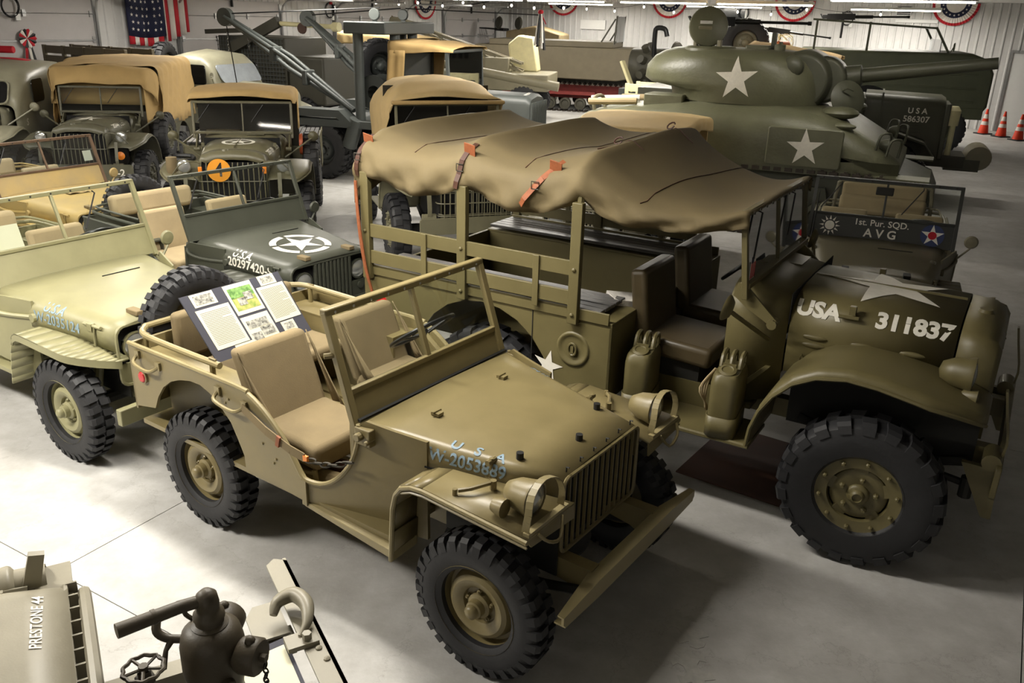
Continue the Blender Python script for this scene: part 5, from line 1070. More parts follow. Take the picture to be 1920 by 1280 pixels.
M_t4 = paint('truck4_olive', (92, 88, 66), 0.42); M_tb2 = paint('truckb2_olive', (88, 86, 70), 0.4); M_tt = paint('truck_tan_olive', (120, 116, 92), 0.45)
# --- truck with the round number 4
t4, h4h, h4b, _c = dodge('weapon_carrier', 'olive truck with tan cab roof and round orange number 4 plate', (-3.959, 13.119), -1.3924, M_t4, sc=0.92)
canopy(t4, [(1.66, 0.735, 1.915, 0.05, 1.86), (1.60, 0.745, 1.99, 0.10, 1.85), (1.30, 0.75, 2.035, 0.10, 1.84), (1.0, 0.75, 2.05, 0.10, 1.83), (0.90, 0.75, 2.04, 0.10, 1.70)], M_canvas2)
MB().grid(lambda u, v: (1.0+0.25*u, 0.755+0.01*math.sin(u*9), 1.86-0.42*v), 8, 4).build('side_curtain', M_canvas2, t4, solid=0.005)
spare(t4, M_t4); decal('star', poly_mesh([star2d(0.17)]), M_stencil, h4h, (2.28, 0, 1.5), (0, 1, 0), (-1, 0, 0), h4b, 0.004, 2)
decal('star_ring', arc_bm(0.18, 0.225, 0, 360, 40), M_stencil, h4h, (2.28, 0, 1.5), (0, 1, 0), (-1, 0, 0), h4b, 0.004, 0)
decal('serial_number', text_bm('2057109', 0.10, 0.02), M_stencil, h4h, (2.52, 0.46, 1.30), (-0.99, 0.08, 0), (0, -0.4, 0.9), h4b, 0.004, 1); decal('marking', text_bm('U.S.A', 0.10, 0.02), M_stencil, h4h, (2.08, 0.50, 1.30), (-0.99, 0.08, 0), (0, -0.4, 0.9), h4b, 0.004, 1)
decal('serial_number', text_bm('U.S.A  2057109', 0.09, 0.02), M_stencil, h4h, (2.35, -0.48, 1.30), (0.99, 0.08, 0), (0, 0.4, 0.9), h4b, 0.004, 1)
pl_ = MB().cyl((3.075, -0.17, 1.13), (3.085, -0.17, 1.13), 0.15, n=32).build('number_plate', mat('orange_disc', (226, 150, 38), 0.5, var=0.04), t4)
decal('number', text_bm('4', 0.25, 0.02, xs=0.85), M_black, pl_, (3.085, -0.17, 1.13), (0, 1, 0), (0, 0, 1), None, 0.003)
for y in (-0.41, 0.41): MB().cbox((3.07, y, 1.13), (0.03, 0.05, 0.09)).build('indicator', M_orange, t4, bevel=0.005)
MB().lathe([(0.0, 0.22), (0.07, 0.21), (0.075, 0.05), (0.06, 0.0), (0, 0)], o=(2.86, -0.80, 1.06), axis=(0, 0, 1), n=14).build('canvas_pouch', M_seatc, t4); MB().lathe([(0.0, -0.05), (0.15, -0.04), (0.16, 0.0), (0, 0.005)], o=(1.50, 0.82, 1.25), axis=(0, 1, 0), n=18).build('orange_drum', mat('orange_red', (176, 84, 46), 0.5), t4)
MB().tube(smoothpath([(2.45, -0.62, 1.16), (2.5, -0.85, 1.19), (2.3, -0.9, 1.2), (2.25, -0.65, 1.19)], 4, True), 0.03, 6, closed=True).build('coiled_cable', M_black, t4)
M_cab_shade = mat('cab_interior_shade', (40, 36, 28), 0.9, var=0.1)  # near-black colour stands in for the shade inside covered cabs
MB().box(0.90, 0.91, -0.74, 0.74, 1.0, 2.02).build('rear_curtain', M_cab_shade, t4)  # dark sheet put in so the cab looks shaded inside
# --- truck B-2 under a full canvas
tb, hbh, hbb, _c = dodge('weapon_carrier', 'olive truck marked B-2 under a full wrinkled tan canvas', (-6.87, 15.38), -1.4319, M_tb2, sc=0.89)
canopy(tb, [(1.66, 0.75, 1.90, 0.05, 1.84), (1.45, 0.86, 2.16, 0.18, 1.72), (1.30, 0.93, 2.20, 0.18, 1.52)], M_canvas2, 'cab_canvas', 0.022, 3)
canopy(tb, [(1.25, 0.96, 2.20, 0.16, 1.15), (0.0, 1.03, 2.28, 0.16, 1.12), (-1.08, 1.03, 2.26, 0.16, 1.12)], M_canvas2, 'cargo_canvas', 0.020, 5)
for s in (-1, 1): MB().grid(lambda u, v: (1.05+0.55*u, s*(0.93-0.18*u), 1.84-0.62*v), 10, 6).build('side_curtain', M_canvas2, tb, solid=0.005)
MB().box(0.98, 1.0, -0.90, 0.90, 0.9, 2.14).build('cab_shade_panel', M_cab_shade, tb)  # added sheet, its dark colour imitates shade under the canvas
spare(tb, M_tb2); decal('star', poly_mesh([star2d(0.25)]), M_stencil, hbh, (2.30, -0.05, 1.5), (0, 1, 0), (-1, 0, 0), hbb, 0.004, 3)
decal('serial_number', text_bm('20344  USA', 0.10, 0.02), M_stencil, hbh, (2.36, 0.475, 1.30), (-0.99, 0.08, 0), (0, -0.4, 0.9), hbb, 0.004, 1)
bb = [c_ for c_ in tb.children if c_.name.startswith('bumper') and 'gusset' not in c_.name][0]
MB().prism(rrect(-0.85, 0.85, 0.46, 0.74, 0.05), 'yz', 3.15, 3.16).build('bumper_plate', M_tb2, tb); decal('unit_marking', text_bm('B-2', 0.16, 0.02), M_stencil, tb, (3.16, 0.60, 0.60), (0, 1, 0), (0, 0, 1), None, 0.003); decal('unit_marking', text_bm('1', 0.16, 0.02), M_stencil, tb, (3.16, -0.60, 0.60), (0, 1, 0), (0, 0, 1), None, 0.003)
MB().lathe([(0.0, -0.03), (0.06, -0.02), (0.07, 0), (0, 0.02)], o=(2.98, 0.62, 0.86), axis=(1, 0, 0), n=14).build('orange_marker', M_orange, tb)
# --- truck with the rounded tan canopy behind the tarpaulin
tt, hth, htb, _c = dodge('weapon_carrier', 'olive truck with rounded pale tan canopy behind the brown tarpaulin', (-1.40, 12.65), -1.2464, M_tt, cargo=False, sc=0.97)
canopy(tt, [(1.67, 0.74, 1.93, 0.06, 1.86), (1.55, 0.76, 2.0, 0.25, 1.80), (1.25, 0.78, 2.11, 0.40, 1.30), (0.8, 0.80, 2.14, 0.46, 1.15), (0.2, 0.80, 2.10, 0.46, 1.10)], M_canvas, 'rounded_canopy', 0.014, 8)
MB().box(0.95, 0.97, -0.74, 0.74, 1.0, 2.05).build('cab_shade_panel', M_cab_shade, tt)  # added sheet, shade under the canopy painted as its colour
MB().bar((1.68, -0.76, 1.89), (1.68, 0.76, 1.89), 0.05, 0.09, (1, 0, 0)).build('canopy_roll', M_canvas2, tt, bevel=0.02); rivets(tt, [(1.71, -0.7+0.127*k, 1.90) for k in range(12)], 0.013, M_chain, (1, 0, 0), 'canopy_snaps')
for y in [-0.42+0.07*k for k in range(13)]: MB().tube([(3.10, y, 1.15), (3.14, y, 1.0), (3.14, y, 0.70)], 0.007, 4).build('guard_bar', M_tt, tt)
for z in (0.72, 0.87, 1.02, 1.14): MB().tube(smoothpath([(3.02, -0.50, z), (3.13, -0.44, z), (3.14, 0, z), (3.13, 0.44, z), (3.02, 0.50, z)], 3), 0.008, 5).build('guard_rail', M_tt, tt)
# --- pale carryall at the far left, red and white roof
M_car = paint('carryall_pale', (150, 147, 126), 0.35)
tc, hch, hcb, _c = dodge('carryall', 'pale closed carryall truck with red and white cross on its roof at far left', (-8.98, 15.35), -1.39, M_car, cargo=False, sc=0.95)
for ch in list(tc.children):
    if ch.name.split('.')[0] in ('windshield_post', 'windshield_frame', 'windshield_pane', 'windshield_bracket', 'wiper', 'seat_box', 'steering_wheel', 'steering_column'): bpy.data.objects.remove(ch)
def rr(x, hw, zt, zb, r): return [(x, y, z) for y, z in [(-hw, zb)] + [(-hw+r-r*math.cos(R(a)), zt-r+r*math.sin(R(a))) for a in range(0, 91, 15)] + [(0, zt+0.05)] + [(hw-r+r*math.cos(R(a)), zt-r+r*math.sin(R(a))) for a in range(90, -1, -15)] + [(hw, zb)]]
MB().loft([rr(1.72, 0.70, 1.42, 0.62, 0.12), rr(1.62, 0.76, 1.62, 0.60, 0.2), rr(1.45, 0.82, 1.86, 0.60, 0.25), rr(1.15, 0.86, 1.99, 0.60, 0.28), rr(0.3, 0.88, 2.04, 0.60, 0.28), rr(-0.9, 0.86, 1.98, 0.60, 0.28), rr(-1.15, 0.80, 1.85, 0.60, 0.25)], ringclosed=False, caps=False).build('body_shell', M_car, tc, smooth=60, solid=0.012)
MB().loft([[(1.735-(z-1.42)*0.62, y, z) for y, z in rrect(-0.60, 0.60, 1.46, 1.78, 0.08)], [(1.76-(z-1.42)*0.62, y, z) for y, z in rrect(-0.60, 0.60, 1.46, 1.78, 0.08)]]).build('windscreen', mat('black_glass', (16, 17, 18), 0.12, var=0), tc)
MB().tube([(1.765-(z-1.42)*0.62, y, z) for y, z in rrect(-0.62, 0.62, 1.44, 1.80, 0.09)], 0.016, 6, closed=True).build('windscreen_rim', M_car, tc)
for s in (-1, 1): MB().prism(rrect(0.75, 1.30, 1.42, 1.80, 0.08), 'xz', *sorted((s*0.875, s*0.885))).build('side_window', MATS['black_glass'], tc)
MB().grid(lambda u, v: (-0.8+1.7*u, -0.5+1.0*v, 2.075-0.06*abs(u-0.45)*2-0.12*(v-0.5)**2*4*0.4), 10, 8).build('white_roof_panel', M_wht, tc, solid=0.01)
MB().grid(lambda u, v: (-0.75+1.6*u, -0.14+0.28*v, 2.088-0.06*abs(u-0.45)*2), 10, 3).build('red_cross_bar', M_red, tc, solid=0.01); MB().grid(lambda u, v: (-0.1+0.3*u, -0.48+0.96*v, 2.088-0.10*(v-0.5)**2*4*0.4), 4, 8).build('red_cross_bar', M_red, tc, solid=0.01)
decal('serial_number', text_bm('130020', 0.10, 0.02), M_stencil, hch, (2.45, 0.47, 1.30), (-0.99, 0.08, 0), (0, -0.4, 0.9), hcb, 0.004, 1); decal('nose_marking', text_bm('Sub', 0.16, 0.02, shear=0.2), M_stencil, tc, (1.45, 0.80, 1.12), (-1, 0.1, 0), (0, 0, 1), None, 0.012)
rl = tag(MB().cyl((0, -0.26, 0), (0, 0.26, 0), 0.06, n=16).build('red_roll', M_red, bevel=0.01), 'rolled red cloth lying on the roof of the pale carryall', 'cloth roll'); rl.location = (-9.15, 15.65, 2.1); rl.rotation_euler = (0, 0, -1.39-0.2)
cb = thing('poster_board', 'grey board with four round yellow faces on the pale carryall roof', 'board', (-9.0, 14.40, 1.84), -1.39)
MB().cbox((0, 0, 0.17), (0.012, 0.62, 0.40), Euler((0, -0.5, 0))).build('board_backing', M_card, cb)
for i in range(4):
    for j in range(2):
        p = Euler((0, -0.5, 0)).to_matrix() @ Vector((0.012, -0.22+0.15*i, -0.08+0.17*j)) + Vector((0, 0, 0.17)); n_ = Euler((0, -0.5, 0)).to_matrix() @ Vector((1, 0, 0))
        f_ = MB().cyl(p, p+n_*0.004, 0.062, n=18).build('yellow_face', mat('pale_yellow', (224, 224, 140), 0.7, var=0.03), cb)
        for dy, dz in ((-0.02, 0.015), (0.02, 0.015), (0, -0.025)): 
            q_ = p + n_*0.004 + Vector((0, dy, dz)); MB().cyl(q_, q_+n_*0.002, 0.011, n=8).build('face_mark', M_black, f_)
# --- jeep under a tan top between the tarpaulin and the tank
j6, h6, b6_, p6 = mbjeep('jeep', 'olive jeep under a tan canvas top between the tarpaulin and the tank', (1.62, 11.2), R(-112), M_avg, M_seatt, 1.0)
canopy(j6, [(1.04, 0.69, 1.62, 0.03, 1.58), (0.95, 0.70, 1.66, 0.05, 1.58), (0.1, 0.76, 1.74, 0.06, 1.60), (-0.62, 0.78, 1.70, 0.06, 1.52)], M_canvas, 'canvas_top', 0.008, 4)
MB().box(-0.64, -0.60, -0.72, 0.72, 0.95, 1.62).build('rear_curtain', M_canvas, j6)
# ================================================================ THE TANK
M_tk = paint('tank_green', (96, 96, 74), 0.42, bump=0.35, bscale=26, var=0.14, scale=3); M_tkd = paint('tank_green_dark', (74, 75, 60), 0.45)
M_steeltrack = mat('track_steel', (62, 54, 46), 0.55, metal=0.3, var=0.2, scale=20)
K = thing('tank', 'cast green army tank with white stars and long gun', 'tank', (3.496, 13.522, 0), R(-25.73))
def hring(x, w, zt, r, zb=0.93):
    p = [(x, -w, zb), (x, -w, zb+0.2)] + [(x, -w + r*(1-math.cos(R(a))), zt - r*0.9 + r*0.9*math.sin(R(a))) for a in (0, 20, 40, 60, 80, 90)] + [(x, -(w-r)*0.5, zt+0.02), (x, 0, zt+0.03)]
    return p + [(a, -b, c) for a, b, c in reversed(p[:-1])]
HT = MB().loft([hring(-2.35, 1.22, 1.42, 0.25, 1.0), hring(-2.2, 1.28, 1.52, 0.3), hring(-1.4, 1.30, 1.66, 0.38), hring(-0.5, 1.31, 1.77, 0.45), hring(0.6, 1.31, 1.78, 0.48), hring(1.2, 1.30, 1.74, 0.5), hring(1.6, 1.27, 1.60, 0.45), hring(2.0, 1.20, 1.38, 0.38, 0.95), hring(2.35, 1.05, 1.14, 0.18, 0.93)], ringclosed=False)
hull_bvh = HT.bvh(); hull = HT.build('hull', M_tk, K, smooth=60)
MB().loft([[(x, y, z) for x, z in [(-2.3, 0.45), (-2.3, 1.0), (2.3, 1.0), (2.75, 0.85), (2.85, 0.65), (2.7, 0.45), (2.3, 0.38)]] for y in (-0.85, 0.85)]).build('lower_hull', M_tkd, K)
TN = MB()
def trow(z, xf, xr, hw, n=40):
    out = []
    for k in range(n):
        a = 2*math.pi*k/n; c, s = math.cos(a), math.sin(a); e = 0.82
        x = (xf if c > 0 else xr)*math.copysign(abs(c)**e, c); y = hw*math.copysign(abs(s)**(0.9), s)
        if c < -0.2: y *= (1 - 0.22*(abs(c)-0.2))
        out.append((x, y, z))
    return out
TN.loft([trow(1.77, 1.12, 1.12, 0.96), trow(1.93, 1.13, 1.16, 0.98), trow(1.98, 1.12, 1.50, 0.98), trow(2.04, 1.11, 1.60, 0.98), trow(2.22, 1.04, 1.58, 0.965), trow(2.36, 0.92, 1.46, 0.93), trow(2.44, 0.80, 1.32, 0.86), trow(2.49, 0.66, 1.16, 0.74), trow(2.505, 0.50, 1.0, 0.60), trow(2.51, 0.1, 0.3, 0.15)])
tb_ = TN.bvh(); tur = TN.build('turret', M_tk, K, smooth=60)
decal('white_star', poly_mesh([star2d(0.31, rot=94)]), M_stencil, tur, (0.02, -0.95, 2.12), (1, 0, 0), (0, 0, 1), tb_, 0.006, 3)
AP = MB().prism(rrect(0.62, 1.62, 1.03, 1.55, 0.04), 'xz', -1.345, -1.29); AP.build('side_armour_plate', M_tk, K, bevel=0.015); MB().prism(rrect(-1.0, -0.35, 1.08, 1.58, 0.04), 'xz', -1.335, -1.29).build('side_armour_plate', M_tk, K, bevel=0.015)
decal('white_star', poly_mesh([star2d(0.26, rot=93)]), M_stencil, K, (1.14, -1.345, 1.29), (1, 0, 0), (0, 0, 1), None, 0.006)
# mantlet and gun
MB().lathe([(0.0, -0.42), (0.36, -0.40), (0.42, -0.30), (0.43, 0.30), (0.36, 0.40), (0.0, 0.42)], o=(0.82, 0, 2.10), axis=(0, 1, 0), n=28).build('gun_mantlet', M_tkd, K, smooth=40, bevel=0.02)
MB().lathe([(0.0, -0.25), (0.30, -0.24), (0.33, -0.16), (0.33, 0.16), (0.30, 0.24), (0.0, 0.25)], o=(1.10, 0, 2.12), axis=(0, 1, 0), n=24).build('rotor_shield', M_tkd, K, smooth=40, bevel=0.02)
gd = Vector((1, 0, 0.145)).normalized(); g0 = Vector((1.2, 0, 2.14))
MB().lathe([(0.155, 0), (0.15, 0.40), (0.10, 0.42), (0.098, 0.9), (0.078, 2.05), (0.078, 2.12), (0.045, 2.12), (0.045, 1.7)], o=g0, axis=gd, n=24).build('gun_barrel', M_tkd, K, smooth=40)
MB().sphere((0.72, -0.62, 2.30), (0.16, 0.13, 0.16)).build('sight_housing', M_tkd, K)
# cupola, open hatch, machine gun, vane sights
MB().lathe([(0.40, 2.44), (0.39, 2.50), (0.34, 2.53), (0.26, 2.53), (0.25, 2.46)], o=(-0.55, -0.30, 0), axis=(0, 0, 1), n=26).build('cupola_ring', M_tk, K, smooth=40)
ho = MB().lathe([(0.0, -0.02), (0.27, -0.02), (0.29, 0.0), (0.28, 0.04), (0.22, 0.055), (0.0, 0.06)], o=(-0.62, -0.30, 2.80), axis=(0.35, -0.9, 0.15), n=28).build('open_hatch', M_tk, K, smooth=40)
MB().cbox((-0.65, -0.365, 2.76), (0.20, 0.03, 0.09), Euler((0.15, 0, 0.35))).build('hatch_pad', M_avg, ho, bevel=0.01); MB().cbox((-0.64, -0.365, 2.86), (0.18, 0.03, 0.04), Euler((0.15, 0, 0.35))).build('periscope_slot', M_fix, ho)
for x in (-0.78, -0.42): MB().cbox((x, -0.32, 2.56), (0.06, 0.10, 0.12)).build('hatch_hinge', M_avg, K, bevel=0.01)
MB().box(-0.05, 0.30, -0.25, 0.10, 2.46, 2.56).build('gunner_hatch', M_tk, K, bevel=0.02); MB().lathe([(0.08, 2.46), (0.08, 2.58), (0.0, 2.6)], o=(0.45, -0.25, 0), axis=(0, 0, 1), n=14).build('vent_cover', M_tk, K)
MB().box(0.28, 0.34, -0.05, 0.06, 2.45, 2.74).box(0.42, 0.46, -0.2, -0.12, 2.45, 2.62).build('vane_sight', M_tkd, K)
M_gun = mat('gun_metal', (34, 34, 34), 0.4, metal=0.5)
def mg(parent, base, d, name='machine_gun', L=1.65, sc=1.0):
    base, d = Vector(base), Vector(d).normalized(); up = Vector((0, 0, 1)); b = MB()
    b.bar(base - d*0.35*sc, base + d*0.25*sc, 0.09*sc, 0.13*sc, up); b.bar(base - d*0.45*sc, base - d*0.35*sc, 0.05*sc, 0.08*sc, up)
    b.cyl(base + d*0.25*sc, base + d*0.62*sc, 0.036*sc, n=10); b.cyl(base + d*0.6*sc, base + d*L*sc*0.82, 0.020*sc, n=8); b.cyl(base + d*L*sc*0.80, base + d*L*sc*0.83, 0.028*sc, n=8)
    side = d.cross(up); b.cbox(base - side*0.12*sc, (0.12*sc, 0.16*sc, 0.12*sc)); o = b.build(name, M_gun, parent)
    MB().cyl(base - up*0.45*sc, base, 0.025*sc, n=8).build('gun_cradle', M_gun, o); MB().bar(base - d*0.45*sc - up*0.02, base - d*0.5*sc + up*0.06*sc, 0.08*sc, 0.02*sc).build('gun_grip', M_gun, o); return o
mg(K, (-0.55, 0.1, 2.88), (0.97, -0.1, 0.0))
# driver hatch open, hull bits
dh = MB().lathe([(0.0, 0.0), (0.24, 0.0), (0.26, 0.02), (0.22, 0.04), (0.0, 0.05)], o=(1.50, -0.50, 1.90), axis=(0.55, -0.75, 0.3), n=24).build('driver_hatch', M_tkd, K, smooth=40)
MB().tube(smoothpath([(1.44, -0.58, 2.02), (1.50, -0.62, 2.05), (1.58, -0.58, 2.02)], 3), 0.012, 6).build('hatch_handle', M_tkd, dh)
MB().sphere((1.45, -0.62, 1.72), (0.26, 0.24, 0.09)).build('driver_hood', M_tk, K); MB().sphere((1.45, 0.62, 1.72), (0.26, 0.24, 0.09)).build('driver_hood', M_tk, K)
MB().sphere((1.58, -1.02, 1.58), (0.15, 0.08, 0.045)).build('vent_blister', M_tk, K)
for s in (-1, 1):
    for dx in (0.0, 0.14):
        MB().tube(smoothpath([(2.02+dx, s*1.04, 1.30-dx*0.5), (2.06+dx, s*1.06, 1.50-dx*0.5), (2.16+dx, s*0.98, 1.52-dx*0.5), (2.18+dx, s*0.84, 1.45-dx*0.5), (2.16+dx, s*0.82, 1.26-dx*0.5)], 4), 0.018, 6).build('lamp_brush_guard', M_tkd, K)
    headlight(K, (2.16, s*0.94, 1.37), 0.08, M_tkd, 0.12)
    MB().box(1.95, 2.75, *sorted((s*0.90, s*1.30)), 0.96, 0.98).build('track_guard', M_tk, K)
    # tracks
    loop = [(-2.2, 0.93), (-1.2, 0.97), (0, 0.96), (1.2, 0.97), (2.2, 0.95), (2.62, 0.84), (2.74, 0.60), (2.60, 0.38), (2.2, 0.10), (1.9, 0.03), (-1.8, 0.03), (-2.1, 0.12), (-2.5, 0.45), (-2.55, 0.66), (-2.42, 0.86)]
    sp = smoothpath([(x, 0, z) for x, z in loop], 4, True); b = MB(); ppts = []
    L_ = sum((sp[(i+1) % len(sp)]-sp[i]).length for i in range(len(sp))); nsh = 78; acc = 0; i = 0; pos = 0.0
    cum = [0.0]
    for i in range(len(sp)): cum.append(cum[-1] + (sp[(i+1) % len(sp)]-sp[i]).length)
    shoe = None
    for k in range(nsh):
        t = L_*k/nsh; i = max(j for j in range(len(sp)) if cum[j] <= t); f = (t-cum[i])/(cum[i+1]-cum[i]); p = sp[i].lerp(sp[(i+1) % len(sp)], f); d = (sp[(i+1) % len(sp)]-sp[i]).normalized(); an = math.atan2(d.z, d.x)
        if shoe is None: shoe = MB().box(-0.062, 0.062, -0.20, 0.20, -0.02, 0.02).box(-0.02, 0.02, -0.20, 0.20, 0.02, 0.04).box(-0.05, 0.05, -0.225, -0.20, -0.025, 0.025).build('track_shoe', M_steeltrack, K, smooth=0); q = shoe
        elif s == -1 or k % 1 == 0: q = shoe.copy(); COL.objects.link(q); q.parent = K
        q.location = (p.x, s*1.095, p.z); q.rotation_euler = (0, -an, 0)
    shoe = None
    for x in (-1.75, -1.35, -0.35, 0.05, 1.05, 1.45): MB().lathe([(0.24, -0.12), (0.25, -0.1), (0.25, 0.1), (0.24, 0.12), (0.18, 0.12), (0.16, 0.05), (0.0, 0.05)], o=(x, s*1.095, 0.30), axis=(0, s, 0), n=22).build('road_wheel', M_tkd, K, smooth=40)
    for x in (-1.55, -0.15, 1.25): MB().prism([(x-0.3, 0.35), (x+0.3, 0.35), (x+0.2, 0.72), (x-0.2, 0.72)], 'xz', *sorted((s*0.95, s*1.05))).build('bogie', M_tkd, K)
    MB().lathe([(0.30, -0.15), (0.30, 0.15), (0.1, 0.17), (0, 0.17)], o=(2.42, s*1.095, 0.62), axis=(0, s, 0), n=18).build('drive_sprocket', M_tkd, K, smooth=30); MB().lathe([(0.27, -0.1), (0.27, 0.1), (0.1, 0.12), (0, 0.12)], o=(-2.22, s*1.095, 0.62), axis=(0, s, 0), n=18).build('idler', M_tkd, K, smooth=30)
# stowage on the engine deck
for k, (x, y, a) in enumerate(((-1.9, -0.85, 0.1), (-2.05, -0.35, 0.2), (-1.75, 0.3, -0.1))): MB().cyl((x-0.35, y, 1.66), (x+0.4, y+a, 1.70), 0.05, n=10).build('deck_roll', M_wht if k == 1 else M_seatt, K)
MB().tube(smoothpath([(-2.2, -0.7, 1.50), (-2.22, -0.7, 1.70), (-2.15, -0.5, 1.72), (-2.1, -0.5, 1.52)], 4), 0.03, 7).build('deck_grab_rail', M_avg, K)
MB().box(-1.35, -0.75, -0.9, -0.45, 1.66, 1.84).build('deck_box', M_tk, K, bevel=0.02)
# ================================================================ WRECKER, HEAVY TRUCKS AND THE BACK OF THE HALL
M_wk = paint('wrecker_slate', (64, 68, 66), 0.5); M_hv = paint('heavy_truck_green', (70, 70, 56), 0.42); M_hv2 = paint('long_truck_green', (78, 82, 62), 0.45)
M_ws = paint('carrier_olive', (92, 84, 66), 0.55); M_cream = mat('cream_paint', (212, 204, 160), 0.6, var=0.08); M_red_ox = mat('red_oxide', (120, 44, 40), 0.7, var=0.2)
M_dkol = paint('dark_olive', (58, 56, 46), 0.55)
def hoodbox(parent, x0, x1, hw, zt, zb, m, r=0.16, taper=0.0, nm='hood'):
    def rg(x, hw, zt): return [(x, -hw, zb)] + [(x, -hw+r*(1-math.cos(R(a))), zt-r+r*math.sin(R(a))) for a in range(0, 91, 18)] + [(x, 0, zt+0.03)] + [(x, hw-r*(1-math.cos(R(a))), zt-r+r*math.sin(R(a))) for a in range(90, -1, -18)] + [(x, hw, zb)]
    B = MB().loft([rg(x0, hw, zt), rg(x1-0.08, hw-taper, zt-taper*0.6), rg(x1, hw-taper-0.03, zt-taper*0.6-0.05)], ringclosed=False)
    return B.build(nm, m, parent, smooth=40), B.bvh()
# --- wrecker
Wk = thing('wrecker_truck', 'slate grey wrecker truck with twin crane booms and tan cab roof', 'truck', (-3.22, 16.47, 0), R(-19))
for x in (0.0, 2.9):
    for s in (-1, 1): wheel(Wk, (x, s*0.90, 0.52), s, 'truck', M_wk)
for s in (-1, 1): wheel(Wk, (-0.02, s*0.62, 0.52), s, 'truck', M_wk)
MB().box(-0.9, 3.5, -0.42, 0.42, 0.60, 0.80).build('frame', M_wk, Wk); MB().box(-0.8, 1.3, -1.05, 1.05, 0.95, 1.08).build('deck', M_wk, Wk, bevel=0.01)
for s in (-1, 1): MB().prism([(-0.75, 1.0), (-0.45, 1.25), (0.45, 1.25), (0.75, 1.0), (0.62, 0.98), (0.4, 1.12), (-0.4, 1.12), (-0.62, 0.98)], 'xz', *sorted((s*0.75, s*1.1))).build('rear_fender', M_wk, Wk, smooth=0)
MB().box(1.35, 2.45, -0.80, 0.80, 0.80, 1.55).build('cab_body', M_wk, Wk, bevel=0.03); MB().box(1.34, 1.40, -0.8, 0.8, 1.5, 2.3).build('cab_back', M_wk, Wk, bevel=0.01)
for s in (-1, 1):
    for x in (1.4, 2.42): MB().bar((x, s*0.77, 1.5), (x-0.04*(x > 2), s*0.77, 2.30), 0.05, 0.05).build('cab_post', M_wk, Wk)
canopy(Wk, [(2.50, 0.80, 2.33, 0.05, 2.28), (2.0, 0.84, 2.40, 0.08, 2.26), (1.3, 0.84, 2.42, 0.08, 2.22)], M_canvas2, 'cab_roof_canvas', 0.008, 2)
for s in (-1, 1): MB().grid(lambda u, v: (1.32+0.32*u-0.05*v, s*(0.85+0.01*math.sin(u*12)), 2.28-0.62*v), 8, 6).build('side_curtain', M_canvas2, Wk, solid=0.006)
MB().bar((2.44, -0.78, 1.58), (2.44, 0.78, 1.58), 0.04, 0.05).bar((2.40, -0.78, 2.28), (2.40, 0.78, 2.28), 0.04, 0.05).build('windshield_frame', M_wk, Wk); MB().box(2.415, 2.42, -0.75, 0.75, 1.6, 2.27).build('windshield_pane', M_glass_blue, Wk)
wh, whb = hoodbox(Wk, 2.45, 3.75, 0.46, 1.62, 0.85, M_wk, 0.14, 0.03)
for k in range(11): MB().box(3.76, 3.80, -0.40+0.08*k-0.012, -0.40+0.08*k+0.012, 0.9, 1.5).build('radiator_slat', M_wk, Wk, smooth=0)
decal('marking', text_bm('PRESTONE 44', 0.09, 0.015), M_stencil, wh, (3.62, 0, 1.8), (0, 1, 0), (-1, 0, 0), whb, 0.006, 1)
for s in (-1, 1): MB().loft([[(x, s*y, z+0.0*y) for y in (0.48, 0.95)] + [(x, s*y, z-0.03) for y in (0.95, 0.48)] for x, z in ((2.42, 0.7), (2.5, 1.05), (2.75, 1.2), (3.1, 1.2), (3.45, 1.02), (3.6, 0.85))]).build('front_fender', M_wk, Wk, smooth=50); headlight(Wk, (3.62, s*0.62, 1.18), 0.10, M_wk, 0.12)
MB().prism([(3.9, -0.9), (4.0, -0.9), (4.0, 0.9), (3.9, 0.9)], 'xy', 0.62, 0.82).build('bumper', M_wk, Wk)
decal('star', poly_mesh([star2d(0.22)]), M_stencil, Wk, (1.62, -0.80, 1.20), (1, 0, 0), (0, 0, 1), None, 0.012)
# crane mast, winch drums, booms
for x, y in ((0.75, -0.85), (0.75, 0.85), (1.2, -0.35), (1.2, 0.35)): MB().cyl((x, y, 1.05), (x, y, 2.55), 0.09, n=14).build('mast_post', M_wk, Wk)
MB().box(0.55, 1.35, -1.0, 1.0, 2.52, 2.72).build('mast_head', M_wk, Wk, bevel=0.02)
for y in (-0.55, 0.55):
    MB().lathe([(0.30, -0.20), (0.30, -0.17), (0.12, -0.17), (0.12, 0.17), (0.30, 0.17), (0.30, 0.20), (0.0, 0.2)], o=(0.95, y, 1.55), axis=(0, 1, 0), n=24).build('winch_drum', M_wk, Wk, smooth=30)
for y in (-0.6, 0.5): MB().lathe([(0.0, -0.03), (0.09, -0.03), (0.10, -0.02), (0.10, 0.02), (0.09, 0.03), (0, 0.03)], o=(0.95, y, 2.84), axis=(0, 1, 0), n=16).bar((0.95, y, 2.7), (0.95, y, 2.85), 0.03, 0.08).build('sheave', M_wk, Wk)
def boom(parent, p, q, y, nm='crane_boom'):
    p, q = Vector(p), Vector(q); b = MB(); mid = p.lerp(q, 0.5)
    for dy in (-0.12, 0.12): b.tube([p + Vector((0, dy*0.3, 0)), mid + Vector((0, dy, 0.10)), q + Vector((0, dy*0.4, 0))], 0.045, 10)
    b.tube([p, mid - Vector((0, 0, 0.10)), q], 0.045, 10)
    o = b.build(nm, M_wk, parent, smooth=50)
    for t in (0.35, 0.6): c = p.lerp(q, t); MB().cbox(c, (0.10, 0.30, 0.26)).build('boom_brace', M_wk, o, bevel=0.02)
    MB().lathe([(0.0, -0.06), (0.16, -0.06), (0.16, 0.06), (0, 0.06)], o=q, axis=(0, 1, 0), n=18).build('boom_sheave', M_wk, o)
    return o
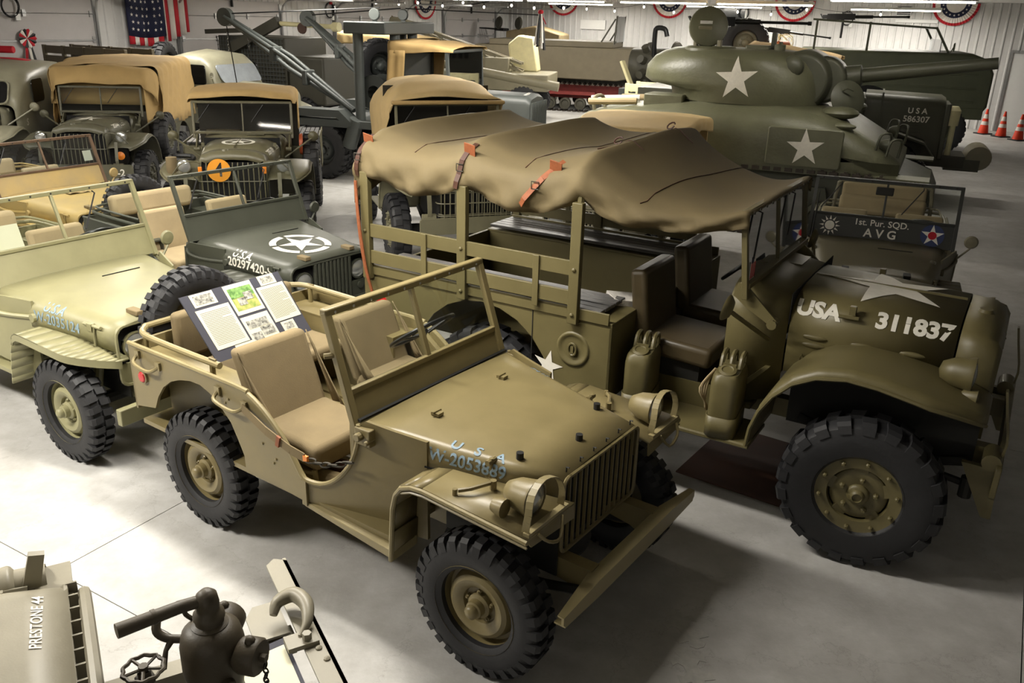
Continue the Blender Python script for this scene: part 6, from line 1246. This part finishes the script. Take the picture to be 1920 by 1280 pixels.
boom(Wk, (0.55, -0.72, 1.22), (-2.15, -0.55, 2.72), -1); boom(Wk, (0.55, 0.72, 1.22), (-1.7, 1.5, 2.72), 1)
MB().tube([(-2.1, -0.55, 2.78), (0.95, -0.4, 2.95)], 0.012, 5).build('cable', M_gun, Wk); MB().tube([(-1.68, 1.5, 2.78), (0.95, 0.4, 2.95)], 0.012, 5).build('cable', M_gun, Wk)
MB().tube([(-2.15, -0.55, 2.6), (-2.0, -0.55, 1.3)], 0.010, 5).build('cable', M_gun, Wk); MB().tube([(0.95, 0.6, 2.95), (3.1, 1.9, 2.9)], 0.010, 5).build('cable', M_gun, Wk)
MB().cyl((0.55, -0.95, 0.62), (0.75, -0.98, 1.1), 0.13, n=14).build('tow_socket', M_wk, Wk); chain(Wk, (0.6, -1.0, 1.1), (0.95, -1.0, 1.05), 8, 0.06, 0.03, M_wk)
sw_ = wheel(Wk, (0.30, 0.75, 1.90), -1, 'truck', M_wk); sw_.rotation_euler = (0, 0, R(60))
# --- heavy truck with long hood, canvas cab behind the tank
Hv = thing('heavy_truck', 'dark green heavy truck lettered USA 586307 behind the tank gun', 'truck', (5.55, 16.15, 0), R(-22))
hh, hhb = hoodbox(Hv, 0.75, 2.05, 0.48, 1.78, 0.72, M_hv, 0.16, 0.04)
MB().box(1.02, 1.05, -0.50, 0.50, 0.75, 1.80).build('hood_band', M_hv, Hv); MB().box(0.15, 0.78, -0.58, 0.58, 0.72, 1.72).build('cowl', M_hv, Hv, bevel=0.06)
for k in range(6): MB().cbox((1.50, -0.455, 0.98+0.06*k), (0.45, 0.02, 0.014)).build('hood_louvre', M_dkol, hh)
decal('marking', text_bm('U S A', 0.13, 0.02), M_stencil, Hv, (1.62, -0.475, 1.52), (1, 0.03, 0), (0, 0, 1), None, 0.012); decal('serial_number', text_bm('586307', 0.14, 0.02), M_stencil, Hv, (1.62, -0.475, 1.38), (1, 0.03, 0), (0, 0, 1), None, 0.012)
MB().box(2.05, 2.14, -0.42, 0.42, 0.72, 1.66).build('radiator', M_hv, Hv, bevel=0.02); MB().lathe([(0.10, 0), (0.11, 0.25), (0.06, 0.32), (0, 0.32)], o=(2.2, -0.30, 1.30), axis=(0, 0, 1), n=14).cyl((2.22, -0.30, 0.8), (2.22, -0.30, 1.3), 0.05, n=10).build('horn', M_cream, Hv)
MB().box(2.2, 2.75, -0.35, 0.35, 0.55, 0.75).build('winch_frame', M_hv, Hv); MB().lathe([(0.0, -0.34), (0.2, -0.34), (0.21, -0.30), (0.21, 0.30), (0.2, 0.34), (0, 0.34)], o=(2.72, 0, 0.78), axis=(0, 1, 0), n=20).build('winch_drum', M_avg, Hv, smooth=40)
for s in (-1, 1):
    for x in (1.3, -2.4): wheel(Hv, (x, s*0.92, 0.52), s, 'truck', M_hv)
    MB().loft([[(x, s*y, z) for y in (0.5, 1.0)] + [(x, s*y, z-0.03) for y in (1.0, 0.5)] for x, z in ((0.6, 0.75), (0.8, 1.08), (1.3, 1.2), (1.8, 1.05), (2.0, 0.8))]).build('front_fender', M_hv, Hv, smooth=50)
MB().box(-3.2, 2.5, -0.4, 0.4, 0.6, 0.8).build('frame', M_dkol, Hv); MB().box(-0.9, 0.15, -0.85, 0.85, 0.75, 1.5).build('cab_tub', M_hv, Hv, bevel=0.03)
for s in (-1, 1):
    for x in (-0.85, 0.1): MB().bar((x, s*0.82, 1.5), (x, s*0.82, 2.35), 0.05, 0.05).build('cab_post', M_dkol, Hv)
canopy(Hv, [(0.25, 0.86, 2.32, 0.05, 2.26), (-0.2, 0.9, 2.40, 0.08, 2.22), (-1.3, 0.92, 2.52, 0.10, 2.2)], M_canvas2, 'cab_roof_canvas', 0.012, 6)
MB().grid(lambda u, v: (-0.9+1.2*u, -0.86+0.02*math.sin(u*14), 2.05-0.30*v+0.06*math.sin(u*3)), 12, 4).build('rolled_curtain', M_canvas, Hv, solid=0.01)
steering(Hv, (-0.15, -0.35, 1.65), 0.24, -0.5, (0.3, -0.35, 1.3)); MB().box(-3.2, -1.0, -1.0, 1.0, 0.85, 1.7).build('body_box', M_hv, Hv, bevel=0.02)
# --- long green amphibious truck at the right
Lg = thing('amphibious_truck', 'long green amphibious truck with ring-mounted gun by the far right wall', 'truck', (9.0, 22.4, 0), R(-18))
MB().loft([[(x, y, z) for x, z in [(-1.9, 1.0), (-1.9, 2.3), (1.9, 2.32), (2.25, 2.2), (2.42, 1.9), (2.42, 1.15), (2.3, 0.95), (1.8, 0.85), (-1.8, 0.85)]] for y in (-1.22, 1.22)]).build('hull', M_hv2, Lg, smooth=20, bevel=0.06)
for z in (1.25, 1.55, 1.85): MB().box(-1.8, 2.1, -1.235, -1.22, z-0.02, z+0.02).build('hull_rib', M_hv2, Lg, bevel=0.006)
MB().box(-1.85, 2.35, -1.235, -1.2, 0.86, 1.12).build('skirt', M_hv2, Lg, bevel=0.01)
for x, s in ((1.5, -1), (1.5, 1), (-0.2, -1), (-0.2, 1), (-1.35, -1), (-1.35, 1)): w_ = wheel(Lg, (x, s*1.12, 0.58), s, 'truck', M_hv2); w_.scale = (1.12, 1.12, 1.12)
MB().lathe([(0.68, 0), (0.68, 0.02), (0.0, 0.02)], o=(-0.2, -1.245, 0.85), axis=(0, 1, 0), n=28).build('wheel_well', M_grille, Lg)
for y in (-1.1, 1.1): MB().bar((1.45, y, 2.22), (1.05, y, 2.85), 0.05, 0.05).build('windshield_post', M_hv2, Lg)
MB().bar((1.05, -1.1, 2.85), (1.05, 1.1, 2.85), 0.05, 0.05).bar((1.05, -1.1, 2.85), (-1.7, -1.1, 2.98), 0.04, 0.04).bar((1.05, 1.1, 2.85), (-1.7, 1.1, 2.98), 0.04, 0.04).build('top_frame', M_hv2, Lg)
for x in (-0.4, -1.6): MB().bar((x, -1.1, 2.2), (x, -1.1, 2.95), 0.05, 0.05).build('bow_post', M_hv2, Lg)
MB().box(1.2, 1.22, -1.05, 1.05, 2.25, 2.6).build('windshield_pane', M_glass_blue, Lg); mg(Lg, (-1.0, -0.2, 3.05), (0.98, -0.15, 0.02), sc=1.1)
MB().lathe([(0.09, 0), (0.10, 0.02), (0, 0.03)], o=(1.45, -1.3, 2.45), axis=(1, 0, 0), n=14).tube([(1.4, -1.2, 2.3), (1.45, -1.3, 2.45)], 0.012, 6).build('mirror', M_hv2, Lg); MB().box(2.2, 2.3, -0.9, 0.9, 1.0, 1.2).build('tow_shackle_bar', M_dkol, Lg)
# --- truck bed with a big tyre on top, behind the turret
Tb = thing('cargo_truck', 'tan-topped cargo truck carrying a huge tyre in front of the white wall', 'truck', (5.75, 22.75, 0), R(-25))
MB().box(-1.2, 0.9, -1.0, 1.0, 0.9, 2.15).build('body', M_dkol, Tb, bevel=0.03); MB().box(-1.25, 0.95, -1.05, 1.05, 2.15, 2.22).build('canvas_deck', M_canvas2, Tb, bevel=0.02)
for k in range(9): MB().box(-0.7+0.17*k, -0.58+0.17*k, -1.02, -1.0, 1.75, 2.05).build('side_slot', M_grille, Tb, smooth=0)
for x, s in ((-0.7, -1), (-0.7, 1), (0.5, -1), (0.5, 1)): wheel(Tb, (x, s*0.92, 0.52), s, 'truck', M_hv)
bt = wheel(Tb, (0.0, -0.35, 2.38), -1, 'truck', M_avg); bt.scale = (1.12, 1.12, 1.12); bt.rotation_euler = (0, 0, R(15))
mg(Tb, (0.75, 0.2, 2.68), (0.98, -0.1, -0.1), sc=0.9)
dr = tag(MB().lathe([(0.0, -0.13), (0.12, -0.13), (0.125, -0.1), (0.125, 0.1), (0.12, 0.13), (0, 0.13)], axis=(1, 0.4, 0), n=20).build('orange_drum', mat('faded_orange', (196, 110, 70), 0.6, var=0.15), smooth=40), 'small faded orange drum on the tan deck behind the gun', 'drum'); dr.location = (6.35, 21.75, 2.35)
wb_ = MB()
for k in range(5): wb_.tube([(0.2*math.cos(2*math.pi*i/18+k)*(1-0.05*k), 0.03*k-0.06, 0.2*math.sin(2*math.pi*i/18)*(1-0.05*k)+0.2) for i in range(18)], 0.008, 5, closed=True)
wc_ = tag(wb_.build('wire_coil', M_cream), 'loose coil of pale wire beside the orange drum', 'wire coil'); wc_.location = (6.52, 22.15, 2.225); wc_.rotation_euler = (0, 0, R(-20))
# --- tracked carrier
Ws = thing('tracked_carrier', 'olive boxy tracked carrier with red suspension and raised windshield', 'tracked vehicle', (1.75, 29.6, 0), R(-16))
MB().loft([[(x, y*w_, z) for x, z, w_ in [(-3.0, 1.05, 1), (-3.05, 1.25, 1), (-3.05, 1.98, 1), (2.7, 1.98, 1), (2.72, 1.55, 1), (2.2, 1.1, 1), (1.7, 1.0, 1)]] for y in (-1.1, 1.1)]).build('hull', M_ws, Ws, smooth=20, bevel=0.03)
MB().box(-2.6, 1.5, -0.95, 0.95, 1.98, 2.16).build('coaming', M_ws, Ws, bevel=0.02); MB().box(2.2, 2.74, -1.12, 1.12, 1.45, 1.98).build('bow_plate', M_avg, Ws, bevel=0.015); MB().prism([(2.35, 1.45), (2.6, 1.45), (2.2, 0.75), (1.95, 0.75)], 'xz', -0.35, 0.35).build('bow_strut', M_avg, Ws)
for y in (-0.75, 0.75): MB().bar((1.5, y, 2.1), (1.55, y, 2.95), 0.06, 0.05).bar((1.05, y, 2.1), (1.5, y, 2.85), 0.07, 0.04).build('windshield_brace', M_dkol, Ws)
MB().bar((1.55, -0.78, 2.95), (1.55, 0.78, 2.95), 0.04, 0.05).build('windshield_top', M_fix, Ws); MB().bar((1.53, 0, 2.15), (1.53, 0, 2.93), 0.03, 0.03).build('windshield_post', M_dkol, Ws); MB().box(1.55, 1.56, -0.74, 0.74, 2.15, 2.92).build('windshield_pane', M_glass_blue, Ws)
for s in (-1, 1):
    lp = smoothpath([(-2.75, 0, 0.95), (0, 0, 0.86), (2.3, 0, 0.84), (2.72, 0, 0.68), (2.68, 0, 0.42), (2.1, 0, 0.10), (1.6, 0, 0.03), (-1.9, 0, 0.03), (-2.3, 0, 0.18), (-2.95, 0, 0.62), (-2.98, 0, 0.82)], 4, True)
    sh = None; n_ = len(lp); cum = [0.0]
    for i in range(n_): cum.append(cum[-1] + (lp[(i+1) % n_]-lp[i]).length)
    for k in range(74):
        t = cum[-1]*k/74; i = max(j for j in range(n_) if cum[j] <= t); f = (t-cum[i])/(cum[i+1]-cum[i]); p = lp[i].lerp(lp[(i+1) % n_], f); d = (lp[(i+1) % n_]-lp[i]).normalized()
        if sh is None: sh = MB().box(-0.05, 0.05, -0.24, 0.24, -0.015, 0.015).box(-0.012, 0.012, -0.24, 0.24, 0.015, 0.05).build('track_plate', M_steeltrack, Ws, smooth=0); q = sh
        else: q = sh.copy(); COL.objects.link(q); q.parent = Ws
        q.location = (p.x, s*0.88, p.z); q.rotation_euler = (0, -math.atan2(d.z, d.x), 0)
    rw = None
    for k in range(8):
        if rw is None: rw = MB().lathe([(0.18, -0.08), (0.19, -0.06), (0.19, 0.06), (0.18, 0.08), (0.13, 0.085), (0.11, 0.05), (0.05, 0.06), (0, 0.06)], axis=(0, s, 0), n=18).build('road_wheel', M_dkol, Ws, smooth=40); q = rw
        else: q = rw.copy(); COL.objects.link(q); q.parent = Ws
        q.location = (-1.95+0.5*k, s*0.98, 0.24)
    for x, z in ((-2.65, 0.68), (2.38, 0.52)): MB().lathe([(0.25, -0.1), (0.26, 0.1), (0.18, 0.12), (0.15, 0.06), (0, 0.07)], o=(x, s*0.98, z), axis=(0, s, 0), n=20).build('end_wheel', M_dkol, Ws, smooth=40)
    MB().box(-2.2, 1.9, *sorted((s*0.62, s*0.70)), 0.40, 0.82).build('suspension_side', M_red_ox, Ws); MB().box(-0.6, 1.0, *sorted((s*0.70, s*0.86)), 0.50, 0.62).build('suspension_beam', M_red_ox, Ws, bevel=0.01)
MB().box(-2.9, 2.5, -0.6, 0.6, 0.4, 1.05).build('belly', M_dkol, Ws)
# --- gun mount behind the carrier
Gm = thing('gun_mount', 'sandy twin gun mount with round shields behind the tracked carrier', 'gun mount', (-0.15, 32.5, 0), R(-25))
MB().box(-0.4, 1.5, -0.5, 0.5, 0.0, 2.0).build('pedestal', M_dkol, Gm, bevel=0.05); MB().loft([[(x, y, z) for x, z in [(-0.2, 1.95), (-0.2, 2.35), (0.9, 2.55), (1.9, 2.3), (1.9, 1.95)]] for y in (-0.45, 0.45)]).build('cradle', mat('sandy_paint', (140, 124, 92), 0.6, var=0.15), Gm, bevel=0.05)
for x, y in ((-0.45, -0.5), (0.35, -0.55)): MB().lathe([(0.0, -0.03), (0.20, -0.03), (0.22, 0.0), (0.18, 0.05), (0, 0.06)], o=(x, y, 2.62), axis=(-0.5, -0.8, 0.1), n=20).build('round_shield', M_dkol, Gm, smooth=40)
for y in (-0.2, -0.08, 0.05, 0.18): MB().cyl((-0.4, y, 2.38), (-3.2, y, 2.5), 0.022, n=7).build('gun_barrel', M_gun, Gm); MB().cyl((-0.4, y, 2.38), (-0.75, y, 2.395), 0.05, n=8).build('barrel_sleeve', M_gun, Gm)
# --- olive crane boom truck left of the carrier
Cr = thing('crane_truck', 'olive crane truck with long sloping boom beside the overhead doors', 'crane', (-0.6, 25.8, 0), R(-10))
MB().box(-2.2, 1.6, -1.0, 1.0, 0.9, 1.35).build('deck', M_avg, Cr, bevel=0.03)
for x, s in ((-1.4, -1), (-1.4, 1), (0.9, -1), (0.9, 1)): wheel(Cr, (x, s*0.9, 0.52), s, 'truck', M_hv)
bs = Vector((0.75, -0.3, 1.40)); be = Vector((-3.35, 0.6, 2.62)); b = MB()
for dy, dz in ((-0.22, 0), (0.22, 0), (-0.16, 0.2), (0.16, 0.2)): b.bar(bs+Vector((0, dy, dz)), be+Vector((0, dy*0.6, dz*0.5)), 0.07, 0.07)
bo = b.build('boom', M_avg, Cr)
for k in range(9):
    t0_, t1_ = k/9, (k+1)/9; p, q = bs.lerp(be, t0_), bs.lerp(be, t1_); MB().bar(p+Vector((0, -0.2, 0)), q+Vector((0, -0.15, 0.15)), 0.03, 0.03).bar(p+Vector((0, -0.2, 0)), p+Vector((0, 0.2, 0)), 0.03, 0.03).build('lattice_brace', M_avg, bo)
MB().prism([(-3.4, 2.50), (-3.3, 2.75), (-2.2, 2.52), (-2.1, 2.25)], 'xz', 0.15, 0.75).build('boom_tip', M_avg, Cr, bevel=0.02); MB().box(-0.3, 0.4, -0.6, 0.2, 1.35, 1.75).build('winch_housing', M_avg, Cr, bevel=0.03)
MB().loft([[(x, y, z) for x, z in [(0.3, 1.35), (0.2, 2.1), (0.5, 2.35), (0.95, 2.3), (1.1, 1.35)]] for y in (0.3, 0.95)]).build('operator_cab', M_cream, Cr, bevel=0.05)
MB().cyl((-1.6, -0.9, 1.55), (1.9, -0.95, 1.05), 0.13, n=14).build('stowed_pipe', M_avg, Cr)
# --- dark crane with mesh cage
Cg = thing('mesh_crane', 'dark crane body with square wire mesh side and cream boom', 'crane', (-5.5, 21.0, 0), R(-25))
MB().box(-1.35, 0.6, -0.75, 0.75, 0.85, 2.28).build('house', M_dkol, Cg, bevel=0.02); MB().box(0.6, 1.6, -0.7, 0.7, 0.85, 1.9).build('engine_cover', M_dkol, Cg, bevel=0.05)
for k in range(22): MB().box(-1.33+0.088*k, -1.318+0.088*k, -0.80, -0.79, 1.1, 2.25).build('mesh_wire', M_wk, Cg, smooth=0)
for k in range(14): MB().box(-1.34, 0.58, -0.805, -0.793, 1.1+0.088*k, 1.112+0.088*k).build('mesh_wire', M_wk, Cg, smooth=0)
for x, s in ((-0.9, -1), (-0.9, 1), (1.0, -1), (1.0, 1)): wheel(Cg, (x, s*0.7, 0.52), s, 'truck', M_hv)
MB().bar((-0.9, -0.85, 2.0), (0.55, -0.85, 2.62), 0.12, 0.22).bar((-1.6, -0.85, 2.35), (-0.3, -0.85, 2.42), 0.08, 0.10).build('lifting_arm', M_dkol, Cg); MB().cyl((0.55, -0.8, 2.58), (2.1, -0.8, 2.55), 0.05, n=12).cyl((2.0, -0.8, 2.55), (2.15, -0.8, 2.55), 0.10, n=12).build('cream_boom', M_cream, Cg)
chain(Cg, (-0.9, -0.9, 2.35), (-0.9, -0.9, 1.9), 7, 0.0, 0.03, M_chrome); chain(Cg, (-0.3, -0.9, 2.4), (-0.3, -0.9, 2.0), 6, 0.0, 0.03, M_chrome)
MB().lathe([(0.0, -0.04), (0.11, -0.04), (0.12, 0.0), (0, 0.04)], o=(1.2, -0.85, 2.5), axis=(0, 1, 0), n=16).build('pulley', M_leather_dark, Cg)
# --- canvas-roofed truck by the second door
Tr = thing('canvas_truck', 'grey-green truck with pale canvas roof by the second overhead door', 'truck', (-3.3, 23.2, 0), R(-20))
MB().box(-1.2, 1.2, -0.9, 0.9, 0.8, 1.5).build('body', M_dkol, Tr, bevel=0.05); hoodbox(Tr, 1.2, 2.3, 0.5, 1.55, 0.8, M_hv, 0.14, 0.05)
canopy(Tr, [(0.95, 0.85, 2.26, 0.06, 2.18), (0.2, 0.9, 2.38, 0.10, 2.16), (-1.1, 0.9, 2.40, 0.10, 2.1)], M_canvas, 'roof_canvas', 0.01, 9)
for s in (-1, 1):
    for x in (-1.0, 0.1, 0.9): MB().bar((x, s*0.82, 1.5), (x, s*0.82, 2.22), 0.05, 0.05).build('cab_post', M_avg, Tr)
    for x in (-0.7, 1.6): wheel(Tr, (x, s*0.85, 0.52), s, 'truck', M_hv)
MB().box(0.9, 0.91, -0.8, 0.8, 1.52, 2.18).build('windshield_pane', M_glass_blue, Tr)
# --- pickup with rounded cab
Pk = thing('pickup_truck', 'grey-green pickup truck with rounded cab numbered 411837', 'truck', (-6.35, 18.55, 0), R(-24))
MB().loft([rr(-0.72, 0.66, 1.72, 1.1, 0.2), rr(-0.62, 0.74, 1.93, 0.7, 0.25), rr(-0.2, 0.77, 2.02, 0.65, 0.26), rr(0.25, 0.75, 1.98, 0.65, 0.26), rr(0.45, 0.72, 1.85, 0.65, 0.25), rr(0.68, 0.68, 1.42, 0.65, 0.2)], ringclosed=False, caps=False).build('cab', M_car, Pk, smooth=60, solid=0.012)
for s in (-1, 1): MB().prism(rrect(-0.28, 0.42, 1.42, 1.80, 0.06), 'xz', *sorted((s*0.755, s*0.785))).build('side_window', MATS['black_glass'], Pk); MB().prism(rrect(-0.62, -0.36, 1.5, 1.76, 0.05), 'xz', *sorted((s*0.75, s*0.775))).build('quarter_window', MATS['black_glass'], Pk)
MB().loft([[(0.72-(z-1.42)*0.60+d_, y, z) for y, z in rrect(-0.58, 0.58, 1.46, 1.80, 0.08)] for d_ in (0, 0.02)]).build('windscreen', mat('sky_glass', (150, 156, 162), 0.15, var=0.1), Pk)
pk, pkb = hoodbox(Pk, 0.66, 1.85, 0.46, 1.45, 0.9, M_car, 0.2, 0.06); decal('serial_number', text_bm('411837', 0.14, 0.03), M_stencil, Pk, (1.05, -0.47, 1.33), (1, 0.05, 0), (0, 0.3, 0.95), None, 0.02)
MB().box(-1.55, -0.75, -0.75, 0.75, 0.75, 1.35).build('bed', M_car, Pk, bevel=0.02); MB().box(-1.5, 1.8, -0.35, 0.35, 0.5, 0.7).build('frame', M_dkol, Pk)
for x, s in ((-1.1, -1), (-1.1, 1), (1.35, -1), (1.35, 1)): wheel(Pk, (x, s*0.75, 0.445), s, 'dodge', M_t4)
for s in (-1, 1): MB().loft([[(x, s*y, z) for y in (0.45, 0.85)] + [(x, s*y, z-0.03) for y in (0.85, 0.45)] for x, z in ((0.75, 0.7), (0.95, 1.0), (1.35, 1.1), (1.75, 0.98), (1.9, 0.75))]).build('fender', M_car, Pk, smooth=50)
MB().tube([(0.55, -0.7, 1.45), (0.75, -0.95, 1.60)], 0.012, 6).lathe([(0.06, 0), (0, 0.03)], o=(0.75, -0.95, 1.62), axis=(-1, 0, 0), n=12).build('mirror', M_car, Pk)
wheel(Pk, (-0.95, -0.45, 1.75), -1, 'dodge', M_t4, axis_x=R(-70))
# --- slatted stake trailer by the first door
def slatted(nm, label, loc, yaw, L, H0, H1, m, nb=3, wd=0.7, wh_=True):
    t = thing(nm, label, 'trailer' if wh_ else 'crate', loc, yaw)
    MB().box(-L/2, L/2, -wd/2, wd/2, H0-0.06, H0).build('bed', m, t, bevel=0.01)
    for y in (-wd/2, wd/2):
        for k in range(nb+1): x = -L/2+L*k/nb; MB().box(x-0.04, x+0.04, y-0.03, y+0.03, H0, H1).build('stake', m, t, bevel=0.006)
        hz = (H1-H0)/4
        for j in range(4): MB().box(-L/2, L/2, y-0.015, y+0.015, H0+hz*j+0.03, H0+hz*(j+1)-0.01).build('slat', m, t, bevel=0.004)
    if wh_:
        for s in (-1, 1): wheel(t, (0, s*(wd/2-0.1), 0.445), s, 'dodge', M_t4)
        MB().bar((L/2, 0, H0-0.2), (L/2+0.2, 0, 0.5), 0.08, 0.08).build('drawbar', m, t)
    else: MB().box(-L/2+0.1, L/2-0.1, -wd/2+0.05, wd/2-0.05, 0, H0-0.06).build('crate_base', M_dkol, t)
    return t
slatted('stake_trailer', 'olive stake-sided trailer standing by the nearest grey door', (-8.35, 17.6, 0), R(-30), 2.5, 1.35, 2.10, M_ws, 4, 0.6)
slatted('slatted_crate', 'pale green slatted crate between the carrier and the tank', (3.1, 19.6, 0), R(-25), 1.2, 0.75, 1.55, M_cream, 1, 0.8, False)
# --- engine with exhaust standing behind the turret
En = thing('engine_unit', 'dark greasy engine with curved exhaust pipe behind the turret', 'engine', (3.35, 22.2, 0), R(-30))
MB().box(-0.7, 0.9, -0.5, 0.5, 0.0, 1.25).build('stand', M_wk, En, bevel=0.02); MB().cyl((-0.5, 0, 1.75), (0.5, 0, 1.85), 0.45, 0.40, 18).build('crankcase', M_dkol, En, smooth=40)
for k in range(7): a = R(40*k); MB().cyl((-0.1, 0.3*math.cos(a), 1.78+0.3*math.sin(a)), (-0.15, 0.6*math.cos(a), 1.78+0.55*math.sin(a)), 0.10, n=10).build('cylinder', M_dkol, En)
MB().tube(smoothpath([(0.1, -0.3, 1.9), (0.1, -0.35, 2.55), (0.15, -0.35, 2.68), (0.35, -0.35, 2.66), (0.42, -0.35, 2.5)], 4), 0.06, 10).build('exhaust_pipe', M_gun, En); MB().lathe([(0.55, 0), (0.52, 0.04), (0, 0.05)], o=(0.55, 0, 1.85), axis=(1, 0, 0), n=24).build('flywheel', M_dkol, En, smooth=40)
MB().bar((-0.6, -0.6, 1.9), (-0.25, -0.6, 1.2), 0.2, 0.06).build('pale_chute', M_cream, En)
yl = tag(MB().bar((0, 0, 0), (0.55, -0.1, -0.55), 0.16, 0.04).build('yellow_ramp', mat('safety_yellow', (214, 184, 30), 0.5)), 'yellow loading plank propped at the tracked carrier', 'plank'); yl.location = (4.15, 26.2, 0.66)
# --- hanging folded flag, traffic cones, wheeled cart
hf_ = thing('hanging_banner', 'folded black and white banner with red tip hanging from the ceiling', 'banner', (0.42, 19.2, 0), 0.0)
MB().tube([(0, 0, CEIL), (0, 0, 2.95)], 0.006, 5).build('cord', M_black, hf_)
for k in range(6):
    a = R(60*k); x, y = 0.05*math.cos(a), 0.05*math.sin(a); MB().loft([[(x*0.4+dx, y*0.4+dy, z0) for dx, dy in ((-0.02, 0), (0, 0.02), (0.02, 0), (0, -0.02))] if z0 > 2.9 else [(x*f_+dx, y*f_+dy, z0) for dx, dy in ((-0.03, 0), (0, 0.03), (0.03, 0), (0, -0.03))] for z0, f_ in ((2.97, 0.4), (2.7, 1.0), (2.45, 1.6), (2.2+0.03*k, 2.0))]).build('fold', [M_black, M_wht][k % 2], hf_)
MB().sphere((0, 0, 2.96), (0.06, 0.06, 0.05)).bar((0, 0, 2.95), (0.12, 0, 2.72), 0.05, 0.02).build('red_tip', M_red, hf_)
M_cone = mat('cone_orange', (226, 66, 34), 0.5, var=0.05)
def cone(x, y, label):
    t = thing('traffic_cone', label, 'traffic cone', (x, y, 0), 0.3, 'orange traffic cones by the far wall')
    r_ = lambda z: 0.15 - 0.125*z/0.70
    MB().prism(rrect(-0.19, 0.19, -0.19, 0.19, 0.04), 'xy', 0, 0.03).build('base', M_black, t)
    z = [0.03, 0.26, 0.36, 0.44, 0.56, 0.70]
    for k in range(5): MB().lathe([(r_(z[k])+ (0.002 if k in (1, 3) else 0), z[k]), (r_(z[k+1]) + (0.002 if k in (1, 3) else 0), z[k+1])] + ([(0, 0.702)] if k == 4 else []), axis=(0, 0, 1), n=18).build('reflective_band' if k in (1, 3) else 'cone_section', M_wht if k in (1, 3) else M_cone, t)
cone(13.55, 25.35, 'orange traffic cone farthest left by the long green truck'); cone(13.75, 24.75, 'middle orange traffic cone near the long green truck'); cone(13.85, 24.05, 'orange traffic cone nearest the aisle at right')
Ct = thing('wheeled_rack', 'dark wheeled wire rack cut by the right edge', 'rack', (9.35, 14.75, 0), R(-30))
for x in (-0.35, 0.35):
    for y in (-0.3, 0.3):
        MB().bar((x, y, 0.1), (x*0.9+0.06, y, 1.15), 0.03, 0.03).build('upright', M_dkol, Ct); MB().lathe([(0.0, -0.02), (0.06, -0.02), (0.06, 0.02), (0, 0.02)], o=(x, y, 0.06), axis=(0, 1, 0), n=12).build('castor', M_black, Ct)
for z in (0.18, 0.45, 0.72, 0.98, 1.13):
    for y in (-0.3, -0.1, 0.1, 0.3): MB().bar((-0.36, y, z), (0.36, y, z), 0.018, 0.018).build('shelf_wire', M_dkol, Ct)
    for x in (-0.35, 0.35): MB().bar((x, -0.3, z), (x, 0.3, z), 0.018, 0.018).build('shelf_rail', M_dkol, Ct)
# ================================================================ SMALL MARKS ON THE FLOOR
M_mark = mat('pale_tile_print', (168, 166, 160), 0.6, var=0.15, scale=20)
def puzzle(x, y, yaw, label):
    p = []; s = 0.085; k = 0.03
    for i in range(4):
        a = R(90*i); c, sn = math.cos(a), math.sin(a)
        side = [(-s, -s), (-0.03, -s), (-0.045, -s-0.035), (-0.02, -s-0.06), (0.02, -s-0.06), (0.045, -s-0.035), (0.03, -s)] if i % 2 == 0 else [(-s, -s), (-0.03, -s), (-0.045, -s+0.03), (-0.02, -s+0.05), (0.02, -s+0.05), (0.045, -s+0.03), (0.03, -s)]
        p += [(u*c - v*sn, u*sn + v*c) for u, v in side]
    o = tag(MB().prism(p, 'xy', 0.0005, 0.0025).build('floor_patch', M_mark, smooth=0), label, 'floor mark'); o.location = (x, y, 0); o.rotation_euler = (0, 0, yaw)
puzzle(0.92, 3.50, R(20), 'pale puzzle-shaped patch on the floor before the bumper, the farther one'); puzzle(0.90, 3.22, R(10), 'pale puzzle-shaped patch on the floor at the bottom, the nearer one')
